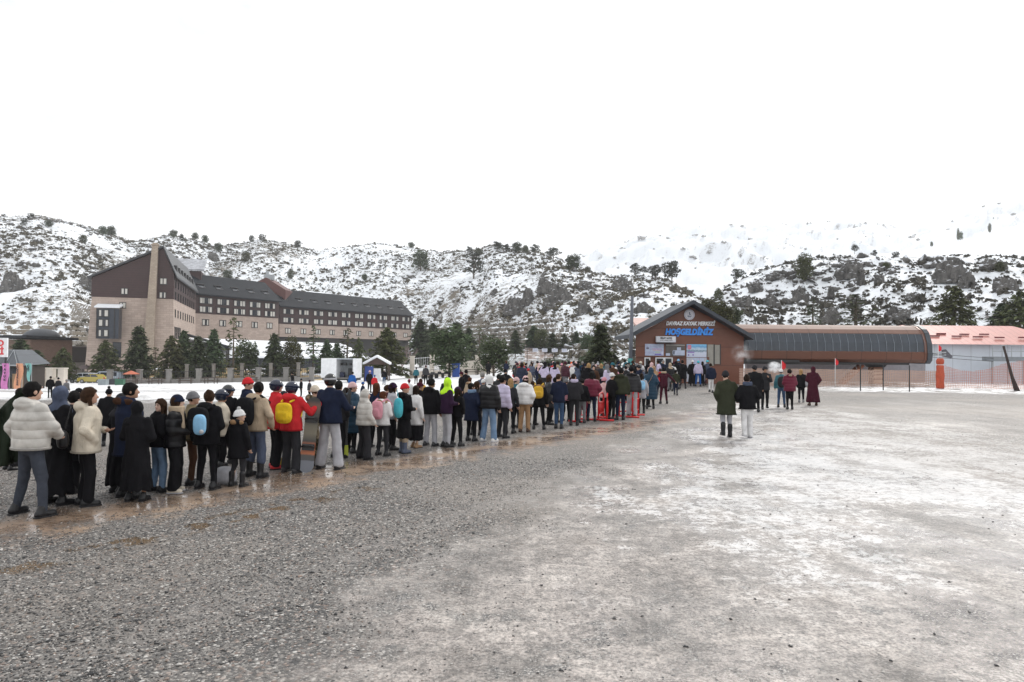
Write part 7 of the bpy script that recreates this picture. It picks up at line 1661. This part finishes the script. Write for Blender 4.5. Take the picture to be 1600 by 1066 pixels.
p = at(-14, 543, 60); sg_ = empty('sign', (p.x, p.y, p.z), 0, "white sign with red capital letters above the food stall", 'sign')
sw = (12 - -40) / F * 60
MB().box((0, 0, 0), (sw, .15, 30 / F * 60)).build('panel', WHITE, sg_)
RB = (12 - -14) / F * 60
text_mesh('lettering', "SNOWBOARD", .72, REDL, sg_, (RB - .28, -.09, .36), (R(90), 0, 0), .01, 0, .03, align='RIGHT'); text_mesh('lettering', "MERKEZİ", .72, REDL, sg_, (RB - .28, -.09, -.38), (R(90), 0, 0), .01, 0, .03, align='RIGHT')
for x_ in (-1.2, 1.2): MB().box((x_, .15, -2.2), (.12, .12, 4)).build('post', BLACKM, sg_)
for (label, xa, ya, xb, yb, col, txt, tc_) in (("pink upright banner with dark letters", 3, 568, 13, 608, (.62, .22, .50), "TAVUK", DKL), ("orange upright banner with dark letters", 23, 568, 33, 608, (.68, .33, .20), "İÇECEKLER", DKL), ("narrow teal upright banner right of the orange one", 39, 568, 48, 596, (.22, .48, .46), "ÇAY", DKL)):
    Y_ = 57; a, b_ = at(xa, ya, Y_), at(xb, yb, Y_); p = zline((xa + xb) / 2, Y_); o = empty('banner', p, 0, label, 'banner', "feather banners before the food stall")
    w_, h_ = b_.x - a.x, a.z - b_.z; z1_ = a.z - p.z; vs = []
    for i in range(13):
        k = i / 12; wd = w_ * (1 if txt != "ÇAY" else 1 - .62 * k); off = .06 * math.sin(k * 5) + (w_ - wd) / 2
        for q in range(4): vs.append((-wd / 2 + wd * q / 3 + off + (.12 * (1 - k) if txt == "İÇECEKLER" else 0), .05 * math.sin(q * 2 + k * 7), z1_ - h_ * k))
    fs = [(i * 4 + q, i * 4 + q + 1, (i + 1) * 4 + q + 1, (i + 1) * 4 + q) for i in range(12) for q in range(3)]
    cl = mesh_obj('cloth', vs, fs, plain("banner%g" % xa, col, .8), o, True); MB().tube([(w_ / 2 + .03, .05, -.1), (w_ / 2 + .03, .05, z1_ + .05)], .025, 6).build('pole', STEEL, o)
    for i, chh in enumerate(txt):
        n = max(6, len(txt)); t_ = text_mesh('lettering', chh, .26 if len(txt) < 6 else .22, tc_, o, (.0 + (.08 if txt == "ÇAY" else .03), -.09, z1_ - .22 - i * (h_ - .4) / n), (R(90), 0, 0), .008, 0, .012); t_.parent = cl
# gazebo frame, small benches, bins and sledges on the far street
p = zline(133, 118); gz = empty('gazebo', p, 0, "open brown metal gazebo left of the hotel entrance", 'gazebo')
for x_ in (-.95, .95):
    for y_ in (-.9, .9): MB().box((x_, y_, 1.1), (.1, .1, 2.6)).build('post', plain("gazebo_brown", (.05, .03, .03), .6), gz)
MB().hexa([(-1.2, -1.2, 2.4), (1.2, -1.2, 2.4), (1.2, 1.2, 2.4), (-1.2, 1.2, 2.4)], [(-.3, -.3, 3.0), (.3, -.3, 3.0), (.3, .3, 3.0), (-.3, .3, 3.0)]).build('roof', plain("gazebo_brown", (.05, .03, .03), .6), gz)
for q, (px_, Y_, lab) in enumerate(((205, 92, "dark wooden table bench below the orange umbrella"), (243, 90, "dark picnic bench left of the first stone pillar"), (290, 89, "dark picnic bench before the second stone pillar"), (330, 88, "dark picnic bench before the fourth stone pillar"), (392, 88, "dark picnic bench left of the skiers in red"), (755, 88, "dark bench before the cream wall"), (737, 89, "dark chair group before the cream wall"))):
    p = zline(px_, Y_); o = empty('picnic_bench', p, random.uniform(-.3, .3), lab, 'bench', "benches on the far street"); mtb = plain("bench_brown", (.07, .05, .04), .8)
    MB().box((0, 0, .74), (1.8, .7, .06)).build('table_top', mtb, o)
    for y_ in (-.65, .65): MB().box((0, y_, .44), (1.8, .28, .05)).build('seat', mtb, o)
    for x_ in (-.7, .7): MB().box((x_, 0, .35), (.08, 1.3, .06)).box((x_, .3, .36), (.08, .08, .7)).box((x_, -.3, .36), (.08, .08, .7)).build('leg', mtb, o)
p = zline(205, 95); o = empty('umbrella', p, 0, "small orange umbrella on the street below the hotel", 'umbrella'); MB().tube([(0, 0, -.1), (0, 0, 1.7)], .03, 6).build('pole', STEEL, o)
vs = [(0, 0, 1.85)] + [(1.15 * math.cos(k * math.pi / 4), 1.15 * math.sin(k * math.pi / 4), 1.35) for k in range(8)]; mesh_obj('canopy', vs, [(0, k + 1, (k + 1) % 8 + 1) for k in range(8)], plain("umbrella_orange", (.45, .12, .06), .7), o)
for q, (px_, Y_, cc_, lab) in enumerate(((162, 88, (.25, .29, .31), "grey green crate on the snow edge behind the queue"), (188, 86, (.04, .13, .08), "dark green crate on the snow edge behind the queue"), (174, 90, (.04, .04, .05), "dark crate between the grey and the green crates"))):
    p = zline(px_, Y_); o = empty('crate', p, .2 * q, lab, 'crate', "crates on the snow edge"); MB().box((0, 0, .35), (1.0, .7, .7)).build('box', plain("crate%d" % q, cc_, .7), o); MB().box((0, 0, .73), (1.06, .76, .06)).build('lid', plain("crate%d" % q, cc_, .7), o)
for q, px_ in enumerate((668, 677, 687, 697)):                      # quad bikes in a row
    p = zline(px_, 84); o = empty('quad_bike', p, R(80 + q * 7), ["leftmost dark quad bike in the row near the round pine", "second dark quad bike from the left in the row", "third dark quad bike from the left in the row", "rightmost dark quad bike in the row, by the blue booth"][q], 'quad bike', "quad bikes in a row")
    MB().hexa([(-.7, -.3, .45), (.7, -.3, .45), (.7, .3, .45), (-.7, .3, .45)], [(-.6, -.2, .8), (.55, -.15, .72), (.55, .15, .72), (-.6, .2, .8)]).build('body', BLACKM, o)
    for a in (-.55, .55):
        for s_2 in (-1, 1): MB().tube([(a, s_2 * .3, .28), (a, s_2 * .52, .28)], .28, 12).build('wheel', TYRE, o)
    MB().tube([(.45, 0, .7), (.35, 0, 1.05)], .03, 5).tube([(.35, -.35, 1.08), (.35, .35, 1.08)], .025, 5).build('handlebar', BLACKM, o)
# ---- red plastic barriers in the queue
REDP = plain("red_plastic", (.62, .015, .02), .35, 0, .06)
def barrier(x, y, rz, label, k=1.0, base=None):
    p = foot(x, y) if base is None else base; o = empty('crowd_barrier', p, rz, label, 'barrier', "red plastic crowd barriers")
    W2, H_ = .50 * k, .95 * k; r = .028
    pts = [(-W2, 0, .06)] + [(-W2, 0, .7 * k), (-W2 + .05, 0, .86 * k), (-W2 + .2, 0, H_)] + [(W2 - .2, 0, H_), (W2 - .05, 0, .86 * k), (W2, 0, .7 * k), (W2, 0, .06)]
    MB().tube(pts, r, 8).build('frame', REDP, o, True)
    for z in (.22 * k, .62 * k): MB().tube([(-W2, 0, z), (W2, 0, z)], r * .9, 8).build('rail', REDP, o, True)
    mb = MB()
    for i in (-1, 0, 1): mb = MB().tube([(i * W2 * .5, 0, .22 * k), (i * W2 * .5, 0, .62 * k)], .022, 6).build('bar', REDP, o, True)
    for s_2 in (-1, 1): MB().tube([(s_2 * W2, -.24, .03), (s_2 * W2, .24, .03)], .035, 6).build('foot', REDP, o, True)
barrier(14, 722, R(62), "red plastic barrier at the left picture edge under the dark cloak")
barrier(939, 655, R(72), "red barrier between the maroon puffer and the black jacket, left one", .95); barrier(949, 656, R(80), "red barrier between the maroon puffer and the black jacket, right one", .95)
barrier(993, 651, R(68), "red barrier behind the light trousers of the black beanie person", 1.0); barrier(908, 658, R(60), "red barrier behind the grey trousers left of the maroon puffer", .9)
barrier(980, 650, R(35), "red barrier just right of the olive jacket man", .8)
# ---- snowboard, skis
m, nt, b = mat_nodes("snowboard_print"); tc = nt.nodes.new('ShaderNodeTexCoord'); s = nt.nodes.new('ShaderNodeSeparateXYZ'); nt.links.new(tc.outputs['Object'], s.inputs[0])
nn = noise(nt, tc.outputs['Object'], 3.5, 3)
zc_ = mth(nt, 'ADD', s.outputs[2], mth(nt, 'MULTIPLY', mth(nt, 'SUBTRACT', nn, .5), .06))
nt.links.new(ramp(nt, mth(nt, 'DIVIDE', zc_, 1.45), [(0, (.13, .14, .17)), (.15, (.14, .15, .18)), (.16, (.05, .05, .055)), (.22, (.06, .055, .05)), (.24, (.40, .11, .03)), (.36, (.34, .09, .03)), (.40, (.03, .025, .02)), (.50, (.14, .12, .08)), (.66, (.10, .09, .06)), (.74, (.02, .018, .015)), (.86, (.13, .05, .03)), (.92, (.015, .013, .012))]), b.inputs['Base Color']); b.inputs['Roughness'].default_value = .3
def board(name, label, p, L_, W_, mat, rot, th=.012, cat='snowboard'):
    n = 14; ring = []
    for i in range(n + 1): a = math.pi * i / n; ring.append((W_ / 2 * math.cos(a), L_ - W_ * .55 + W_ * .55 * math.sin(a)))
    ring += [(-W_ * .43, L_ * .5)]
    for i in range(n + 1): a = math.pi + math.pi * i / n; ring.append((W_ / 2 * math.cos(a), W_ * .55 + W_ * .55 * math.sin(a)))
    ring += [(W_ * .43, L_ * .5)]
    o = empty(name, p, 0, label, cat); o.rotation_euler = rot
    MB().hexa([(x_, th / 2, z_) for x_, z_ in ring], [(x_, -th / 2, z_) for x_, z_ in ring]).build('deck', mat, o); return o
p = foot(477, 739); sbd = board('snowboard', "upright snowboard with grey, orange and black print held by the red snowboarder", p, 1.40, .27, m, (R(-8), R(5), R(8)))
for z_ in (.47, .98):
    q = MB().box((0, -.03, z_), (.22, .05, .12)).tube([(-.11, -.05, z_), (-.06, -.13, z_ + .03), (.06, -.13, z_ + .03), (.11, -.05, z_)], .022, 6).build('binding', BLACKM, sbd)
SKI = plain("ski_black", (.02, .02, .022), .3); SKY = plain("ski_lime", (.42, .48, .03), .4)
for q, (x_, rr_) in enumerate(((537, 4), (541, -3))):
    p = foot(x_, 716); o = board('ski', ["black ski with lime tail right of the tall navy man, left of the pair", "black ski with lime tail right of the tall navy man, right of the pair"][q], p, 1.45, .075, SKI, (R(-6), R(rr_), R(10)), .02, 'ski'); o['group'] = "skis held upright in the queue"
    MB().box((0, -.012, .16), (.095, .012, .22)).build('tail_print', SKY, o); MB().box((0, -.03, .75), (.07, .05, .22)).build('binding', BLACKM, o)
for q, x_ in enumerate((440,)):
    p = foot(x_, 733); o = board('ski', "yellow and black ski standing between the two red jacketed skiers", p, 1.3, .10, plain("ski_yellow", (.55, .38, .04), .4), (R(-4), R(12), 0), .02, 'ski'); MB().box((0, -.03, .65), (.07, .05, .2)).build('binding', BLACKM, o)
# ---- dark green cloak held up at the left
nu, nv = 22, 16; vs = np.zeros((nv, nu, 3))
top = [(-70, 690), (-20, 657), (10, 630), (32, 609), (57, 598)]; bot = [(-70, 760), (-20, 735), (8, 728), (26, 722), (44, 700)]
for i in range(nu):
    u = i / (nu - 1); tx = np.interp(u, np.linspace(0, 1, 5), [t[0] for t in top]); ty = np.interp(u, np.linspace(0, 1, 5), [t[1] for t in top]); bx_ = np.interp(u, np.linspace(0, 1, 5), [t[0] for t in bot]); by = np.interp(u, np.linspace(0, 1, 5), [t[1] for t in bot])
    for j in range(nv):
        v = j / (nv - 1); x_ = tx + (bx_ - tx) * v + 3 * math.sin(v * 3) * (1 - u); y_ = ty + (by - ty) * v
        vs[j, i] = at(x_, y_, 11.2 + .10 * math.sin(u * 17 + v * 3) + .06 * math.sin(u * 31 - v * 5) - .3 * v * (1 - u))
o = mesh_obj('cloak', vs, gridfaces(np.arange(nu * nv).reshape(nv, nu)), fab('green', 'cloth', (.016, .022, .014)), smooth=True); sm = o.modifiers.new('thickness', 'SOLIDIFY'); sm.thickness = .012
tag(o, "dark green cloak held up and spread at the left picture edge", 'cloak')
P['f15'].hide_render = False
# ---- netting, marker posts and flags on the right
def net_mat(name, c, dens, scale=9):
    m, nt, b = mat_nodes(name); tc = nt.nodes.new('ShaderNodeTexCoord'); s = nt.nodes.new('ShaderNodeSeparateXYZ'); nt.links.new(tc.outputs['Object'], s.inputs[0])
    fx = mth(nt, 'FRACT', mth(nt, 'MULTIPLY', s.outputs[0], scale)); fz = mth(nt, 'FRACT', mth(nt, 'MULTIPLY', mth(nt, 'ADD', s.outputs[2], mth(nt, 'MULTIPLY', noise(nt, tc.outputs['Object'], .5), .4)), scale))
    a = mth(nt, 'MAXIMUM', mth(nt, 'LESS_THAN', fx, dens), mth(nt, 'LESS_THAN', fz, dens))
    nt.links.new(a, b.inputs['Alpha']); b.inputs['Base Color'].default_value = (*c, 1); b.inputs['Roughness'].default_value = .7; return m
def net(label, pts, Y, mat, wav=.12):
    nx_ = 90; nz_2 = 8; vs = np.zeros((nz_2, nx_, 3))
    for i in range(nx_):
        x = pts[0][0] + (pts[-1][0] - pts[0][0]) * i / (nx_ - 1); yt_ = np.interp(x, [q[0] for q in pts], [q[1] for q in pts])
        p = zline(x, Y); zt2 = at(x, yt_, Y).z
        for j in range(nz_2): k = j / (nz_2 - 1); vs[j, i] = (p.x, Y + wav * math.sin(i * .7) * math.sin(k * 2.5), p.z + .02 + (zt2 - p.z) * k)
    o = mesh_obj('safety_net', vs, gridfaces(np.arange(nx_ * nz_2).reshape(nz_2, nx_)), mat, smooth=True); return tag(o, label, 'net', "safety netting beside the lift station")
net("beige snow fence netting under the lift station", [(1155, 576), (1180, 576), (1464, 580)], 49.2, net_mat("beige_net", (.46, .32, .26), .42))
net("orange safety netting sagging right of the orange post", [(1476, 571), (1495, 578), (1520, 581), (1545, 577), (1566, 569), (1700, 548)], 47.6, net_mat("orange_net", (.50, .20, .14), .22))
p = zline(1469, 47.3); op = empty('padded_post', p, R(0), "round orange padded post tied in the middle", 'post'); OR = plain("orange_padding", (.42, .065, .025), .6, 0, .2, 6, .02)
zt_ = at(1469, 560, 47.3).z - p.z
def lathe(name, prof_, mat, parent, n=14, wob=0):
    vs = [(r * math.cos(2 * math.pi * k / n) * (1 + wob * math.sin(k * 2 + z * 9)), r * math.sin(2 * math.pi * k / n), z) for r, z in prof_ for k in range(n)]
    fs = [(j * n + k, j * n + (k + 1) % n, (j + 1) * n + (k + 1) % n, (j + 1) * n + k) for j in range(len(prof_) - 1) for k in range(n)]
    fs += [tuple(range(n))[::-1], tuple(range((len(prof_) - 1) * n, len(prof_) * n))]
    return mesh_obj(name, vs, fs, mat, parent, True)
lathe('padding', [(.23, 0), (.26, .12), (.25, .5), (.27, .9), (.24, 1.3), (.23, zt_ - .52), (.17, zt_ - .45), (.24, zt_ - .35), (.25, zt_ - .15), (.18, zt_)], OR, op, wob=.05); MB().loop([(.19 * math.cos(k * math.pi / 6), .19 * math.sin(k * math.pi / 6), zt_ - .45) for k in range(12)], .02).build('strap', WHITE, op)
def flag(px_, ytop, Y, label, h=None):
    p = zline(px_, Y); z_ = at(px_, ytop, Y).z - p.z; o = empty('flag', p, 0, label, 'flag', "small red marker flags"); MB().tube([(0, 0, -.1), (0, 0, z_)], .018, 5).build('pole', WHITE, o)
    mesh_obj('cloth', [(0, 0, z_), (.10, .02, z_ - .08), (.22, -.04, z_ - .22), (.24, .02, z_ - .42), (.10, .03, z_ - .52), (0, 0, z_ - .40)], [(0, 1, 2, 3, 4, 5)], plain("flag_red", (.65, .02, .03), .7), o)
flag(1221, 563, 36, "red marker flag behind the white smoke puff"); flag(1305, 560, 49, "red marker flag before the striped pillar stair"); flag(1466, 538, 47.4, "small red flag rising above the orange padded post")
for q, (px_, yt_, yb_) in enumerate(((1344.5, 571, 611), (1380, 571, 610), (1421, 571, 612))):
    p = foot(px_, yb_); p.z = zgf(p.x, p.y); z_ = at(px_, yt_, p.y).z - p.z
    o = MB().tube([(0, 0, -.1), (0, 0, z_)], .035, 6).build('thin_post', BLACKM); o.location = p; tag(o, ["thin dark post left of the striped pillar", "thin dark post at the right side of the striped pillar", "thin dark post midway to the orange padded post"][q], 'post', "thin posts of the snow fence")
a_, b_ = foot(1584, 611), at(1568, 541, 46); lg = MB().tube([Vector((a_.x + .25, a_.y, a_.z - .1)), Vector((a_.x - .1, a_.y, a_.z + .9)), b_], [.18, .10, .075], 10).build('leaning_log', plain("dark_log", (.035, .022, .02), .8, 0, .3, 4), None, True); tag(lg, "dark leaning wooden pole at the right edge of the netting", 'pole')
cb = MB(); ca, cb_ = at(1455, 553, 53), at(1552, 560, 56); cb.tube([ca, cb_], .02, 4); o = cb.build('lift_cable', BLACKM); tag(o, "upper dark cable running right from the station end", 'cable', "lift cables")
o = MB().tube([at(1455, 558, 53), at(1552, 565, 56)], .02, 4).build('lift_cable', BLACKM); tag(o, "lower dark cable running right from the station end", 'cable', "lift cables")
o = MB().tube([at(1456, 552, 53.6), at(1478, 551, 53.6)], .05, 5).tube([at(1456, 555, 53.6), at(1478, 555, 53.6)], .05, 5).build('cable_guide', STEEL, st)
# ---- smoke
def smoke(px_, py_, D_, r, dens, label):
    p = at(px_, py_, D_); n = 12; vs = [tuple(p + Vector((r[0] * math.cos(t) * math.cos(f), r[1] * math.sin(t) * math.cos(f), r[2] * math.sin(f)))) for f in np.linspace(-1.57, 1.57, n) for t in np.linspace(0, 2 * math.pi, 16, endpoint=False)]
    fs = [(j * 16 + k, j * 16 + (k + 1) % 16, (j + 1) * 16 + (k + 1) % 16, (j + 1) * 16 + k) for j in range(n - 1) for k in range(16)]
    m = bpy.data.materials.new("smoke"); m.use_nodes = True; nt = m.node_tree; nt.nodes.clear(); out = nt.nodes.new('ShaderNodeOutputMaterial'); pv = nt.nodes.new('ShaderNodeVolumePrincipled'); nt.links.new(pv.outputs[0], out.inputs['Volume'])
    geo = nt.nodes.new('ShaderNodeNewGeometry'); nn = noise(nt, geo.outputs['Position'], 6 / max(r) * .3, 4, .7)
    sb_ = nt.nodes.new('ShaderNodeVectorMath'); sb_.operation = 'DISTANCE'; nt.links.new(geo.outputs['Position'], sb_.inputs[0]); sb_.inputs[1].default_value = p
    fall = maprange(nt, sb_.outputs['Value'], max(r) * .95, max(r) * .1); nt.links.new(mth(nt, 'MULTIPLY', mth(nt, 'MULTIPLY', maprange(nt, nn, .42, .62), fall), dens), pv.inputs['Density']); pv.inputs['Color'].default_value = (.97, .98, 1, 1)
    o = mesh_obj('smoke', vs, fs, m); tag(o, label, 'smoke', kind='stuff')
smoke(1210, 574, 28, (.36, .3, .24), 14, "white puff of smoke beside the man in the flat cap"); smoke(1160, 553, 30, (.6, .4, .5), 1.2, "thin smoke drifting before the ticket building's right wall")
# ---- loose stones
m, nt, b = mat_nodes("loose_stone"); geo = nt.nodes.new('ShaderNodeNewGeometry')
nt.links.new(ramp(nt, geo.outputs['Random Per Island'], [(0, (.022, .022, .024)), (.3, (.06, .06, .062)), (.55, (.13, .125, .12)), (.75, (.22, .21, .20)), (.85, (.27, .19, .15)), (.9, (.38, .36, .34)), (1, (.62, .60, .57))]), b.inputs['Base Color']); b.inputs['Roughness'].default_value = .5
def stones(name, x, y, r, mat, label, flat=.6):
    n = len(x); base = np.array([(1, 0, 0), (-.4, .9, 0), (-.5, -.85, 0), (.1, .1, 1), (.3, -.2, -.6), (-.6, .1, .55), (.55, .6, .35)]); nf = np.array([(0, 6, 3), (6, 1, 3), (1, 5, 3), (5, 2, 3), (2, 0, 3), (0, 4, 1), (1, 4, 2), (2, 4, 0), (0, 1, 6), (1, 2, 5)])
    a = RNG.uniform(0, 6.28, n); V = base[None] + RNG.normal(size=(n, 7, 3)) * .2; V[..., 2] *= flat; V *= r[:, None, None]
    X_ = V[..., 0] * np.cos(a)[:, None] - V[..., 1] * np.sin(a)[:, None] + x[:, None]; Y_ = V[..., 0] * np.sin(a)[:, None] + V[..., 1] * np.cos(a)[:, None] + y[:, None]
    Z_ = V[..., 2] + (zg(x, y) + .05 * (fbm(x * .5, y * .5, seed=3) - .5) * np.clip(1 - y / 60, 0, 1))[:, None] + r[:, None] * .12
    fs = (nf[None] + np.arange(n)[:, None, None] * 7).reshape(-1, 3); return tag(mesh_obj(name, np.stack([X_, Y_, Z_], -1), fs, mat), label, 'stones', kind='stuff')
n = 90000; y = 3.6 + 11 * RNG.random(n) ** 1.25; x = (RNG.uniform(-100, 1000, n) - 800) / F * y; d = x - (-2.04 + (y - 4.63) * .40) + (fbm(x * .9, y * .9, seed=40) - .5) * 3.4
pd = np.abs((x + 5.6) * .79 - (y - 9.6) * .612); k = (RNG.random(n) < np.clip(.35 - d * .9, .02, 1)) & (RNG.random(n) < np.clip(pd * 1.3, .12, 1)) & (RNG.random(n) < .25 + .9 * fbm(x * 1.5, y * 1.5, seed=50))
x, y = x[k], y[k]; stones('gravel', x, y, RNG.uniform(.005, .0135, len(x)) * (1 + 1.0 * (RNG.random(len(x)) < .04)), m, "loose wet gravel stones covering the near left part of the lot")
n = 260; y = 4.2 + 26 * RNG.random(n) ** 1.5; x = (RNG.uniform(500, 1650, n) - 800) / F * y
stones('dark_stones', x, y, RNG.uniform(.008, .022, n), plain("dark_wet_stone", (.03, .03, .032), .4), "scattered dark stones on the wet mud")

# ================================================================== HAZE
hz_ = bpy.data.materials.new("pale_air"); hz_.use_nodes = True; nt = hz_.node_tree; nt.nodes.clear(); out = nt.nodes.new('ShaderNodeOutputMaterial'); pv = nt.nodes.new('ShaderNodeVolumePrincipled')
pv.inputs['Color'].default_value = (.97, .98, 1, 1); pv.inputs['Density'].default_value = .00019; nt.links.new(pv.outputs[0], out.inputs['Volume'])
o = MB().box((300, 850, 227), (4200, 2100, 500)).build('haze', hz_); tag(o, "pale winter air over the lot and hills", 'haze', kind='stuff')
